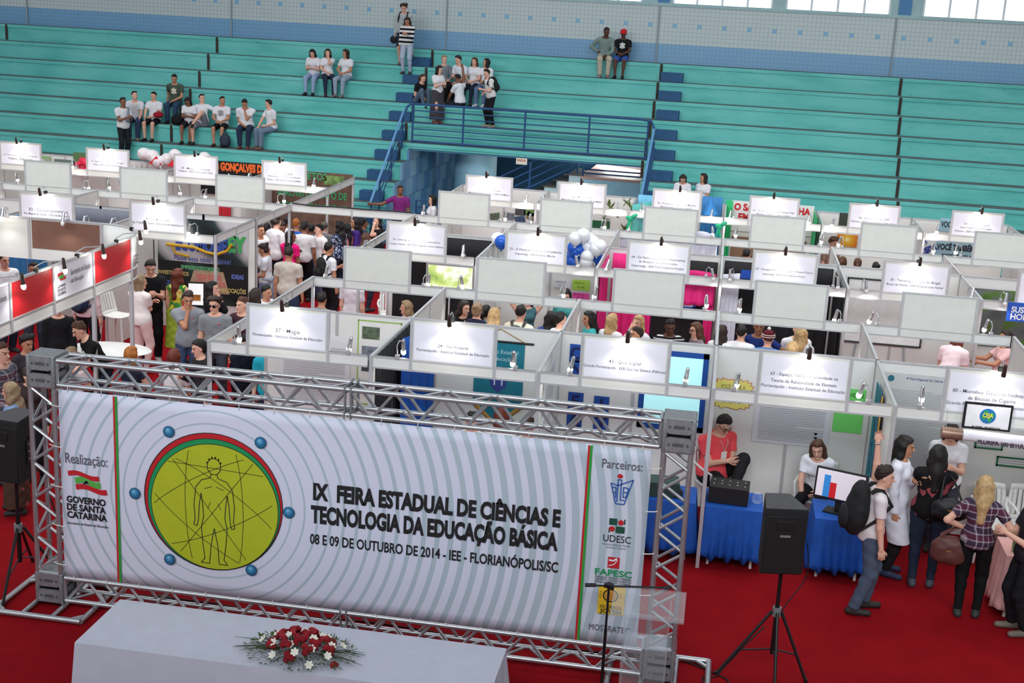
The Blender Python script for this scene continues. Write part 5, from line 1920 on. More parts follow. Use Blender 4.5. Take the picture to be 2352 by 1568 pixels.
def glasses(color=(30, 28, 30), sun=False):
 def f(i):
  b = MB()
  B, Hc, s = i['B'], i['H'], i['s']
  hr, hf, hu = B[:, 0], B[:, 1], B[:, 2]
  for q in (-1, 1):
   c = Hc + (hr * q * .034 + hf * .098 + hu * .010) * s
   if sun:
    b.ell(c, np.array([.030, .010, .022]) * s, B, 10, 6)
   else:
    b.tube([c + (hr * math.cos(a) * .027 + hu * math.sin(a) * .019) * s for a in np.linspace(0, 2 * math.pi, 13)[:-1]], .0035, 5, closed=True)
   b.cyl(c + hr * q * .028 * s, Hc + (hr * q * .082 + hu * .012) * s, .004, n=5)
  b.cyl(Hc + (hf * .1 + hu * .014 + hr * .01) * s, Hc + (hf * .1 + hu * .014 - hr * .01) * s, .004, n=5)
  b.build('sunglasses' if sun else 'glasses', mat('spectacle_%d' % color[0], color, .2, noise=0), i['t'], local=True)
 return f
def shades_up(i):
 B, Hc, s = i['B'], i['H'], i['s']
 b = MB()
 for q in (-1, 1):
  b.ell(Hc + B @ (np.array([q * .034, .055, .115]) * s), np.array([.030, .020, .012]) * s, B, 8, 6)
 b.build('sunglasses', mat('spectacle_up', (60, 62, 70), .1, noise=0), i['t'], local=True)
def cap(color, front=True):
 def f(i):
  B, Hc, s = i['B'], i['H'], i['s']
  b = MB()
  b.lathe([(.0905 * s, .035 * s), (.092 * s, .06 * s), (.082 * s, .105 * s), (.05 * s, .132 * s), (.01 * s, .138 * s)], Hc - B[:, 1] * .008 * s, 18, B @ np.diag([1, 1.12, 1]))
  b.sheet(lambda u, v: Hc + B @ (np.array([(u - .5) * .15, .075 + v * .085 * math.sin(math.pi * (.12 + .76 * u)), .052 - .25 * (u - .5) ** 2 * .25 - v * .012]) * s), 8, 4)
  b.build('cap', cloth(color), i['t'], local=True, solid=.006)
 return f
def beanie(color):
 def f(i):
  B, Hc, s = i['B'], i['H'], i['s']
  b = MB()
  b.lathe([(.094 * s, .02 * s), (.102 * s, .045 * s), (.098 * s, .09 * s), (.07 * s, .135 * s), (.01 * s, .152 * s)], Hc - B[:, 1] * .01 * s, 18, B @ np.diag([1, 1.12, 1]))
  hat = b.build('beanie', cloth(color), i['t'], local=True)
  MB().ell(Hc + B[:, 2] * .172 * s, .03 * s, None).build('pompom', cloth((226, 222, 214)), hat, local=True)
  b = MB()
  for z in (.05, .085):
   b.tube([Hc - B[:, 1] * .01 * s + B @ (np.array([math.cos(a) * .104, math.sin(a) * .116, z]) * s * (1 if z < .06 else .965)) for a in np.linspace(0, 2 * math.pi, 19)[:-1]], .006, 5, closed=True)
  b.build('band', cloth((226, 222, 214)), hat, local=True)
 return f
def badge(color=(236, 236, 232), edge=(150, 190, 60)):
 def f(i):
  C_, s, F, U, R = i['C'], i['s'], i['F'], i['U'], i['R']
  c = C_ + (F * .15 - U * .10) * s
  MB().box(c, (.085, .006, .12), i['bx']).build('name_badge', mat('badge_white', color, .5, noise=0), i['t'], local=True)
  MB().box(c - U * .05, (.086, .008, .02), i['bx']).build('badge_edge', mat('badge_green', edge, .5, noise=0), i['t'], local=True)
  N = i['N']
  b = MB()
  for q in (-1, 1):
   b.tube([c + U * .06, C_ + (R * q * .05 + F * .145 + U * .07) * s, N + (R * q * .065 + F * .05 - U * .0) * s, N + (R * q * .05 - F * .05) * s], .004, 5)
  b.build('lanyard', mat('lanyard_cord', (196, 190, 180), .7), i['t'], local=True)
 return f
def chest_print(color, kind='logo', back=False):
 """a small printed mark lying on the shirt"""
 def f(i):
  C_, s, F, U, R = i['C'], i['s'], i['F'], i['U'], i['R']
  sg = -1 if back else 1
  m = mat('print_%d_%d_%d' % color, color, .7, noise=0)
  b = MB()
  y = .131
  if kind == 'logo':
   c = C_ + (R * -.07 + F * sg * .128 + U * .03) * s
   b.ell(c, (.022, .006, .016), i['bx'], 8, 6)
  elif kind == 'ribbon':
   c = C_ + (R * .02 + F * sg * .127 + U * .02) * s
   b.tube([c + (R * -.02 - U * .05), c + (R * .012 + U * .02), c + U * .038, c + (R * -.012 + U * .02), c + (R * .02 - U * .05)], .007, 6)
  elif kind == 'big':
   for q in ((0, 0, .06), (-.05, .03, .03), (.05, .03, .03), (-.05, -.05, .03), (.05, -.05, .032), (0, -.07, .03), (0, .06, .028)):
    b.ell(C_ + (R * q[0] + F * sg * .118 + U * (q[1] - .03)) * s, (q[2], .012, q[2]), i['bx'], 8, 6)
  b.build('print', m, i['t'], local=True)
 return f
W_, K_, NV, JN, LJ, GY = (228, 228, 234), (28, 28, 32), (34, 40, 58), (58, 74, 104), (150, 172, 204), (122, 124, 130)
WT = (W_, 'short')
def rise_off(h, lean, head, pose):
 s = h / 1.70
 ph = .115 if pose == 'sit' else .93 * s
 lf, ls = lean[0] * D2R, lean[1] * D2R
 B = basis(0, lf, ls)
 U = B[:, 2]
 Bh = basis(0, (head[1] + lean[0] * .45) * D2R, head[2] * D2R)
 p = U * .50 * s + (U * .35 + Bh[:, 2] * .65) * .155 * s + Bh[:, 1] * .022 * s + Bh[:, 2] * .115 * s
 return ph + p[2], p
def face_rot(face, p):
 return rotz(math.radians(180 + face)) @ np.array(p)
def stand(label, px, face=0., h=1.70, z=0., v=None, **k):
 """a standing person whose crown is measured at picture point px; z floor height"""
 zt, p = rise_off(h, k.get('lean', (0, 0)), k.get('head', (0, 0, 0)), 'stand')
 off = face_rot(face, (p[0], p[1], 0))
 loc = at_z(px[0], px[1], z + zt) - off
 if v is not None:
  q = at_v(px[0], px[1], v)
  u = (q - B0) @ E1 - off @ E1
  loc = bp(u, v, z)
 loc[2] = z
 return person(label, loc, face, h, k.pop('pose', 'stand'), **k)
def tiersit(label, px, row_, face=0., h=1.70, set_=.17, **k):
 """seated on bleacher tier row_; crown near picture point px"""
 zt, p = rise_off(h, k.get('lean', (0, 0)), k.get('head', (0, 0, 0)), 'sit')
 off = face_rot(face, (p[0], p[1], 0))
 v = DV * row_ + set_
 q = at_v(px[0], px[1], v + off @ E2)
 u = (q - B0) @ E1 - off @ E1
 k.setdefault('drop', .48)
 k.setdefault('lod', 2)
 return person(label, bp(u, v, row_z(row_)), face, h, 'sit', **k)
def chairsit(label, px, face=0., h=1.70, seat=.45, **k):
 zt, p = rise_off(h, k.get('lean', (0, 0)), k.get('head', (0, 0, 0)), 'sit')
 off = face_rot(face, (p[0], p[1], 0))
 loc = at_z(px[0], px[1], seat + zt) - off
 loc[2] = seat
 return person(label, loc, face, h, 'sit', drop=seat, **k)

# ---------------------------------------------------------------- carried things
m_packblack = mat('pack_black', (26, 26, 28), .8, noise=.12, bump=.15, bscale=30)
def backpack(info, label, color=None, size=1., dz=0.):
 i = info
 s = i['s'] * size
 m = cloth(color) if color else m_packblack
 Bm = i['bx']
 c = w_pt(i, i['C'] - i['F'] * (.105 * i['s'] + .075 * s) - i['U'] * (.08 + dz) * s)
 R3 = rotz(ORG[i['t'].name][1]) @ Bm
 t = thing('backpack', c - R3[:, 2] * .24 * s, label, 'backpack')
 g = SDF()
 g.ell(c - R3[:, 2] * .04 * s, np.array([.165, .115, .23]) * s, R3, .03)
 g.ell(c + R3[:, 2] * .12 * s, np.array([.13, .085, .14]) * s, R3, .04)
 V, Q = g.mesh(.018, wob=.003)
 mesh_obj('bag', V - ORG[t.name][0], Q, [m], t)
 g = SDF()
 g.ell(c - R3[:, 1] * .10 * s - R3[:, 2] * .10 * s, np.array([.12, .05, .12]) * s, R3, .02)
 V, Q = g.mesh(.016)
 mesh_obj('pocket', V - ORG[t.name][0], Q, [m], t)
 for q in (-1, 1):
  n = w_pt(i, i['N'])
  a = c + R3[:, 0] * q * .09 * s + R3[:, 2] * .18 * s + R3[:, 1] * .08
  sh = w_pt(i, i['N'] - i['U'] * .012 * i['s'] + i['R'] * q * .105 * i['s']) + np.array([0, 0, .035])
  fr = w_pt(i, i['C'] + i['F'] * .128 * i['s'] + i['R'] * q * .12 * i['s'] + i['U'] * .02)
  si = w_pt(i, i['C'] - i['U'] * .16 * i['s'] + i['R'] * q * .175 * i['s'] - i['F'] * .02)
  MB().tube([a, sh - R3[:, 1] * .06, sh + R3[:, 1] * .02, fr, si, c + R3[:, 0] * q * .13 * s - R3[:, 2] * .17 * s + R3[:, 1] * .05], [.02, .026, .026, .024, .018, .014], 6).build('strap', m, t)
 return t
def handheld(info, q, label, name='phone', size=(.07, .012, .14), color=(30, 30, 34), cat='phone', off=(0, 0, 0)):
 a, e, w = info['arms'][q]
 d = nrm(w - e)
 c = w_pt(info, w + d * .09 + np.array(off))
 R3 = rotz(ORG[info['t'].name][1])
 return MB().box(c, size, R3 @ rotx(-.9)).build(name, mat('held_%d_%d_%d' % color, color, .4), label=label, cat=cat, bevel=.004)

# ================================================================ on the bleachers, left group
p = stand('standing boy in white tee with grey jacket over one shoulder, leftmost on the bleachers', (283, 221), 55, 1.72, row_z(-1), DV * -1 + .3, hair=('short', 'black'), skin='brown', bottom=((34, 38, 46), 'long'), L='front', Rr='front', lod=2)
g = SDF()
sh = w_pt(p, p['N'] + np.array([-.12, .05, -.02]))
g.cone(sh, sh + np.array([.04, -.1, -.30]), .05, .07, .04)
V, Q = g.mesh(.02, wob=.006)
t = thing('jacket', sh + np.array([0, 0, -.3]), 'grey jacket slung over the shoulder of the leftmost standing boy', 'jacket')
mesh_obj('cloth', V - ORG[t.name][0], Q, [cloth((136, 146, 158))], t)
tiersit('man in white tee and jeans with sunglasses pushed up, leaning forward between his knees', (308, 202), 1, 15, 1.76, lean=(22, 0), head=(38, -16, 0), top=((220, 222, 228), 'short'), bottom=(JN, 'long'), hair=('crop', 'dark'), L='knee', Rr='knee', shoe=(150, 132, 116), extra=[shades_up])
tiersit('boy in white tee and black shorts with hands over a red bag', (352, 213), 1, 0, 1.70, head=(-5, 8, 0), top=WT, bottom=(K_, 'shorts'), hair=('short', 'dark'), L='lap', Rr='knee', shoe=(24, 24, 26))
tiersit('boy in olive tee with bright chest print, seated one row above the others', (399, 177), 2, 5, 1.74, head=(0, 12, 0), lean=(8, 0), top=((74, 86, 74), 'short'), bottom=((50, 72, 100), 'long'), hair=('short', 'black'), skin='tan', L='lap', Rr='prop', extra=[chest_print((214, 210, 190), 'big')])
p = tiersit('girl with long curly black hair looking down at a phone', (430, 229), 1, 5, 1.60, fem=True, head=(-8, 32, 0), lean=(12, 0), top=WT, bottom=((36, 36, 44), 'shorts'), hair=('wavy', 'black'), skin='brown', L='front', Rr='front', shoe=(40, 40, 44))
tiersit('boy in white tee stretching one arm out along the seat, ankle on knee', (464, 223), 1, 8, 1.76, lean=(-14, 4), head=(35, -4, 0), top=WT, bottom=((140, 142, 156), 'shorts'), hair=('short', 'dark'), L='side', Rr='low', shoe=(40, 40, 44), extra=[shades_up], legs={-1: (.16, .46, .10), 1: (.16, .40, -.40)})
tiersit('boy in white tee with grey print and black shorts, third from the right', (509, 235), 1, 5, 1.70, head=(40, 2, 0), top=WT, bottom=((22, 22, 26), 'shorts'), hair=('crop', 'black'), skin='tan', L='lap', Rr='lap', shoe=(66, 50, 44), extra=[chest_print((150, 152, 156), 'big')])
tiersit('heavy boy in white tee and dark jeans with hand on chin', (562, 234), 1, 12, 1.76, fat=1.22, lean=(14, 0), head=(-12, 26, 0), top=WT, bottom=((44, 56, 78), 'long'), hair=('short', 'black'), skin='tan', L='chin', Rr='low', shoe=(120, 60, 62))
tiersit('boy in white tee and faded jeans, rightmost of the seated row of boys', (615, 238), 1, -38, 1.74, lean=(8, 0), head=(-35, 6, 0), top=WT, bottom=((112, 130, 152), 'long'), hair=('short', 'black'), L='low', Rr='knee', shoe=(104, 84, 74))
# three girls higher up
tiersit('long haired girl looking down, left of the three girls high on the stand', (716, 120), 4, 0, 1.62, fem=True, head=(0, 24, 0), lean=(12, 0), top=WT, bottom=(LJ, 'long'), hair=('long', 'black'), L='front', Rr='front', shoe=(34, 34, 40))
tiersit('girl with a dark scarf and hand at her mouth, middle of the three girls', (754, 120), 4, 25, 1.62, fem=True, head=(-20, 8, 0), top=WT, bottom=((42, 50, 72), 'long'), hair=('long', 'dark'), L='face', Rr='lap', shoe=(60, 40, 50))
tiersit('girl in white tee and pale jeans, right of the three girls high on the stand', (794, 121), 4, -12, 1.66, fem=True, head=(-35, 8, 0), top=WT, bottom=((150, 168, 186), 'long'), hair=('long', 'dark'), skin='tan', L='lap', Rr='lap', shoe=(120, 120, 122))
# couple at the top of the stairs
p = stand('girl in black and white striped jumper and pale jeans standing on a blue step', (937, 46), 0, 1.62, row_z(4) + .26, DV * 5 - .15, fem=True, head=(0, 30, 0), top=((26, 26, 30), 'long', 'stripes'), bottom=((172, 186, 208), 'long'), hair=('wavy', 'dark'), skin='tan', L='front', Rr='down', lod=1, shoe=(70, 60, 60))
p = stand('boy in grey hooded top at the top of the stairs, holding a dark cap', (929, 12), 0, 1.76, row_z(5), DV * 5 + .28, head=(0, 20, 0), top=((176, 182, 186), 'long'), bottom=((50, 50, 58), 'shorts'), hair=('curly', 'dark'), L='chin', Rr='down', lod=1, shoe=(120, 120, 118), legs={-1: (-.30, .12, .33), 1: (.08, 0, .085)})
i = p
c = w_pt(p, p['arms'][1][2] + np.array([.02, .02, -.14]))
MB().lathe([(.10, -.04), (.115, -.02), (.11, .03), (.07, .07), (.01, .08)], c, 14, rotx(1.2)).build('cap', cloth((40, 42, 48)), label='dark cap dangling from the hand of the boy in grey hood', cat='cap')
backpack(p, 'black backpack on the boy in grey hooded top at the top of the stairs')
# group by the railing
p = tiersit('girl in black top crouching at the left of the group by the stairs', (974, 156), 3, 55, 1.60, set_=.36, fem=True, lean=(16, 0), head=(10, 6, 0), top=(K_, 'short'), bottom=((92, 108, 130), 'long'), hair=('ponytail', 'brown'), L='low', Rr='low', drop=.15, legs={-1: (-.10, .34, -.02), 1: (.10, .34, -.02)}, shoe=(50, 50, 54))
stand('girl with very long black hair, white tee and long dark grey skirt', (1011, 142), 50, 1.58, row_z(2), DV * 3 - .22, fem=True, head=(20, 8, 0), top=(W_, 'short'), bottom=((72, 68, 74), 'longskirt'), hair=('long', 'black'), L='front', Rr='front', lod=2, shoe=(140, 86, 70))
tiersit('person in grey hooded top half hidden behind the girl with very long hair', (1021, 138), 4, 40, 1.66, top=((126, 132, 142), 'long'), bottom=(K_, 'long'), hair=('short', 'ash'), L='lap', Rr='lap')
tiersit('boy with dark quiff seated at the back of the group by the stairs', (1051, 141), 4, -28, 1.76, lean=(12, 0), head=(-20, 10, 0), top=((222, 228, 238), 'short'), bottom=(K_, 'long'), hair=('short', 'dark'), L='lap', Rr='front')
tiersit('girl with long wavy brown hair and dark trousers in the group by the stairs', (1089, 147), 4, -14, 1.64, fem=True, head=(0, 4, 0), top=WT, bottom=(NV, 'long'), hair=('wavy', 'brown'), L='lap', Rr='lap')
tiersit('dark haired girl in jeans seated behind the boy with the backpack', (1117, 151), 4, -10, 1.62, fem=True, head=(-60, -6, 0), top=WT, bottom=((96, 118, 156), 'long'), hair=('long', 'black'), skin='tan', L='low', Rr='low', shoe=(206, 206, 210))
tiersit('boy in white polo seen from behind, sitting just above the blue railing', (1049, 184), 3, -118, 1.72, lean=(10, 0), head=(-10, 6, 0), top=((232, 236, 242), 'short'), bottom=((40, 44, 52), 'shorts'), hair=('crop', 'black'), skin='brown', L='knee', Rr='up', shoe=(90, 74, 66))
p = stand('boy standing behind the railing in white tee and black trousers wearing a backpack', (1118, 163), -50, 1.60, row_z(2), DV * 2 + .32, lean=(14, 0), head=(-6, 10, 0), top=((226, 226, 224), 'short'), bottom=((30, 30, 34), 'long'), hair=('short', 'black'), L='front', Rr='low', lod=2, shoe=(158, 140, 122))
backpack(p, 'black backpack on the boy standing behind the blue railing', size=.9)
# pair on the top row
tiersit('man in grey green shirt and khaki trousers on the top row, elbow out', (1392, 73), 6, 8, 1.80, lean=(14, 0), head=(25, 6, 0), top=((126, 146, 142), 'long'), bottom=((186, 180, 160), 'long'), hair=('crop', 'black'), skin='dark', L='lap', Rr='hip', shoe=(150, 120, 120))
tiersit('boy in red cap, black tee and blue shorts on the top row', (1432, 80), 6, -4, 1.68, head=(-6, 10, 0), top=(K_, 'short'), bottom=((62, 96, 176), 'shorts'), hair=('cap', 'black'), skin='dark', L='lap', Rr='lap', shoe=(26, 26, 28), extra=[cap((206, 40, 48)), chest_print((214, 214, 210), 'big')])
# two girls low on the right
tiersit('girl with bobbed hair looking down, left of the two girls low on the stand', (1569, 406), -1, 0, 1.62, fem=True, head=(0, 34, 0), lean=(10, 0), top=WT, bottom=(NV, 'long'), hair=('bob', 'dark'), L='lap', Rr='lap')
tiersit('girl with long dark hair turned aside, right of the two girls low on the stand', (1616, 404), -1, -32, 1.64, fem=True, head=(-30, 4, 0), top=WT, bottom=(NV, 'long'), hair=('long', 'dark'), skin='tan', L='lap', Rr='low')
# by the foot of the handrail
q = at_v(919, 441, -2.6)
person('man in purple tee holding the foot of the stair handrail', np.array([q[0], q[1], max(q[2] - 1.74, 0)]) * [1, 1, 0], 5, 1.74 + max(q[2] - 1.74, 0), top=((128, 46, 118), 'short'), hair=('crop', 'dark'), skin='brown', Rr='side', L='down', head=(15, 4, 0), lod=2)
stand('woman in profile with dark tied hair and white top, at the mouth of the passage', (992, 449), -70, 1.64, fem=True, top=(W_, 'short'), hair=('bob', 'black'), lod=2)

# ================================================================ students crowding the aisle
CR = 'students crowding the aisle'
def crowd(label, px, face, h=1.64, **k):
 k.setdefault('lod', 1)
 return stand(label, px, face, h, group=CR, **k)
crowd('girl in white tee facing us at the back of the crowd, hair tied back', (648, 512), 25, 1.62, fem=True, head=(10, 14, 0), top=WT, hair=('ponytail', 'dark'), skin='brown')
crowd('boy in white tee seen from behind, at the left of the crowd', (614, 514), 175, 1.62, top=WT, hair=('crop', 'black'), skin='brown')
crowd('woman in bright pink tee with a white ribbon on the back', (668, 530), 165, 1.64, fem=True, head=(-45, 0, 0), top=((232, 30, 120), 'short'), hair=('long', 'black'), skin='brown', extra=[chest_print((238, 220, 230), 'ribbon', True)], L='front')
crowd('man in beige tee with cropped grey brown hair seen from behind', (664, 568), 178, 1.78, fat=1.1, top=((192, 184, 174), 'short'), bottom=(JN, 'long'), hair=('crop', 'dark'), skin='tan', lod=1)
crowd('boy in pale grey tee and black trousers seen from behind', (700, 510), 180, 1.68, top=((206, 206, 210), 'short'), bottom=(K_, 'long'), hair=('short', 'black'), skin='brown')
crowd('boy in white tee with black fringe turned to the left', (732, 516), -40, 1.60, head=(-20, 4, 0), top=((226, 222, 226), 'short'), bottom=((96, 112, 140), 'long'), hair=('short', 'black'))
p = crowd('boy in white tee with black backpack straps, beside the low fascia', (757, 558), 140, 1.66, top=((230, 232, 240), 'short'), bottom=(K_, 'long'), hair=('short', 'black'), skin='tan', L='front')
backpack(p, 'black backpack on the boy beside the low fascia', size=.85)
p = crowd('girl in profile with hair in a bun and a grey cardigan at her waist', (599, 561), -82, 1.62, fem=True, head=(0, 22, 0), top=((214, 216, 224), 'short'), bottom=((118, 134, 160), 'long'), hair=('bun', 'dark'), skin='tan', L='low', Rr='low')
g = SDF()
P0 = p['P']
g.ell(P0 + np.array([0, -.02, .06]), (.185, .15, .06), None, .03)
g.ell(P0 + np.array([0, -.13, -.16]), (.17, .05, .24), None, .05)
V, Q = g.mesh(.018, wob=.006)
mesh_obj('cardigan', V, Q, [cloth((150, 156, 170))], p['t'])
crowd('person in navy floral hooded top with dark braids', (778, 508), -110, 1.66, fem=True, top=((38, 46, 74), 'long', 'spots'), bottom=(NV, 'long'), hair=('wavy', 'black'), skin='brown', L='front')
crowd('girl in purple hooded top with long black hair', (816, 500), -75, 1.66, fem=True, top=((70, 48, 126), 'long'), bottom=(K_, 'long'), hair=('long', 'black'), skin='tan')
crowd('person in salmon top half hidden behind the navy floral top', (796, 515), -120, 1.54, fem=True, top=((226, 138, 140), 'short'), hair=('long', 'black'), skin='brown')
crowd('girl with wavy brown hair just behind the low fascia', (842, 536), 150, 1.62, fem=True, top=((90, 70, 66), 'short'), hair=('wavy', 'brown'))
crowd('person in black top holding a phone to the face at the right of the crowd', (866, 497), -30, 1.66, fem=True, top=(K_, 'short'), hair=('long', 'black'), L='face', Rr='cross')
crowd('blond boy with blue collar deep in the crowd', (681, 504), 170, 1.65, top=((40, 90, 170), 'short'), hair=('crop', 'ginger'), skin='tan')
crowd('small boy with cropped hair and blue tee deep in the crowd', (716, 516), 180, 1.50, top=((60, 130, 190), 'short'), hair=('crop', 'black'), skin='brown')
crowd('boy with black hair at the far back of the crowd, under the beam post', (660, 500), 160, 1.52, top=(W_, 'short'), hair=('short', 'black'), skin='brown')
crowd('boy with curly dark hair at the far back left of the crowd', (636, 496), 150, 1.82, top=(W_, 'short'), hair=('curly', 'dark'))
crowd('boy with grey dark hair behind the boy with black fringe', (746, 511), 175, 1.50, top=(GY, 'short'), hair=('short', 'grey'))
crowd('boy peering in profile beside the tall post at the left of the crowd', (598, 516), 60, 1.76, top=WT, hair=('crop', 'dark'), skin='tan')
crowd('boy with dark curls at the far right of the crowd', (837, 503), 120, 1.48, top=((60, 66, 90), 'short'), hair=('curly', 'black'), skin='brown')
crowd('boy in profile with thick black hair, low in front of the beige man', (614, 657), 72, 1.58, head=(0, 4, 0), top=WT, hair=('short', 'black'), skin='tan')
crowd('person with dark brown hair turned away beside the boy in profile', (588, 664), 160, 1.68, fem=True, top=WT, hair=('long', 'dark'), skin='tan')
stand('person with black hair standing behind the fascia of the booth numbered 37', (740, 672), 170, 1.66, top=(GY, 'short'), hair=('short', 'black'), skin='tan', lod=1)
stand('person in black trousers standing behind the blank sign next to booth 37', (812, 622), 160, 1.70, top=((214, 206, 214), 'short'), bottom=(K_, 'long'), hair=('short', 'dark'), lod=1)

# ================================================================ in and around the middle booths
MD = 'visitors between the middle booths'
def mid(label, px, face, h=1.64, **k):
 k.setdefault('lod', 1)
 return stand(label, px, face, h, group=MD, **k)
chairsit('girl with light brown hair in lavender seated beside a white chair', (931, 692), -65, 1.62, fem=True, head=(-10, 4, 0), top=((206, 196, 222), 'short'), hair=('long', 'ash'), lod=1, L='lap', Rr='lap')
mid('woman in black leaning sideways with long dark hair', (1070, 693), 60, 1.62, fem=True, lean=(22, 10), top=(K_, 'long'), hair=('long', 'dark'))
mid('woman with fair pinned hair and bare shoulders in a navy top', (1097, 697), 170, 1.66, fem=True, top=((44, 44, 66), 'sleeveless'), hair=('bun', 'ash'))
mid('girl with dark hair and a red hair tie seen from behind', (1117, 702), 165, 1.52, fem=True, top=((150, 190, 190), 'short'), hair=('ponytail', 'black'))
mid('girl with blond hair and sunglasses pushed up, hand by her ear', (1138, 708), 155, 1.72, fem=True, top=((214, 204, 216), 'short'), hair=('long', 'blond'), L='face', extra=[shades_up])
p = mid('man in cream tee with dark cropped hair and grey backpack', (1197, 703), 172, 1.70, head=(-20, 8, 0), top=((232, 228, 206), 'short'), hair=('short', 'black'))
backpack(p, 'dark grey backpack on the man in cream tee', (84, 88, 86), .85)
mid('woman with both arms raised to her head behind the cream tee', (1212, 672), 10, 1.62, fem=True, top=((70, 110, 120), 'sleeveless'), hair=('long', 'black'), L='headup', Rr='headup', elbow={-1: (-1, 0, .3), 1: (1, 0, .3)})
mid('girl with thick curly black hair seen from behind', (1266, 716), 170, 1.60, fem=True, top=((60, 80, 140), 'short'), hair=('wavy', 'black'))
mid('boy with short black hair and white collar beside the curly black hair', (1290, 719), 120, 1.74, top=WT, hair=('short', 'black'))
mid('woman with dark hair facing us below the green and pink posters', (1300, 667), 0, 1.60, fem=True, head=(0, 18, 0), top=((70, 150, 150), 'short'), hair=('long', 'black'))
mid('girl with long dark curls and teal top in profile', (1350, 716), -70, 1.64, fem=True, head=(0, 8, 0), top=((60, 160, 160), 'short'), hair=('wavy', 'black'), skin='tan')
mid('girl with long blond hair in white tee', (1408, 722), 150, 1.64, fem=True, top=WT, hair=('long', 'blond'))
mid('person in white tee with one arm up across the face', (1466, 726), -30, 1.66, top=WT, hair=('long', 'blond'), fem=True, Rr='face', L='down')
mid('boy with dark hair looking left, low beside the striped boy', (1463, 753), -70, 1.60, top=((70, 70, 80), 'short'), hair=('short', 'dark'), skin='tan')
mid('boy in black tee with thin white stripes, hands together', (1541, 736), 8, 1.68, head=(0, 12, 0), top=((30, 30, 34), 'short', 'thin'), hair=('crop', 'black'), skin='dark', L='cross', Rr='cross')
mid('girl with glasses and brown hair in profile over a grey poster', (1596, 742), -68, 1.62, fem=True, head=(0, 10, 0), top=((120, 110, 116), 'short'), hair=('long', 'brown'), extra=[glasses()])
mid('girl with long straight dark hair and white tee beside the lit lamp', (1660, 748), 150, 1.62, fem=True, top=WT, hair=('long', 'dark'))
mid('boy in white tee with short black hair seen from behind', (1705, 748), 165, 1.66, top=WT, hair=('short', 'black'))
mid('person in burgundy striped beanie with a white pompom', (1766, 762), 178, 1.64, top=((80, 130, 190), 'long'), hair=('cap', 'brown'), extra=[beanie((92, 30, 44))])
mid('person in dark blue tee reaching out both arms', (1745, 733), 0, 1.74, top=((34, 50, 110), 'short'), hair=('short', 'black'), skin='brown', L='side', Rr='side')
mid('girl with very long blond hair seen from behind', (1842, 752), 175, 1.66, fem=True, top=((200, 200, 206), 'short'), hair=('long', 'blond'))
mid('person in white tee and plaid scarf behind the very long blond hair', (1835, 742), 10, 1.60, top=(W_, 'short'), hair=('short', 'dark'), fat=1.1)
mid('person in grey plaid shirt with fair hair, by the sign numbered 63', (1822, 786), 165, 1.58, top=((120, 124, 130), 'short', 'plaid'), hair=('bob', 'blond'))
mid('woman in pale pink tee bending over inside the right booth', (2205, 760), 150, 1.72, lean=(28, 0), fat=1.1, fem=True, top=((238, 214, 220), 'short'), hair=('bob', 'auburn'))
mid('person in pink top reaching an arm across the right booth', (2310, 760), -80, 1.66, fem=True, top=((236, 190, 190), 'short'), hair=('long', 'dark'), skin='tan', L='reach', Rr='reach')
mid('boy with curly brown hair beside the orange sunset poster', (1919, 547), 40, 1.68, head=(0, 18, 0), top=((150, 120, 110), 'short'), hair=('curly', 'brown'))
mid('girl with brown ponytail behind the lit lamps of the far row', (1971, 594), 175, 1.60, fem=True, top=((110, 84, 70), 'short'), hair=('ponytail', 'brown'))
mid('person with black hair low behind the sign numbered 30', (2013, 604), 170, 1.58, top=((30, 30, 34), 'short'), hair=('short', 'black'))
mid('boy with short black hair beside the green poster of the far booths', (1717, 573), 150, 1.64, top=(GY, 'short'), hair=('short', 'black'))
mid('person with curly hair at the left of the sunset booth', (1936, 590), 160, 1.56, fem=True, top=((140, 110, 90), 'short'), hair=('wavy', 'brown'))

# ================================================================ in the near booths
pA1 = chairsit('man in coral polo with glasses and badge, looking at his phone', (1670, 962), 38, 1.80, head=(4, 32, 0), lean=(2, 0), fat=1.32, top=((240, 84, 92), 'short'), bottom=((38, 38, 42), 'long'), hair=('short', 'black'), lod=0, L='front', Rr='front', extra=[glasses((60, 50, 46)), badge()], legs={-1: (.05, .46, .02), 1: (.12, .44, -.36)}, shoe=(120, 100, 84), knees={-1: (-.5, .3, 1)})
handheld(pA1, -1, 'small dark phone in the hands of the man in coral polo')
pA2 = chairsit('girl with long wavy brown hair in white tee and black trousers, leaning on her knee', (1874, 1015), -16, 1.62, fem=True, head=(8, 8, 8), lean=(24, 0), top=((226, 228, 236), 'short'), bottom=((24, 24, 28), 'long'), hair=('wavy', 'brown'), lod=0, L='low', Rr='knee')
pA3 = stand('man in white polo and jeans raising one hand beside the booth wall, black backpack on', (2040, 1072), 96, 1.70, lean=(6, 0), head=(-8, 4, 0), top=((222, 214, 216), 'short'), bottom=((78, 90, 110), 'long'), hair=('short', 'dark'), lod=0, L=(-.27, .03, 1.88), elbow={-1: (-.6, .6, 0)}, Rr='down', shoe=(44, 38, 38), legs={-1: (-.10, .06, .085), 1: (.10, -.10, .085)})
backpack(pA3, 'large black backpack on the man in white polo', size=1.18)
a, e, w = pA3['arms'][-1]
MB().tube([w_pt(pA3, w - nrm(w - e) * .02 + frame(w - e)[0] * .032 * math.cos(q) + frame(w - e)[1] * .032 * math.sin(q)) for q in np.linspace(0, 2 * math.pi, 13)[:-1]], .007, 6, closed=True).build('wristwatch', m_chrome, label='silver wristwatch on the raised hand of the man in white polo', cat='watch')
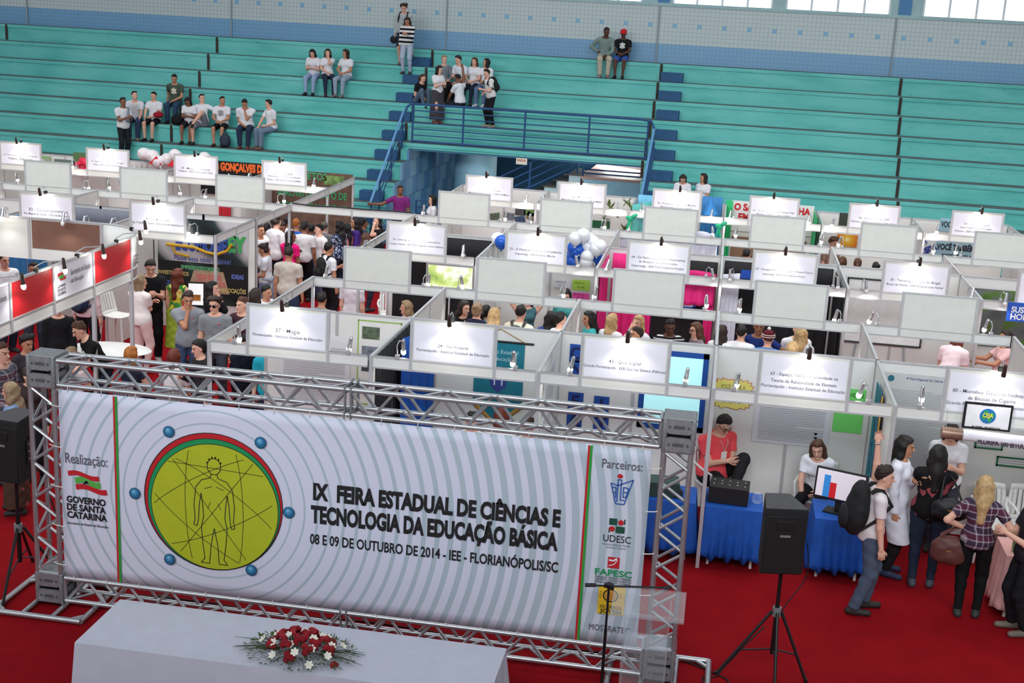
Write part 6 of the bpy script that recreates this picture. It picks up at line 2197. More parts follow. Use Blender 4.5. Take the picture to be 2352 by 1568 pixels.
stand('woman in white lab coat with curly black hair tied back, in profile', (2086, 1005), 72, 1.70, fem=True, head=(6, 6, 0), top=((226, 228, 240), 'coat'), bottom=((34, 32, 36), 'long'), hair=('wavy', 'black'), skin='tan', lod=0, L='cross', Rr='down', shoe=(44, 52, 84), fat=1.05)
stand('woman in short white coat facing us under the giant cigarette', (2188, 978), -6, 1.66, fem=True, head=(0, 22, 0), top=((232, 232, 240), 'short'), bottom=((60, 60, 70), 'long'), hair=('bob', 'dark'), lod=0, L='front', Rr='front', fat=1.1)
pB = stand('woman in black blouse and jeans with long black hair seen from behind', (2158, 1023), 172, 1.70, fem=True, fat=1.22, head=(0, 6, 0), top=((24, 22, 24), 'long', 'bloom'), bottom=((40, 50, 70), 'long'), hair=('long', 'black'), lod=0, L='cross', Rr='cross', shoe=(70, 74, 84))
pP = stand('woman in plaid shirt and black leggings with straight blond hair, hands on hips', (2266, 1094), 170, 1.62, fem=True, head=(-10, 6, 0), top=((66, 50, 70), 'short', 'plaid'), bottom=((20, 20, 22), 'long'), hair=('long', 'blond'), lod=0, L='hip', Rr='hip', shoe=(52, 54, 54))
stand('person in black and white mostly cut off by the right edge of the picture', (2382, 1120), -80, 1.66, top=((40, 40, 46), 'short'), bottom=(K_, 'long'), hair=('short', 'dark'), lod=1, L='front', Rr='front', shoe=(110, 100, 90))
def handbag(info, q, label, color, size, drop_=.12, shift=(0, 0, 0), strap=True):
 a, e, w = info['arms'][q]
 c = w_pt(info, w + np.array([q * .05, .0, -drop_ - size[2] / 2]) + np.array(shift))
 t = thing('handbag', c - np.array([0, 0, size[2] / 2]), label, 'handbag')
 R3 = rotz(ORG[info['t'].name][1])
 g = SDF()
 g.ell(c - np.array([0, 0, size[2] * .08]), np.array(size) * [.5, .5, .46], R3, .03)
 g.ell(c - np.array([0, 0, size[2] * .30]), np.array(size) * [.48, .5, .26], R3, .03)
 V, Q = g.mesh(.015, wob=.004)
 mesh_obj('bag', V - ORG[t.name][0], Q, [mat('leather_%d_%d_%d' % color, color, .5, bump=.1)], t)
 top_ = w_pt(info, w) if strap is True else strap
 for sx in (-1, 1):
  MB().tube([c + R3 @ np.array([size[0] * .28, sx * .03, size[2] * .34]), top_ * .75 + c * .25 + R3 @ np.array([.05, sx * .03, .04]), top_, top_ * .75 + c * .25 + R3 @ np.array([-.05, sx * .03, .04]), c + R3 @ np.array([-size[0] * .28, sx * .03, size[2] * .34])], .011, 6).build('handle', mat('leather_%d_%d_%d' % color, color, .5), t)
 MB().box(c + R3 @ np.array([0, -size[1] * .5, -size[2] * .05]), (.05, .012, .016), R3).build('buckle', mat('brass', (206, 186, 120), .3, metal=.8), t)
 return t
handbag(pP, -1, 'large brown leather handbag on the arm of the woman in plaid', (92, 52, 48), (.40, .18, .36), .06, (-.06, -.04, 0))
handbag(pB, -1, 'black handbag with gold studs at the back of the woman in black blouse', (24, 24, 28), (.40, .16, .28), .0, (.14, -.44, .0), strap=w_pt(pB, pB['N'] + np.array([.13, -.03, -.02])))
for px, lab, hr in (((1084, 948), 'person seated inside the Rosário booth, face seen below the truss', 'black'), ((1154, 938), 'auburn haired person standing inside the Rosário booth', 'auburn'), ((1213, 962), 'person seated at the right inside the Rosário booth', 'dark')):
 chairsit(lab, px, 0 if hr != 'auburn' else 170, 1.66, top=((228, 228, 226), 'short'), hair=('bob' if hr == 'auburn' else 'short', hr), lod=1, L='lap', Rr='lap', fem=hr == 'auburn')

# ================================================================ around the secretariat stand, left
stand('woman in white lace top and pale pink trousers with ash blond hair', (324, 632), 160, 1.66, fem=True, fat=1.14, head=(-20, 4, 0), top=((236, 226, 226), 'short'), bottom=((232, 202, 200), 'long'), hair=('bob', 'ash'), lod=0, L='cross', Rr='cross', shoe=(180, 150, 140))
pC = stand('young man in black tee and trousers holding a camera', (346, 601), 28, 1.80, head=(0, 22, 0), top=(K_, 'short'), bottom=((26, 26, 30), 'long'), hair=('short', 'black'), lod=0, L='front', Rr='front', shoe=(190, 180, 178))
c = w_pt(pC, pC['C'] + np.array([.0, .30, -.20]))
t = thing('camera', c, 'black camera held by the young man in black', 'camera')
MB().box(c, (.14, .07, .10), rotz(.4)).build('camera_body', m_black, t, bevel=.01)
MB().cyl(c, c + np.array([.05, -.14, .0]), .042, .048, 14).build('lens', m_black, t)
stand('woman with long auburn hair in a yellow green floral dress', (409, 618), 172, 1.66, fem=True, top=((170, 160, 60), 'sleeveless', 'floral'), bottom=((150, 176, 60), 'dress'), hair=('wavy', 'auburn'), lod=0, extra=[])
prs = PEOPLE[-1][0]
stand('young man in grey tee with fist on his chin', (430, 672), 22, 1.76, head=(10, 14, 0), top=((138, 142, 150), 'short'), bottom=(JN, 'long'), hair=('short', 'dark'), skin='tan', lod=0, Rr='chin', L='down', extra=[chest_print((190, 100, 110))])
stand('young man in grey v-neck tee wearing sunglasses', (493, 684), 12, 1.74, head=(-14, 6, 0), top=((132, 136, 142), 'short'), bottom=((60, 64, 76), 'long'), hair=('curly', 'dark'), lod=0, extra=[glasses((14, 14, 16), True), chest_print((190, 100, 110))])
stand('woman in black with long dark hair in profile, hand near her chin', (489, 648), 95, 1.66, fem=True, head=(0, -2, 0), top=(K_, 'long'), bottom=(K_, 'long'), hair=('long', 'black'), lod=0, L='chin', Rr='low')
stand('boy with cropped brown hair in a dark maroon top', (556, 684), -10, 1.70, head=(-20, 2, 0), top=((70, 44, 54), 'short'), bottom=(NV, 'long'), hair=('crop', 'brown'), lod=0)
stand('woman with dark ponytail and black cardigan looking left', (452, 783), -40, 1.64, fem=True, head=(-12, 14, 0), top=((44, 42, 46), 'long'), bottom=(NV, 'long'), hair=('ponytail', 'black'), lod=0, L='down', Rr='front')
chairsit('person with ginger bobbed hair seated behind the truss, dark waistcoat', (303, 797), 165, 1.68, fem=True, top=((40, 44, 62), 'cap'), bottom=(NV, 'long'), hair=('bob', 'ginger'), lod=0, L='lap', Rr='lap')
chairsit('person with brown bobbed hair and pale cardigan seated behind the truss', (401, 803), 172, 1.68, fem=True, fat=1.12, top=((232, 222, 222), 'short'), bottom=(NV, 'long'), hair=('bob', 'auburn'), lod=0, L='lap', Rr='lap')
stand('man in black tee with white puzzle print leaning over the white table', (172, 743), -48, 1.74, lean=(26, 0), head=(0, 16, 0), top=((22, 22, 24), 'short'), bottom=(NV, 'long'), hair=('crop', 'brown'), lod=0, L='reach', Rr='low', extra=[chest_print((226, 226, 226), 'big')])
stand('woman with thick curly dark hair in profile, left of the truss corner', (64, 772), 62, 1.62, fem=True, head=(0, 8, 0), top=((60, 54, 60), 'long'), hair=('curly', 'black'), skin='tan', lod=0)
stand('woman with wavy blond hair in denim shirt at the left edge', (18, 880), -70, 1.64, fem=True, head=(-20, 6, 0), top=((130, 156, 196), 'short'), bottom=((74, 54, 44), 'longskirt', 'bloom'), hair=('wavy', 'ash'), lod=0)
stand('man with a bald crown at the left edge of the picture', (4, 790), 80, 1.84, top=((80, 84, 96), 'short', 'plaid'), hair=('crop', 'brown'), lod=1)
stand('person with dark hair at the left edge, below the bald man', (12, 818), 70, 1.58, top=((60, 60, 70), 'short'), hair=('short', 'dark'), lod=1)
stand('person with long brown hair in dark clothes beside the truss tower', (62, 850), 10, 1.58, fem=True, head=(0, 30, 0), top=((58, 48, 48), 'long'), bottom=(K_, 'long'), hair=('wavy', 'dark'), lod=1)
p = stand('person in pink hooded top under the red panel, head hidden by the fascia', (196, 612), 175, 1.70, top=((214, 188, 192), 'long'), bottom=(K_, 'long'), hair=('short', 'dark'), lod=1)
backpack(p, 'navy backpack on the person in pink hooded top', (44, 54, 76))
stand('person in white shirt inside the secretariat stand at the left edge', (10, 583), 60, 1.74, top=(W_, 'short'), hair=('short', 'dark'), lod=1, fat=1.1)
stand('person with dark hair inside the secretariat stand, below its white fascia', (76, 604), 20, 1.66, top=((80, 90, 130), 'short'), hair=('short', 'dark'), skin='tan', lod=1)
stand('person in dark navy hooded top bending, below the fascia of booth 37', (574, 772), 60, 1.66, lean=(4, 0), head=(0, 20, 0), top=((26, 30, 44), 'long'), bottom=(K_, 'long'), hair=('short', 'black'), lod=1, L='front', Rr='front')
stand('person in teal top beside the navy hooded top', (622, 778), 20, 1.66, top=((40, 164, 184), 'short'), bottom=(NV, 'long'), hair=('short', 'dark'), lod=1)
chairsit('person with grey hair seated behind the left end of the truss', (165, 798), 170, 1.66, fem=True, top=((226, 214, 216), 'short'), bottom=(NV, 'long'), hair=('bob', 'ash'), lod=1, L='lap', Rr='lap')
stand('person in black under the secretariat fascia beside the man with puzzle print', (132, 690), 20, 1.62, top=(K_, 'long'), bottom=(K_, 'long'), hair=('short', 'black'), lod=1)
# ================================================================ BOOTH CONTENTS
m_blue = mat('cloth_blue', (22, 84, 176), .7, noise=.12, bump=.1, bscale=20)
m_photo = [mat('photo_%d' % i, c, .4, noise=.5, nscale=14) for i, c in enumerate(((96, 110, 90), (120, 128, 140), (80, 84, 88), (140, 120, 96), (70, 92, 120), (110, 140, 80)))]
def plaque(name, Y, tl, br, m, label, cat, d=.008, tilt=0., parent=None, face=-1, plane='y', X=None):
 """flat thing on a wall plane, its corners measured in the picture"""
 if plane == 'y':
  a, c = at_y(tl[0], tl[1], Y), at_y(br[0], br[1], Y)
  x0, x1, z0, z1 = min(a[0], c[0]), max(a[0], c[0]), min(a[2], c[2]), max(a[2], c[2])
  cx, cz = (x0 + x1) / 2, (z0 + z1) / 2
  return cx, cz, x1 - x0, z1 - z0
def poster(Y, x0, x1, z0, z1, label, color, cat='poster', lines=(), tcol=(70, 70, 74), border=None, name='poster', body=0, emit=0., tilt=0., bold=0.01):
 cx, cz, w, h = (x0 + x1) / 2, (z0 + z1) / 2, x1 - x0, z1 - z0
 t = thing(name, (cx, Y, z0), label, cat)
 R = roty(tilt)
 MB().box((cx, Y - .004, cz), (w, .006, h), R).build('sheet', mat('paper_%d_%d_%d_%d' % (*color, emit > 0), color, .6, noise=.03, emit=emit), t, smooth=False)
 if border:
  bw, bc = border
  b = MB()
  for (ax, az, aw, ah) in ((0, h / 2 - bw / 2, w, bw), (0, -h / 2 + bw / 2, w, bw), (-w / 2 + bw / 2, 0, bw, h), (w / 2 - bw / 2, 0, bw, h)):
   b.box(np.array([cx, Y - .008, cz]) + R @ np.array([ax, 0, az]), (aw, .008, ah), R)
  b.build('border', mat('border_%d_%d_%d' % bc, bc, .6), t, smooth=False)
 tm = mat('ink_%d_%d_%d' % tcol, tcol, .7, noise=0)
 if lines:
  b = MB()
  for (s_, fx, fz, fw, cap) in lines:
   lettering(b, s_, np.array([cx, Y - .0085, cz]) + R @ np.array([fx * w, 0, fz * h]), R @ X_, R @ Z_, width=fw * w, cap=cap, eps=.002, bold=bold)
  b.build('lettering', tm, t, smooth=False)
 if body:
  b = MB()
  r_ = random.Random(int(w * 1000))
  z = h / 2 - h * .16
  while z > -h / 2 + h * .06:
   ln = w * (.86 if r_.random() > .15 else .5)
   b.box(np.array([cx, Y - .0085, cz]) + R @ np.array([-w * .43 + ln / 2, 0, z]), (ln, .002, .009 if body == 1 else .012), R)
   z -= .025 if body == 1 else .03
  b.build('small_print', mat('ink_pale', (166, 168, 174), .7, noise=0), t, smooth=False)
 return t
def pos(Y, tl, br):
 a, c = at_y(tl[0], tl[1], Y), at_y(br[0], br[1], Y)
 return min(a[0], c[0]), max(a[0], c[0]), min(a[2], c[2]), max(a[2], c[2])
def hang(name, a, c, ztop, zbot, m, label, cat='drape', amp=.035, folds=6, thick=.004, swag=None, seed=0.):
 """hanging cloth between plan points a and c"""
 a, c = np.array(a, float), np.array(c, float)
 d = c - a
 n = nrm([-d[1], d[0]])
 def fn(u, v):
  p = a + d * u + n * amp * math.sin(u * folds * 6.283 + seed) * (.25 + .75 * v)
  zt = ztop - (swag or 0) * math.sin(math.pi * u)
  return (p[0], p[1], zt + (zbot - zt) * v)
 return MB().sheet(fn, max(24, folds * 8), 8).build(name, m, label=label, cat=cat, solid=thick, angle=80)
YW = YAB - .018
# ---- booth 37
x0, x1, z0, z1 = pos(YW, (612, 826), (766, 930))
poster(YW, -5.72, -4.72, .78, 1.86, 'large white text poster on the back wall of the booth numbered 37', (226, 228, 232), body=1, lines=[('Resumo', -.35, .44, .16, .02)])
x0, x1, z0, z1 = pos(YW, (788, 772), (868, 905))
poster(YW, -4.62, -4.02, .95, 2.12, 'white board with thin green border and photos on the back wall of booth 37', (232, 233, 230), border=(.015, (150, 190, 80)))
for i, (xx, zz) in enumerate(((-4.44, 1.95), (-4.44, 1.68), (-4.44, 1.50), (-4.44, 1.2))):
 MB().box((xx, YW - .012, zz), (.24, .004, .17)).build('photo', m_photo[i % 6], label=('colour photo of a room, top of the green bordered board', 'colour photo below the top one on the green bordered board', 'colour photo of a group of people on the green bordered board', 'lowest colour photo on the green bordered board')[i], cat='photo')
# ---- Rosário booth: black plastic and blue cloth on its left wall, teal banner, cards
m_blackcloth = mat('black_cloth', (20, 20, 24), .75, noise=.2)
hang('black_plastic', (-3.87, 14.55), (-3.87, 16.3), 2.16, .2, m_blackcloth, 'crumpled black plastic sheet on the left wall of the Rosário booth', amp=.018, folds=9)
hang('blue_curtain', (-3.80, 15.5), (-3.55, 16.30), 2.14, .1, m_blue, 'royal blue curtain in the far left corner of the Rosário booth', 'curtain', amp=.04, folds=4)
m_tealcloth = mat('banner_teal', (24, 118, 138), .7, noise=.06)
x0, x1 = -3.02, -2.36
xc_ = (x0 + x1) / 2
t = thing('wall_banner', (xc_, YW, .9), 'teal pennant banner with gold edge on the back wall of the Rosário booth', 'banner')
MB().prism([(x0, YW - .006, 1.98), (x0, YW - .006, 1.15), (xc_, YW - .006, .86), (x1, YW - .006, 1.15), (x1, YW - .006, 1.98)], (0, -.006, 0)).build('cloth', m_tealcloth, t, smooth=False)
b = MB()
for i in range(20):
 u0, u1 = i / 20, (i + 1) / 20
 f = lambda u: (x0 + (x1 - x0) * u, 1.15 - .29 * (1 - abs(2 * u - 1)))
 p, q = f(u0), f(u1)
 b.quad((p[0], YW - .014, p[1] - .05), (q[0], YW - .014, q[1] - .05), (q[0], YW - .014, q[1] + .02), (p[0], YW - .014, p[1] + .02))
b.build('gold_edge', mat('gold_fringe', (196, 150, 70), .7, noise=.2), t, solid=.004)
b = MB()
b.prism([(xc_ - .14, YW - .014, 1.62), (xc_ - .10, YW - .014, 1.38), (xc_, YW - .014, 1.30), (xc_ + .10, YW - .014, 1.38), (xc_ + .14, YW - .014, 1.62)], (0, -.003, 0))
b.cur = 1
for q in (-.05, .05):
 b.box((xc_ + q, YW - .019, 1.5), (.02, .003, .2))
b.box((xc_, YW - .019, 1.5), (.18, .003, .02)).box((xc_, YW - .019, 1.56), (.14, .003, .02))
b.build('emblem', (mat('emblem_blue', (52, 66, 140), .6), mat('emblem_pale', (190, 200, 226), .6)), t, smooth=False)
MB().cyl((x0 - .12, YW - .02, 2.0), (x1 + .12, YW - .02, 2.0), .014).build('rod', m_stand, t)
b = MB()
for s in (-1, 1):
 b.tube([(xc_ + s * (x1 - x0) / 2, YW - .02, 2.01), (xc_, YW - .014, 2.17)], .006, 5)
b.build('cord', mat('cord_tan', (176, 140, 90), .8), t)
b = MB()
lettering(b, 'Instituto Estadual', (xc_, YW - .013, 1.86), X_, Z_, width=.5, cap=.05, eps=.002)
lettering(b, 'de Educação', (xc_, YW - .013, 1.76), X_, Z_, width=.36, cap=.05, eps=.002)
b.build('lettering', mat('ink_teal_pale', (176, 214, 216), .6), t, smooth=False)
XWr = -1.92 - .012
for i, (y, z, h_) in enumerate(((15.25, 1.78, .50), (15.1, 1.2, .55))):
 t = thing('framed_poster', (-1.90, y, z - h_ / 2), ('upper', 'lower')[i] + ' grey text poster on the left wall of the booth with blue letter cards', 'poster')
 MB().box((-1.877, y, z), (.01, .9, h_)).build('sheet', mat('paper_grey', (206, 208, 214), .6), t, smooth=False)
 b = MB()
 for k in range(int(h_ / .04) - 2):
  b.box((-1.871, y, z + h_ / 2 - .06 - k * .04), (.002, .78, .014))
 b.build('small_print', mat('ink_pale', (166, 168, 174), .7, noise=0), t, smooth=False)
# ---- booth 43: blue letter cards and a projection screen
m_card = mat('card_blue', (24, 74, 160), .6)
cards = [('O', (1310, 789), (1330, 820)), ('N', (1309, 826), (1329, 855)), ('F', (1306, 899), (1342, 938)), ('A', (1303, 943), (1339, 982)), ('I', (1365, 908), (1401, 945)), ('T', (1364, 949), (1400, 988))]
for i, (ch, tl, br) in enumerate(cards):
 x0, x1, z0, z1 = pos(YW, tl, br)
 if i < 2:
  x1 = x0 + .2
  z0 = z1 - .24
 else:
  x1, z0 = x0 + .2, z1 - .25
 t = thing('letter_card', ((x0 + x1) / 2, YW, z0), 'blue letter card in booth 43, ' + ('top of the left column', 'second of the left column', 'third of the left column, above the truss', 'lowest of the left column, behind the truss', 'top of the right column', 'lowest of the right column')[i], 'card', 'blue letter cards')
 MB().box(((x0 + x1) / 2, YW - .006, (z0 + z1) / 2), (x1 - x0, .004, z1 - z0)).build('card', m_card, t, smooth=False)
 lettering(MB(), ch, ((x0 + x1) / 2, YW - .009, (z0 + z1) / 2), X_, Z_, width=None, height=(z1 - z0) * .72, eps=.002, bold=.03).build('letter', mat('ink_navy', (12, 30, 84), .6), t, smooth=False)
x0, x1, z0, z1 = -.83, .03, 1.02, 2.08
t = thing('projection_screen', ((x0 + x1) / 2, YW, z0), 'glowing pale cyan projection screen with blue border on the back wall of booth 43', 'screen')
MB().box(((x0 + x1) / 2, YW - .008, (z0 + z1) / 2), (x1 - x0 - .14, .006, z1 - z0 - .14)).build('screen', mat('screen_cyan', (176, 234, 238), .5, noise=.03, emit=.55), t, smooth=False)
b = MB()
for (ax, az, aw, ah) in ((0, (z1 - z0) / 2 - .035, x1 - x0, .07), (0, -(z1 - z0) / 2 + .035, x1 - x0, .07), (-(x1 - x0) / 2 + .035, 0, .07, z1 - z0), ((x1 - x0) / 2 - .035, 0, .07, z1 - z0)):
 b.box(((x0 + x1) / 2 + ax, YW - .010, (z0 + z1) / 2 + az), (aw, .012, ah))
b.build('border', mat('border_blue', (24, 76, 160), .6), t, smooth=False)
# ---- booth 63
t = thing('paper_burst', (.42, YW, 1.45), 'yellow cloud shaped paper sign with red outline and handwriting, behind the man in coral polo', 'sign')
x0, x1, z0, z1 = pos(YW, (1640, 866), (1724, 942))
cx_, cz_ = (x0 + x1) / 2, (z0 + z1) / 2
w_, h_ = (x1 - x0) / 2 + .01, (z1 - z0) / 2
def cloud(s, y):
 out = []
 for i in range(72):
  a = 2 * math.pi * i / 72
  k = 1 + .07 * math.cos(a * 17)
  ex = abs(math.cos(a)) ** .55 * (1 if math.cos(a) > 0 else -1)
  ez = abs(math.sin(a)) ** .55 * (1 if math.sin(a) > 0 else -1)
  out.append((cx_ + ex * w_ * k * s, y, cz_ + ez * h_ * k * s))
 return out
MB().prism(cloud(1.0, YW - .004), (0, -.004, 0)).build('outline', mat('burst_red', (196, 70, 60), .6), t, smooth=False)
MB().prism(cloud(.965, YW - .009), (0, -.003, 0)).build('paper', mat('burst_yellow', (232, 222, 120), .6), t, smooth=False)
b = MB()
for s_, dz, wd in (('VOCÊ PODE A', .52, 1.2), ('RELATIVIDADE', .18, 1.4), ('QUANDO VÊ', -.16, 1.2), ('O TEMPO', -.5, .9)):
 lettering(b, s_, (cx_, YW - .013, cz_ + dz * h_), X_, Z_, width=wd * w_, cap=.05, eps=.001)
b.build('lettering', mat('ink_olive', (96, 92, 50), .7), t, smooth=False)
x0, x1, z0, z1 = pos(YW, (1726, 925), (1886, 1042))
t = poster(YW, .66, 1.62, .98, 1.66, 'large white text poster between the man in coral and the seated girl', (218, 219, 226), body=1, lines=[('Referencial Teórico', -.30, .43, .26, .02)], tilt=.0)
b = MB()
for k in range(3):
 for q in range(3):
  b.prism([(1.46 - .028 + .005 * q, YW - .010, 1.17 - k * .055), (1.46, YW - .010, 1.14 - k * .055), (1.488 - .005 * q, YW - .010, 1.17 - k * .055)], (0, -.002, 0))
b.build('symbol', mat('ink_black', (40, 40, 44), .7), t, smooth=False)
poster(YW, 1.655, 2.02, 1.22, 1.80, 'bright green sheet with faint handwriting in the right corner of booth 63', (118, 220, 110), lines=[('RELATIVIDADE', 0, .36, .9, .05), ('GERAL', .0, .0, .4, .04)], tcol=(40, 110, 50))
t = thing('wall_banner', (2.06, 15.4, .8), 'teal vertical banner with blue and yellow edge on the right wall of booth 63', 'banner')
MB().box((2.068, 15.5, 1.42), (.012, .62, 1.3)).build('cloth', m_tealcloth, t, smooth=False)
MB().box((2.06, 15.16, 1.42), (.012, .05, 1.3)).build('yellow_edge', mat('edge_yellow', (214, 168, 60), .6), t, smooth=False)
MB().box((2.06, 15.22, 1.42), (.014, .07, 1.3)).build('navy_edge', mat('edge_navy', (40, 44, 96), .6), t, smooth=False)
lettering(MB(), 'RELATIVA', (2.058, 15.55, 1.4), Z_, Y_, width=.8, cap=.12, nrm=(-1, 0, 0), eps=.003).build('lettering', mat('ink_deepteal', (10, 60, 96), .6), t, smooth=False)
# tables under blue cloth with their things
def blue_table(x0, x1, y0, y1, lab, lab2, hem=.12):
 table(x0, x1, y0, y1, .74, lab2, m_plastic)
 drape(x0, x1, y0, y1, .74, hem, m_blue, lab, folds=7, amp=.03, flare=.05, seed=x0)
blue_table(.14, .80, 14.46, 15.06, 'bright blue tablecloth under the black box and glass jar', 'small white table under the blue cloth with the black box')
blue_table(1.40, 2.0, 14.46, 15.10, 'bright blue tablecloth under the computer monitor', 'small white table under the blue cloth with the monitor')
blue_table(-.90, .02, 14.50, 15.05, 'blue tablecloth half hidden behind the right truss tower', 'small table under the blue cloth behind the right truss tower')
bx = at_z(1672, 1140, .80)
t = thing('black_box', (.40, 14.74, .75), 'black project box with white dots on its lid, on the left blue table', 'box')
R = rotz(-.06)
MB().box((.40, 14.74, .755 + .10), (.46, .34, .20), R).build('body', mat('box_black', (24, 22, 26), .6), t, bevel=.004)
b = MB()
for i in range(10):
 b.cyl(np.array([.40, 14.74, .955]) + R @ np.array([-.18 + .09 * (i % 5), -.06 + .12 * (i // 5) + .02 * (i % 2), 0]), np.array([.40, 14.74, .958]) + R @ np.array([-.18 + .09 * (i % 5), -.06 + .12 * (i // 5) + .02 * (i % 2), 0]), .008, n=8)
b.build('dot', mat('dot_white', (214, 214, 218), .5), t)
t = thing('glass_jar', (.73, 14.72, .75), 'small clear glass jar lying on the left blue table', 'jar')
MB().lathe([(.03, 0), (.055, .02), (.062, .06), (.05, .10), (.04, .115), (.042, .125)], (.73, 14.72, .752), 16).build('jar', m_acr, t)
# monitor with two bars
t = thing('computer_monitor', (1.72, 14.72, .75), 'black flat monitor showing a blue and a red bar on the right blue table', 'monitor')
mc = np.array([1.66, 14.70, 1.08])
R = rotz(-.35) @ rotx(-.12)
MB().box(mc, (.60, .04, .37), R).build('housing', m_black, t, bevel=.006)
MB().box(mc + R @ np.array([0, -.021, .005]), (.555, .004, .32), R).build('screen', mat('screen_pale', (224, 216, 226), .3, noise=0, emit=.28), t, smooth=False)
b = MB().box(mc + R @ np.array([-.155, -.0245, -.025]), (.075, .002, .26), R)
b.cur = 1
b.box(mc + R @ np.array([-.08, -.0245, -.065]), (.075, .002, .18), R)
b.build('bar', (mat('bar_blue', (54, 140, 216), .4, noise=0, emit=.2), mat('bar_red', (206, 36, 44), .4, noise=0, emit=.2)), t, smooth=False)
MB().box(mc - [0, -.03, .22], (.07, .04, .18), R).box((mc[0], mc[1] + .02, .760), (.30, .20, .018), rotz(-.35)).build('stand', m_black, t, bevel=.004)
t = thing('equipment_box', (-.60, 14.66, .75), 'dark green equipment box on the blue table behind the truss tower', 'box')
MB().box((-.40, 14.72, .84), (.42, .28, .18), rotz(.1)).build('body', mat('box_green', (40, 60, 54), .6), t, bevel=.005)
MB().box((-.20, 14.66, .80), (.10, .12, .09), rotz(.3)).build('module', mat('box_dark', (34, 36, 40), .6), t, bevel=.004)
# ---- booth 80
t = poster(YW, 2.22, 3.28, .72, 2.06, 'large grey text poster with a round logo behind the sign numbered 80', (196, 200, 200), body=1, lines=[('4ª Feira Regional de Ciência e Tecnologia', .06, .455, .62, .03)], tcol=(60, 76, 140))
MB().cyl((2.30, YW - .008, 1.99), (2.30, YW - .014, 1.99), .04, n=18).build('logo', mat('logo_teal', (40, 110, 130), .5), t)
t = thing('framed_plaque', (3.15, YA - .02, 1.66), 'black framed plaque with a blue globe logo hanging below the sign numbered 80', 'plaque')
x0, x1, z0, z1 = pos(YA - .03, (2217, 921), (2319, 992))
cx_, cz_ = (x0 + x1) / 2, (z0 + z1) / 2
MB().box((cx_, YA - .03, cz_), (x1 - x0, .02, z1 - z0)).build('frame', m_black, t, bevel=.003)
MB().box((cx_, YA - .042, cz_), (x1 - x0 - .05, .004, z1 - z0 - .05)).build('sheet', mat('plaque_white', (226, 226, 230), .5), t, smooth=False)
b = MB().cyl((cx_, YA - .044, cz_ + .01), (cx_, YA - .047, cz_ + .01), .085, n=28)
b.cur = 1
for a in (.4, 2.1, 3.6, 5.2):
 b.cyl((cx_ + .045 * math.cos(a), YA - .047, cz_ + .01 + .045 * math.sin(a)), (cx_ + .045 * math.cos(a), YA - .0485, cz_ + .01 + .045 * math.sin(a)), .026, n=9)
b.build('globe', (mat('globe_blue', (28, 104, 176), .5), mat('globe_green', (40, 150, 90), .5)), t, smooth=False)
lettering(MB(), 'CEJA', (cx_, YA - .050, cz_ + .012), X_, Z_, width=.11, cap=.045, bold=.03).build('lettering', mat('ink_yellow', (226, 216, 60), .5), t, smooth=False)
b = MB()
lettering(b, 'FLORIPA 100 BITUCAS', (cx_, YA - .045, cz_ - .125), X_, Z_, width=.30, cap=.025, bold=.04)
lettering(b, 'Centro de Educação de Jovens e Adultos', (cx_, YA - .045, cz_ + .155), X_, Z_, width=.32, cap=.016)
lettering(b, 'Florianópolis, SC', (cx_, YA - .045, cz_ + .125), X_, Z_, width=.14, cap=.014)
b.build('lettering', mat('ink_black', (40, 40, 44), .7), t, smooth=False)
# giant cigarette hanging from the fascia
ca, cb = at_y(2162, 992, 14.15), at_y(2352, 1014, 14.15)
cd = nrm(cb - ca)
t = thing('giant_cigarette', (ca + cb) / 2, 'giant white paper cigarette with brown silver filter hanging under the sign numbered 80', 'model cigarette')
MB().cyl(ca + cd * .22, ca + cd * 1.30, .062, n=20).build('paper_tube', mat('cig_white', (232, 232, 240), .6), t)
MB().cyl(ca, ca + cd * .22, .066, n=20).build('filter', mat('cig_filter', (150, 120, 104), .35, metal=.35, noise=.3), t)
b = MB()
lettering(b, 'FLORIPA 100 BITUCAS', ca + cd * .66 + np.array([0, -.058, -.035]), cd, nrm([0, .45, 1]), width=.56, cap=.06, nrm=nrm([0, -1, .45]), eps=.008, bold=.05)
b.build('lettering', mat('ink_purple', (44, 30, 60), .6), t, smooth=False)
MB().cyl(ca + cd * .05, ca + cd * .05 + [0, .1, .25], .003, n=5).cyl(ca + cd * 1.1, ca + cd * 1.1 + [0, .1, .22], .003, n=5).build('string', m_wire, t)
for i, (tl, br, lab) in enumerate((((2240, 1008), (2302, 1034), 'upper small text card with dark green border on the back wall of booth 80'), ((2290, 1046), (2362, 1076), 'lower small text card with dark green border at the right edge'))):
 x0, x1, z0, z1 = pos(YW, tl, br)
 poster(YW, x0, x1, z0, z1, lab, (222, 224, 222), border=(.022, (40, 110, 76)), body=2, cat='card')
m_pink = mat('cloth_pink', (232, 176, 172), .8, noise=.05)
table(3.42, 4.6, 13.95, 14.5, .74, 'table under the pink cloth at the right edge of the picture', m_plastic)
drape(3.42, 4.6, 13.95, 14.5, .74, .10, m_pink, 'pale pink tablecloth at the right edge of the picture', folds=8, amp=.03, flare=.05)
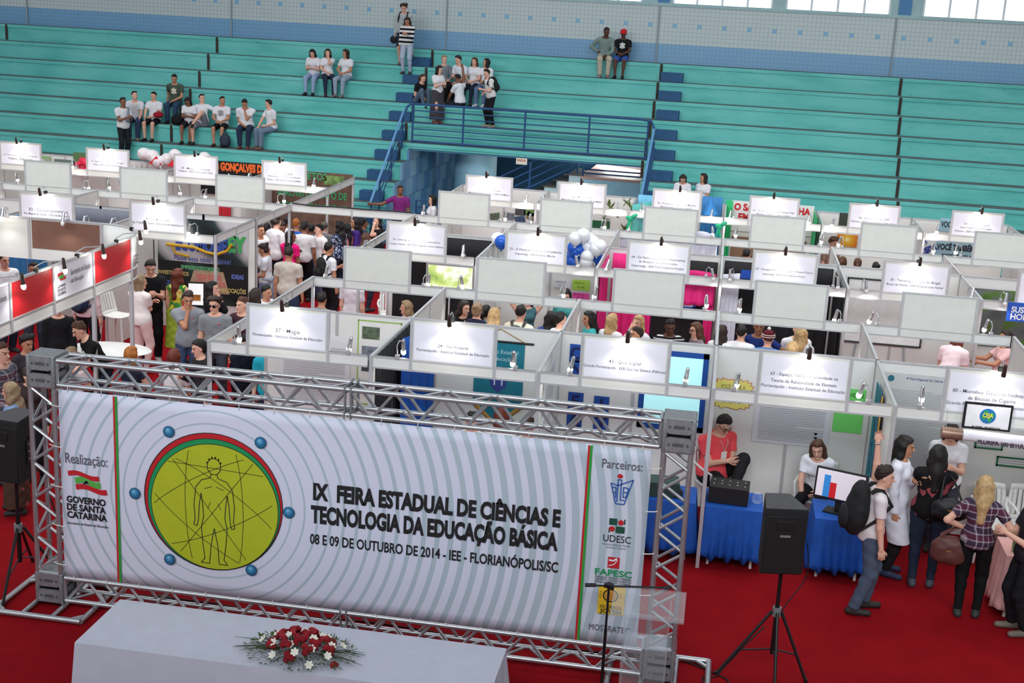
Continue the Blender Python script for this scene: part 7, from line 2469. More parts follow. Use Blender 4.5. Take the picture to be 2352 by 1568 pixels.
for i in range(7):
 x = 3.52 + (i % 4) * .12 + (i // 4) * .05
 y = 14.10 + (i // 4) * .14
 c_ = ((150, 170, 120), (196, 200, 206), (170, 140, 90), (206, 210, 214), (90, 110, 70), (200, 196, 180), (120, 150, 170))[i]
 t = thing('bottle', (x, y, .75), ('small green bottle at the front left of the pink table', 'clear bottle, second along the front of the pink table', 'amber bottle, third along the front of the pink table', 'clear bottle nearest the right edge on the pink table', 'dark green bottle at the back of the pink table', 'cream bottle at the back middle of the pink table', 'blue grey bottle at the back right of the pink table')[i], 'bottle', 'bottles on the pink table')
 MB().lathe([(.03, 0), (.032, .01), (.032, .11), (.014, .15), (.013, .18)], (x, y, .75), 12).build('body', mat('bottle_%d' % i, c_, .15, noise=.05), t)
 MB().cyl((x, y, .925), (x, y, .945), .016, n=10).build('cap', mat('cap_%d' % (i % 3), ((40, 60, 120), (220, 220, 220), (30, 30, 32))[i % 3], .4), t)

# ---- chairs
def chair(x, y, rz, label, m=None, high=0., stripes=False):
 m = m or m_plastic
 sz = .44 + high
 t = thing('plastic_chair', (x, y, 0), label, 'chair', 'plastic chairs', rz)
 b = MB().sheet(lambda u, v: ((u - .5) * (.44 - .05 * v), .22 - v * .44, sz - .02 * math.sin(math.pi * v) - .012 * math.sin(math.pi * u)), 8, 8)
 b.build('seat', m, t, local=True, solid=.012)
 bk = MB()
 def back(u, v):
  return ((u - .5) * (.42 - .06 * v * v), -.215 - .10 * v + .05 * (4 * (u - .5) ** 2), sz - .02 + .44 * v)
 n = 5
 for k in range(n):
  u0, u1 = .12 + .76 * k / n + .02, .12 + .76 * (k + 1) / n - .02
  bk.cur = k % 2 if stripes else 0
  bk.sheet(lambda u, v, u0=u0, u1=u1: back(u0 + (u1 - u0) * u, .12 + .74 * v), 2, 6)
 bk.cur = 0
 bk.sheet(lambda u, v: back(u, .84 + .16 * v), 8, 2).sheet(lambda u, v: back(u, .14 * v), 8, 2)
 bk.sheet(lambda u, v: back(.13 * u, v), 2, 8).sheet(lambda u, v: back(1 - .13 * u, v), 2, 8)
 bk.build('backrest', (m, mat('stripe_red', (190, 40, 50), .5)), t, local=True, solid=.010)
 for sx in (-1, 1):
  MB().tube([(sx * .20, .20, sz - .02), (sx * .235, .25, .0)], [.022, .018], 8).build('leg', m, t, local=True)
  MB().tube([(sx * .19, -.19, sz - .02), (sx * .225, -.27, .0)], [.022, .018], 8).build('leg', m, t, local=True)
  if not high:
   MB().tube([(sx * .22, .19, sz), (sx * .245, .20, sz + .20), (sx * .25, 0, sz + .22), (sx * .21, -.24, sz + .24)], .016, 8).build('armrest', m, t, local=True)
 return t
def chair_for(label_person, label, **k):
 for q in PEOPLE:
  if q[0]['label'].startswith(label_person):
   og, rz = ORG[q[0].name]
   p = og + rotz(rz) @ np.array([0, .06, 0])
   return chair(p[0], p[1], rz, label, **k)
chair_for('man in coral', 'red and white striped chair of the man in coral polo', stripes=True)
chair_for('girl with long wavy brown hair in white tee and black', 'white plastic chair of the seated girl in booth 63')
chair_for('person with ginger', 'chair under the ginger haired person behind the truss', m=mat('chair_grey', (150, 150, 154), .5))
chair_for('person with brown bobbed', 'chair under the brown haired person behind the truss', m=mat('chair_grey', (150, 150, 154), .5))
chair_for('person with grey hair seated', 'chair under the grey haired person at the left end of the truss', m=mat('chair_grey', (150, 150, 154), .5))
chair_for('girl with light brown hair in lavender', 'chair under the girl in lavender')
chair_for('person seated inside the Rosário', 'white chair under the person seated at the left in the Rosário booth')
chair_for('auburn haired', 'white chair of the auburn haired person in the Rosário booth')
chair_for('person seated at the right inside', 'white chair under the person seated at the right in the Rosário booth')
p = at_z(897, 722, .45)
chair(p[0], p[1], math.radians(200), 'empty white plastic chair with slotted back beside the girl in lavender')
p = at_z(272, 720, .75)
chair(p[0], p[1], math.radians(-100), 'tall white bar chair behind the woman in white lace top', high=.30)
p = at_z(926, 962, .44)
chair(p[0], 15.9, math.radians(180), 'empty white plastic chair with slotted back in the Rosário booth')
p = at_z(1790, 800, .44)
chair(p[0], p[1], math.radians(30), 'white plastic chair beside the burgundy beanie')
chair(3.62, 15.75, math.radians(185), 'white plastic chair behind the pink table')
chair(4.02, 15.80, math.radians(176), 'second white plastic chair behind the pink table, nearer the right edge')

# ---- stands at the left
p = at_z(255, 800, .76)
t = thing('oval_table', (p[0], p[1], 0), 'white oval table in front of the man with the puzzle print', 'table')
MB().lathe([(.02, .735), (.5, .735), (.52, .748), (.5, .762), (.02, .762)], (0, 0, 0), 40).build('tabletop', m_plastic, t, local=True)
t.children[0].scale = (1.25, .78, 1)
for i in range(4):
 a = math.pi / 4 + i * math.pi / 2
 MB().cyl((.6 * math.cos(a), .38 * math.sin(a), 0), (.5 * math.cos(a), .32 * math.sin(a), .74), .02).build('leg', m_plastic, t, local=True)
# banner about ideas in booth 81
YI = YCD - .024
x0, x1, z0, z1 = -10.38, -8.60, .50, 2.10
def idea_mat():
 m = mat('idea_banner', (24, 28, 30), .5, noise=0)
 t = NT(m)
 x, y, z = t.xyz()
 d = t.math('ADD', t.math('MULTIPLY', x, .9), t.math('MULTIPLY', z, .7))
 n = t.noise(1.3, 2)
 f = t.math('ADD', t.math('MULTIPLY', t.math('SINE', t.math('MULTIPLY', d, 4.4)), .30), t.math('MULTIPLY', n, .8))
 up_ = t.math('MULTIPLY', t.math('GREATER_THAN', z, .78), .5)
 f = t.math('ADD', f, t.math('SUBTRACT', up_, .18))
 t.link(t.ramp(f, [(.38, (18, 22, 24)), (.55, (44, 62, 64)), (.66, (150, 150, 152)), (.82, (206, 204, 208))]), t.p.inputs['Base Color'])
 return m
t = thing('idea_banner', ((x0 + x1) / 2, YI, z0), 'dark printed wall banner reading Passe essa ideia adiante in the booth behind the visitors', 'banner')
MB().box(((x0 + x1) / 2, YI, (z0 + z1) / 2), (x1 - x0, .008, z1 - z0)).build('cloth', idea_mat(), t, smooth=False)
bw, bh, bxc, bzc = x1 - x0, z1 - z0, (x0 + x1) / 2, (z0 + z1) / 2
def itext(s_, px, py, wd, cap, col, bold=.03):
 q = at_y(px, py, YI - .006)
 lettering(MB(), s_, q, X_, Z_, width=wd, cap=cap, eps=.002, bold=bold).build('lettering', mat('idea_ink_%d_%d_%d' % col, col, .5, noise=0), t, smooth=False)
itext('Passe essa ideia adiante!', 465, 596, 1.12, .09, (92, 108, 176), .02)
itext('EMPREENDEDORISMO', 460, 616, .76, .07, (110, 190, 130))
itext('INVESTIMENTOS', 398, 626, .62, .07, (196, 178, 110))
itext('IDEIAS', 546, 636, .24, .08, (104, 120, 196))
itext('MARKETING', 386, 648, .42, .08, (80, 96, 176))
itext('REDE SOCIAL', 481, 637, .50, .09, (206, 90, 96))
itext('DOS NEGÓCIOS', 483, 650, .60, .09, (206, 90, 96))
itext('INOVAÇÃO', 458, 663, .44, .08, (70, 150, 110))
itext('NEGOCIAÇÕES', 536, 668, .50, .08, (196, 178, 110))
b = MB()
q = at_y(478, 646, YI - .005)
b.prism([(q[0] - .42, q[1], q[2] - .22), (q[0] + .42, q[1], q[2] - .22), (q[0] + .30, q[1], q[2] + .20), (q[0] - .28, q[1], q[2] + .20)], (0, -.001, 0))
b.build('photo_print', mat('idea_hands', (170, 140, 116), .6, noise=.15), t, smooth=False)
itext('ECOMONEY', 470, 562, 1.15, .26, (66, 96, 186), .05)
b = MB()
q0 = at_y(382, 560, YI - .008)
b.tube([q0 + np.array([0, 0, 0]), q0 + np.array([.55, 0, -.02]), q0 + np.array([.80, 0, -.10]), q0 + np.array([1.0, 0, -.12]), q0 + np.array([1.2, 0, -.04]), q0 + np.array([1.30, 0, .1])], .03, 8)
b.tube([q0 + np.array([.1, 0, 0]), q0 + np.array([.18, 0, -.16]), q0 + np.array([.45, 0, -.2])], .025, 8)
b.build('swoosh', mat('swoosh_gold', (212, 166, 40), .5), t)
q0 = at_y(545, 562, YI - .010)
lettering(MB(), 'EY', q0, X_, Z_, width=.36, cap=.27, bold=.06, eps=.006).build('lettering', mat('idea_green', (70, 176, 96), .5, noise=0), t, smooth=False)
# tv on a small table before the banner
p = at_z(452, 712, .74)
t = thing('small_table', (p[0], p[1], 0), 'small table with the tilted screen before the dark banner', 'table')
MB().box((p[0], p[1], .72), (.7, .5, .03)).build('tabletop', m_plastic, t, bevel=.005)
for sx in (-1, 1):
 for sy in (-1, 1):
  MB().cyl((p[0] + sx * .3, p[1] + sy * .2, 0), (p[0] + sx * .3, p[1] + sy * .2, .71), .02).build('leg', m_plastic, t)
t = thing('display_screen', (p[0], p[1], .735), 'white lit screen showing a small orange picture, beside the dark haired woman', 'screen')
R = rotz(.2) @ rotx(-.08)
MB().box((p[0], p[1], 1.02), (.34, .03, .46), R).build('housing', m_black, t, bevel=.006)
MB().box(np.array([p[0], p[1], 1.03]) + R @ np.array([-.01, -.017, 0]), (.26, .003, .38), R).build('screen', mat('screen_white', (240, 240, 244), .4, noise=0, emit=.5), t, smooth=False)
MB().box(np.array([p[0], p[1], 1.03]) + R @ np.array([0, -.020, -.06]), (.15, .003, .11), R).build('picture', mat('picture_orange', (190, 120, 60), .5, noise=.5, nscale=30), t, smooth=False)
MB().box((p[0], p[1] + .02, .77), (.2, .14, .07)).build('foot', m_black, t)

# ---- middle booths
YM = YCD - .024
hang('black_backdrop', (-5.80, YM - .05), (-4.0, YM - .05), 2.15, .1, m_blackcloth, 'black cloth backdrop on the back wall of the booth numbered 35', 'backdrop', amp=.02, folds=8)
x0, x1, z0, z1 = pos(YM - .12, (984, 607), (1084, 664))
t = thing('projection_screen', ((x0 + x1) / 2, YM - .12, z0), 'bright projected landscape of trees in the booth numbered 35', 'screen')
m = mat('landscape', (200, 220, 170), .6, noise=0, emit=0)
_t = NT(m)
_f = _t.noise(2.2, 5)
_r = _t.ramp(_f, [(.32, (110, 160, 60)), (.45, (196, 216, 130)), (.52, (244, 250, 236)), (.68, (150, 190, 90))])
_t.link(_r, _t.p.inputs['Base Color'])
_t.link(_r, _t.p.inputs['Emission Color'])
_t.p.inputs['Emission Strength'].default_value = .75
MB().box(((x0 + x1) / 2, YM - .12, (z0 + z1) / 2), (x1 - x0, .01, z1 - z0)).build('picture', m, t, smooth=False)
b = MB()
for (ax, az, aw, ah) in ((0, (z1 - z0) / 2 + .02, x1 - x0 + .08, .04), (0, -(z1 - z0) / 2 - .02, x1 - x0 + .08, .04), (-(x1 - x0) / 2 - .02, 0, .04, z1 - z0), ((x1 - x0) / 2 + .02, 0, .04, z1 - z0)):
 b.box(((x0 + x1) / 2 + ax, YM - .12, (z0 + z1) / 2 + az), (aw, .014, ah))
b.box(((x0 + x1) / 2, YM - .12, z0 / 2), (.03, .014, z0))
b.build('frame', m_alu, t, smooth=False)
# balloons
bal = [(1311, 590, 1), (1318, 570, 1), (1322, 548, 0), (1334, 556, 0), (1323, 579, 1), (1340, 540, 0), (1350, 548, 0), (1352, 566, 0), (1349, 590, 0), (1332, 596, 1), (1361, 556, 0), (1371, 572, 0), (1368, 592, 1), (1330, 575, 1), (1378, 566, 0), (1357, 600, 0), (1316, 604, 1), (1346, 604, 0)]
BN = []
for i, (px, py, k) in enumerate(bal):
 c = at_y(px, py, YM - .30 - .12 * (i % 3))
 BN.append((c, k))
def balloon(c, k, label, r=.125):
 t = thing('balloon', c - np.array([0, 0, r * 1.1]), label, 'balloon', 'white balloons in the cluster' if not k else 'blue balloons in the cluster')
 m = (mat('balloon_white', (232, 234, 240), .3, noise=.02), mat('balloon_blue', (32, 92, 196), .3, noise=.02))[k]
 MB().lathe([(.008, -1.15 * r), (.35 * r, -.95 * r), (.75 * r, -.55 * r), (.98 * r, -.05 * r), (.93 * r, .4 * r), (.62 * r, .8 * r), (.2 * r, .98 * r), (.02 * r, 1.0 * r)], c, 16).build('skin', m, t)
 MB().cyl(c - [0, 0, 1.25 * r], c - [0, 0, 1.12 * r], .018, .006, n=8).build('knot', m, t)
wl = ['near the top left of the cluster', 'upper left, beside the sign edge', 'topmost', 'top, right of the topmost', 'in the middle', 'low in the middle', 'upper right', 'at the right', 'at the far right', 'lowest', 'low, right of the middle']
bl = ['at the left beside the sign', 'upper left', 'in the left middle', 'lower middle', 'at the right below the white ones', 'in the centre left', 'lowest at the left']
iw = ib = 0
for c, k in BN:
 if k:
  balloon(c, 1, 'blue balloon of the cluster beside sign 55, ' + bl[ib])
  ib += 1
 else:
  balloon(c, 0, 'white balloon of the cluster beside sign 55, ' + wl[iw])
  iw += 1
balloon(at_y(1152, 556, YM - .5), 1, 'single blue balloon at the left edge of the sign numbered 55', .13)
balloon(at_y(1143, 550, YM - .42), 0, 'white balloon behind the single blue balloon left of the sign numbered 55', .13)
for tl, br, col, lab, ink in (((1316, 641), (1354, 668), (176, 220, 84), 'yellow green paper with writing on the back wall of booth 55', (80, 120, 50)), ((1315, 671), (1353, 688), (240, 84, 170), 'hot pink paper under the yellow green one in booth 55', (170, 40, 110)), ((1273, 640), (1311, 662), (226, 228, 236), 'white sheet with a small coloured drawing in booth 55', (120, 110, 120))):
 x0, x1, z0, z1 = pos(YM, tl, br)
 poster(YM, x0, x1, z0, z1, lab, col, lines=[('LIGA A', -.1, .2, .6, .03), ('LUZ', .0, -.2, .4, .03)], tcol=ink)
m_hot = mat('cloth_pinkhot', (226, 40, 126), .7, noise=.08)
hang('pink_curtain', (-1.86, 21.2), (-1.86, 22.6), 2.12, .1, m_hot, 'hot pink curtain on the left wall of the booth numbered 64', 'curtain', amp=.035, folds=6)
hang('pink_curtain', (-1.80, YM - .08), (-1.05, YM - .08), 2.12, .1, m_hot, 'hot pink curtain at the back left corner of booth 64', 'curtain', amp=.03, folds=5)
hang('pink_swag', (-.72, 21.2), (.02, 21.35), 2.16, 1.62, m_hot, 'hot pink swag of cloth right of the sign numbered 64', 'drape', amp=.03, folds=4, swag=-.05)
hang('pink_curtain', (-.12, 21.42), (.03, 21.42), 2.12, .3, m_hot, 'narrow hot pink curtain hanging right of the sign numbered 64', 'curtain', amp=.03, folds=2)
hang('black_backdrop', (-1.05, YM - .1), (.04, YM - .1), 2.10, .1, m_blackcloth, 'black cloth backdrop of the booth numbered 64', 'backdrop', amp=.015, folds=6)
hang('white_curtain', (.14, 21.5), (.42, 21.7), 2.14, .1, mat('cloth_white', (216, 216, 230), .8), 'white curtain beside the hot pink one, left in booth 69', 'curtain', amp=.03, folds=4)
hang('black_backdrop', (.16, YM - .06), (2.02, YM - .06), 2.14, .1, m_blackcloth, 'black cloth backdrop on the back wall of booth 69', 'backdrop', amp=.015, folds=9)
hang('black_cloth', (2.04, 21.1), (2.04, 22.6), 2.14, .6, m_blackcloth, 'black cloth along the right wall of booth 69', 'backdrop', amp=.015, folds=6)
x0, x1, z0, z1 = pos(YM - .16, (1574, 660), (1597, 712))
poster(YM - .16, x0 - .05, x1, z0, z1, 'white sheet with thick blue wavy frame in booth 64', (220, 222, 230), border=(.05, (36, 84, 190)))
x0, x1, z0, z1 = pos(YM - .14, (1703, 619), (1724, 641))
poster(YM - .14, x0, x1 + .1, z0, z1, 'small blue sign left of the sign numbered 69', (36, 84, 190))
t = thing('whiteboard', (2.7, YM - .05, .9), 'whiteboard with thin dark frame in the booth numbered 30', 'whiteboard')
MB().box((2.95, YM - .05, 1.45), (1.3, .02, 1.1)).build('panel', mat('whiteboard', (232, 234, 234), .3), t, smooth=False)
b = MB()
for (ax, az, aw, ah) in ((0, .56, 1.36, .03), (0, -.56, 1.36, .03), (-.665, 0, .03, 1.12), (.665, 0, .03, 1.12)):
 b.box((2.95 + ax, YM - .055, 1.45 + az), (aw, .03, ah))
b.build('frame', mat('frame_charcoal', (60, 62, 66), .5), t, smooth=False)
t = thing('easel', (2.95, YM - .03, 0), 'thin grey easel legs under the whiteboard of booth 30', 'easel')
for s in (-.5, .5):
 MB().cyl((2.95 + s, YM - .10, 0), (2.95 + s * .8, YM - .045, .88), .014).build('leg', m_pipe, t)
x0, x1, z0, z1 = pos(YM, (2252, 712), (2330, 772))
t = thing('poster', ((x0 + x1) / 2, YM, 1.0), 'landscape photo poster of trees at the right edge in the middle row', 'poster')
m2 = mat('landscape_dark', (80, 96, 70), .6, noise=0)
_t = NT(m2)
_t.link(_t.ramp(_t.noise(2.5, 5), [(.35, (90, 94, 96)), (.5, (112, 118, 118)), (.56, (96, 130, 60)), (.7, (60, 90, 50))]), _t.p.inputs['Base Color'])
MB().box((4.95, YM - .004, 1.50), (1.5, .006, 1.0)).build('sheet', m2, t, smooth=False)
q0, q1 = at_y(2316, 693, YC - .03), at_y(2352, 740, YC - .03)
t = thing('hanging_board', (q0[0] + .4, YC - .03, q1[2]), 'blue hanging board with white capitals cut off by the right edge', 'sign')
MB().box((q0[0] + .42, YC - .03, (q0[2] + q1[2]) / 2), (.84, .012, q0[2] - q1[2])).build('board', mat('board_blue', (40, 88, 186), .5), t, smooth=False)
b = MB()
lettering(b, 'SUSTENTÁVEL', (q0[0] + .06, YC - .037, q0[2] - .10), X_, Z_, width=.74, cap=.09, align='LEFT', bold=.03)
lettering(b, 'HORTA', (q0[0] + .06, YC - .037, q1[2] + .08), X_, Z_, width=.42, cap=.09, align='LEFT', bold=.03)
b.build('lettering', mat('ink_white', (232, 234, 240), .5), t, smooth=False)

# ---- far booths
YF = YEF - .02
for i, (px, py) in enumerate(((1137, 497), (1169, 496), (1195, 486), (1221, 497), (1194, 504), (1216, 487))):
 c = at_y(px, py, YF)
 MB().box(c, (.24, .006, .16), roty((-.2, .1, 0, .3, -.25, .1)[i])).build('photo', m_photo[i], label='small photo in the far booth left of the passage, ' + ('leftmost, tilted', 'second from the left', 'at the top middle', 'at the right', 'at the bottom middle', 'at the top right')[i], cat='photo', group='photos in the far booth')
x0, x1, z0, z1 = pos(YF, (1358, 505), (1400, 527))
poster(YF, x0, x1, z0, z1, 'dark green board in the far booth with plants', (30, 96, 64), cat='board')
m_leaf = mat('bamboo_green', (96, 120, 60), .7, noise=.3)
for i, (px, py, dx, dz) in enumerate(((1396, 468, .25, -.28), (1438, 462, .22, -.26), (1388, 500, .06, -.2), (1432, 520, .05, -.25), (1327, 440, .03, -.2))):
 c = at_y(px, py, YE + .4)
 t = thing('plant_stalk', c + np.array([0, 0, dz]), 'green leafy stalk, ' + ('leaning beside the second far sign', 'leaning at the left of the teal drape', 'hanging over the fascia below the second far sign', 'hanging low by the white fascia', 'small one on the wall behind the second far sign')[i], 'plant', 'plants in the far booth')
 MB().tube([c, c + np.array([dx * .5, 0, dz * .5 + .02]), c + np.array([dx, 0, dz])], .025, 7).build('stem', m_leaf, t)
 b = MB()
 r_ = random.Random(i)
 for k in range(16):
  d = nrm([r_.uniform(-1, 1), r_.uniform(-1, .5), r_.uniform(-.6, 1)])
  s_ = nrm(np.cross(d, [0, .3, 1])) * .02
  o = c + np.array([dx, 0, dz]) * r_.uniform(-.1, .5)
  b.add([o, o + d * .08 + s_, o + d * .18, o + d * .08 - s_], [(0, 1, 2, 3)])
 b.build('leaves', m_leaf, t, smooth=False)
m_tdrape = mat('cloth_teal', (110, 206, 200), .7, noise=.06)
hang('teal_drape', (-1.84, 27.55), (-1.05, 29.2), 2.30, .5, m_tdrape, 'light teal drape on the left side of the far booth below the two seated girls', 'drape', amp=.04, folds=5)
hang('teal_drape', (-1.85, YF - .06), (-.95, YF - .06), 2.28, .5, mat('cloth_sky', (120, 190, 226), .7), 'sky blue drape on the back wall of the far booth below the two seated girls', 'drape', amp=.03, folds=5)
hang('white_garland', (-1.86, 24.84), (-.5, 24.84), 2.17, 1.85, mat('cloth_white', (216, 216, 230), .8), 'white cloth garland along the fascia left of the far teal drapes', 'garland', amp=.03, folds=5, swag=.12)
hang('white_garland', (-.62, 24.84), (.0, 24.84), 2.17, 1.8, mat('cloth_white', (216, 216, 230), .8), 'white cloth garland with a green bow below the two seated girls', 'garland', amp=.03, folds=3, swag=-.12)
for i, (px, py, lab) in enumerate(((1446, 502, 'green ribbon bow at the left end of the white garland'), (1651, 520, 'green ribbon bow at the right end of the white garland'))):
 c = at_y(px, py, 24.81)
 MB().ell(c, (.08, .03, .05), roty(.5), 8, 6).ell(c + [.08, 0, .05], (.08, .03, .04), roty(-.6), 8, 6).tube([c, c + [-.03, 0, -.2]], .025, 6).tube([c, c + [.05, 0, -.24]], .025, 6).build('ribbon_bow', mat('ribbon_green', (40, 176, 130), .5), label=lab, cat='bow')
x0, x1, z0, z1 = pos(YF, (1600, 505), (1640, 585))
hang('blue_drape', (-.42, YF - .05), (.03, YF - .05), 2.35, .6, mat('cloth_midblue', (60, 130, 190), .7), 'mid blue drape at the right of the far booth with teal cloth', 'drape', amp=.04, folds=4)
c = at_y(1632, 474, YE + .2)
MB().cyl(c - [0, 0, .16], c + [0, 0, .16], .18, .01, n=14).build('paper_cone', mat('cone_blue', (50, 130, 200), .6), label='blue paper cone on top of the far booth wall beside the two girls', cat='cone')
x0, x1, z0, z1 = .20, 2.02, 1.55, 2.24
poster(YF, .22, 2.04, 1.62, 2.30, 'white poster with red capitals behind the sign numbered 61', (226, 228, 226), lines=[('O SAL DE COZINHA', 0, .30, .92, .14), ('EM NOSSA VIDA', 0, -.02, .80, .14), ('A MINHA', .1, -.34, .5, .12)], tcol=(200, 40, 48), bold=.05)
m_gdrape = mat('drape_green', (40, 180, 110), .7)
hang('green_drape', (.12, YF - .08), (.26, YF - .08), 2.3, .4, m_gdrape, 'green drape at the left of the red lettered poster', 'drape', amp=.02, folds=2)
hang('green_drape', (2.0, 27.7), (2.03, 29.3), 2.24, .5, m_gdrape, 'green drape at the right of the red lettered poster', 'drape', amp=.03, folds=4)
poster(YF - .02, .30, 1.95, .9, 1.50, 'brown board with small writing below the red lettered poster', (140, 110, 90), lines=[('Salinas', -.2, -.2, .3, .05)], tcol=(90, 60, 44))
x0, x1, z0, z1 = pos(YF, (1929, 488), (1942, 518))
poster(YF, x0, x1 + .2, z0, z1, 'dark photo poster left of the second Palmitos sign', (60, 66, 60))
x0, x1, z0, z1 = pos(YF, (1924, 537), (1967, 568))
t = thing('poster', ((x0 + x1) / 2, YF, z0), 'orange sunset photo poster in the far booth beside the curly haired boy', 'poster')
m3 = mat('sunset', (220, 130, 30), .5, noise=0)
_t = NT(m3)
_x, _y, _z = _t.xyz()
_d = _t.math('SQRT', _t.math('ADD', _t.math('MULTIPLY', _x, _x), _t.math('POWER', _t.math('SUBTRACT', _z, .16), 2)))
_t.link(_t.ramp(_t.math('MULTIPLY', _d, 3), [(.05, (255, 240, 170)), (.2, (240, 190, 60)), (.6, (226, 130, 30)), (1, (180, 84, 20))]), _t.p.inputs['Base Color'])
MB().box(((x0 + x1) / 2, YF - .004, (z0 + z1) / 2), (x1 - x0, .006, z1 - z0)).build('sheet', m3, t, smooth=False)
x0, x1, z0, z1 = pos(YF, (2160, 500), (2182, 532))
poster(YF, x0, x1 + .3, z0, z1, 'pale blue poster piece left of the last Palmitos sign', (150, 190, 206), lines=[('VOCÊ', -.2, .1, .5, .12)], tcol=(50, 56, 60), bold=.04)
x0, x1, z0, z1 = pos(YF, (2150, 556), (2230, 606))
poster(YF - .02, x0, x1 + .2, z0, z1 + .05, 'pale blue poster with dark capitals at the far right', (156, 192, 206), lines=[('VOCÊ TAMBÉM', -.08, .25, .8, .12), ('PODE RECICLAR', .0, -.2, .7, .08)], tcol=(50, 56, 66), bold=.05)
for s_, px, py, ang, lab in (('RECEITA', 2128, 575, .5, 'tilted blue cut out capitals RECEITA in the far right booth'), ('DA', 2120, 555, .5, 'two tilted blue cut out capitals above the word in the far right booth')):
 c = at_y(px, py, YF - .03)
 lettering(MB(), s_, c, roty(-ang) @ X_, roty(-ang) @ Z_, width=.45 if len(s_) > 3 else .16, cap=.12, bold=.05, eps=0).build('cut_letters', mat('letters_blue', (40, 70, 176), .5), label=lab, cat='letters', solid=.01)

# ---- left far booths
YL = 29.4 - .02
def brown_mat():
 m = mat('brown_board', (104, 78, 66), .8, noise=.35, nscale=5)
 return m
x0, x1 = -10.45, -8.5
t = thing('display_board', (-9.5, YL, .8), 'big brown board with green handwritten capitals in the last row beside the crowd', 'board')
MB().box((-9.48, YL - .01, 1.5), (1.96, .012, 1.5)).build('board', brown_mat(), t, smooth=False)
b = MB()
for s_, z, wd, xo in (('PROJETOS', 2.12, .9, -.1), ('APROVEITAMENTO DE', 1.72, 1.7, .0), ('RECURSOS NATURAIS', 1.42, 1.6, .05)):
 lettering(b, s_, (-9.48 + xo, YL - .02, z), X_, Z_, width=wd, cap=.16, bold=.015)
b.build('lettering', mat('ink_green', (50, 170, 110), .6), t, smooth=False)
MB().box((-8.95, YL - .02, 2.08), (.5, .006, .22)).build('photo', m_photo[5], t, smooth=False)
t = thing('black_banner', (-11.2, YL, 1.6), 'black banner with orange capitals behind the sign numbered 14', 'banner')
MB().box((-11.35, YL - .03, 1.95), (1.75, .012, .8)).build('cloth', m_blackcloth, t, smooth=False)
lettering(MB(), 'EEB GONÇALVES DIAS', (-11.25, YL - .038, 2.20), X_, Z_, width=1.5, cap=.17, bold=.06).build('lettering', mat('ink_orange', (236, 104, 36), .6), t, smooth=False)
for i, (xx, s_) in enumerate(((-10.95, 'Fé'), (-10.62, 'S'))):
 poster(YL - .03, xx - .15, xx + .15, 1.02, 1.40, ('small red poster with white letters low in the black banner booth', 'second small red poster with a white letter beside the brown board')[i], (176, 60, 60), lines=[(s_, 0, 0, .6, .14)], tcol=(226, 206, 200))
hang('red_drape', (-11.75, YL - .1), (-11.45, YL - .1), 1.75, .5, mat('cloth_red', (190, 36, 50), .7), 'narrow red drape hanging in the booth numbered 14', 'drape', amp=.03, folds=2)
# inflatable roll on top of the wall
g = SDF()
for i in range(9):
 c = np.array([-13.55 + i * .19, 29.15 + .05 * math.sin(i * 2.2), 2.33 + .09 * math.sin(i * 1.7 + 1)])
 g.ell(c, (.16, .16, .15), None, .05)
V, Q = g.mesh(.025, wob=.006)
t = thing('inflatable_roll', (-12.8, 29.15, 2.15), 'lumpy white plastic inflatable with red patches lying on top of the last booth wall', 'inflatable')
mesh_obj('bag', V - ORG[t.name][0], Q, [mat('bag_white', (222, 214, 218), .4, noise=.06)], t)
b = MB()
for (xx, zz) in ((-13.2, 2.26), (-12.75, 2.24), (-12.3, 2.25)):
 b.prism([(xx - .16, 28.975, zz - .06), (xx + .16, 28.975, zz - .06), (xx + .03, 28.975, zz + .14)], (0, .02, 0))
b.build('red_patch', mat('patch_red', (214, 40, 56), .5), t, smooth=False)
c = at_z(196, 374, 2.25)
MB().ell(c, (.17, .08, .10), roty(.5), 10, 8).ell(c + [.12, 0, .06], (.11, .07, .12), None, 10, 8).ell(c + [-.16, 0, -.03], (.12, .06, .06), roty(-.3), 10, 8).tube([c + [.2, 0, -.08], c + [0, -.03, -.14], c + [-.15, 0, -.12]], .035, 8).build('red_bow', mat('bow_red', (224, 34, 70), .4), label='big shiny red bow on top of the last booth wall, left', cat='bow')
hang('red_cloth', (-14.0, YL - .06), (-12.9, YL - .06), 1.95, .3, mat('cloth_red', (190, 36, 50), .7), 'red cloth on the back wall of the booth with the red bow', 'drape', amp=.03, folds=6)
poster(YL - .01, -14.55, -13.72, 1.30, 2.15, 'white poster with black slanted capitals below the red bow', (222, 218, 216), lines=[('ESPAÇO ALIMENTO', 0, .25, .95, .12), ('HUMANO', .1, -.1, .6, .12)], tcol=(40, 38, 40), bold=.03)
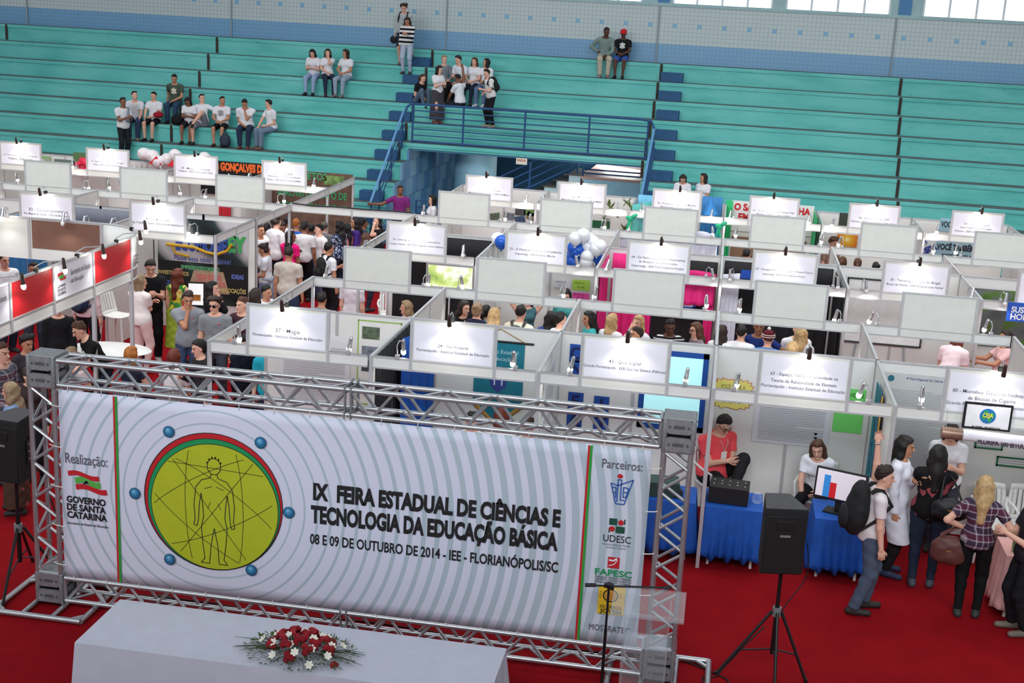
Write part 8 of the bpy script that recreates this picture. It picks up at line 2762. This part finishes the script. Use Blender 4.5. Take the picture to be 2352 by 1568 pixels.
for i, (xx, zz, c_) in enumerate(((-16.3, 1.9, (150, 180, 130)), (-15.7, 1.85, (110, 130, 120)), (-15.2, 2.05, (90, 120, 80)))):
 poster(YL - .01, xx - .26, xx + .26, zz - .28, zz + .25, ('colourful poster at the far left of the last row', 'grey green poster second from the left in the last row', 'green leafy poster beside the far left sign')[i], c_)
poster(22.90 + 1.80, -16.7, -15.9, 1.30, 1.98, 'yellow poster with blue letter cut off at the left edge', (226, 214, 80), lines=[('SA', -.1, .1, .5, .3)], tcol=(60, 60, 170), bold=.1)
hang('grey_cover', (-12.45, YI - .04), (-10.56, YI - .04), 2.16, .4, mat('cloth_greyblue', (112, 116, 128), .7, noise=.08), 'grey blue cloth lining the booth behind the brown panel', 'drape', amp=.012, folds=8)
hang('blue_cloth', (-12.50, 21.1), (-12.50, 22.6), 2.14, .4, mat('cloth_midblue', (60, 130, 190), .7), 'mid blue cloth at the left edge, behind the secretariat stand', 'drape', amp=.02, folds=6)
# bags among the seated boys
def lump(name, c, r, m, label, cat, R=None):
 t = thing(name, np.array(c) - [0, 0, r[2]], label, cat)
 g = SDF()
 g.ell(c, r, R, .03)
 g.ell(np.array(c) + [0, -r[1] * .6, -r[2] * .3], np.array(r) * [.75, .6, .55], R, .03)
 V, Q = g.mesh(.02, wob=.006)
 mesh_obj('bag', V - ORG[t.name][0], Q, [m], t)
 MB().tube([np.array(c) + [-.06, 0, r[2] * .9], np.array(c) + [-.03, 0, r[2] * 1.25], np.array(c) + [.03, 0, r[2] * 1.25], np.array(c) + [.06, 0, r[2] * .9]], .012, 6).build('handle', m, t)
def at_tier(px, py, v, z):
 q = at_v(px, py, v)
 return bp((q - B0) @ E1, v, z)
lump('backpack', at_tier(517, 322, .36, row_z(0) + .19), (.16, .12, .19), cloth((52, 62, 76)), 'dark patterned backpack on the tier between the feet of a seated boy', 'backpack')
lump('backpack', at_tier(364, 283, .58, row_z(1) + .27), (.15, .11, .08), cloth((150, 30, 44)), 'red bag on the lap of the boy in black shorts', 'bag')
lump('backpack', at_tier(408, 277, .66, row_z(1) + .16), (.20, .13, .15), cloth((26, 26, 30)), 'black bag on the seat left of the curly haired girl', 'bag')
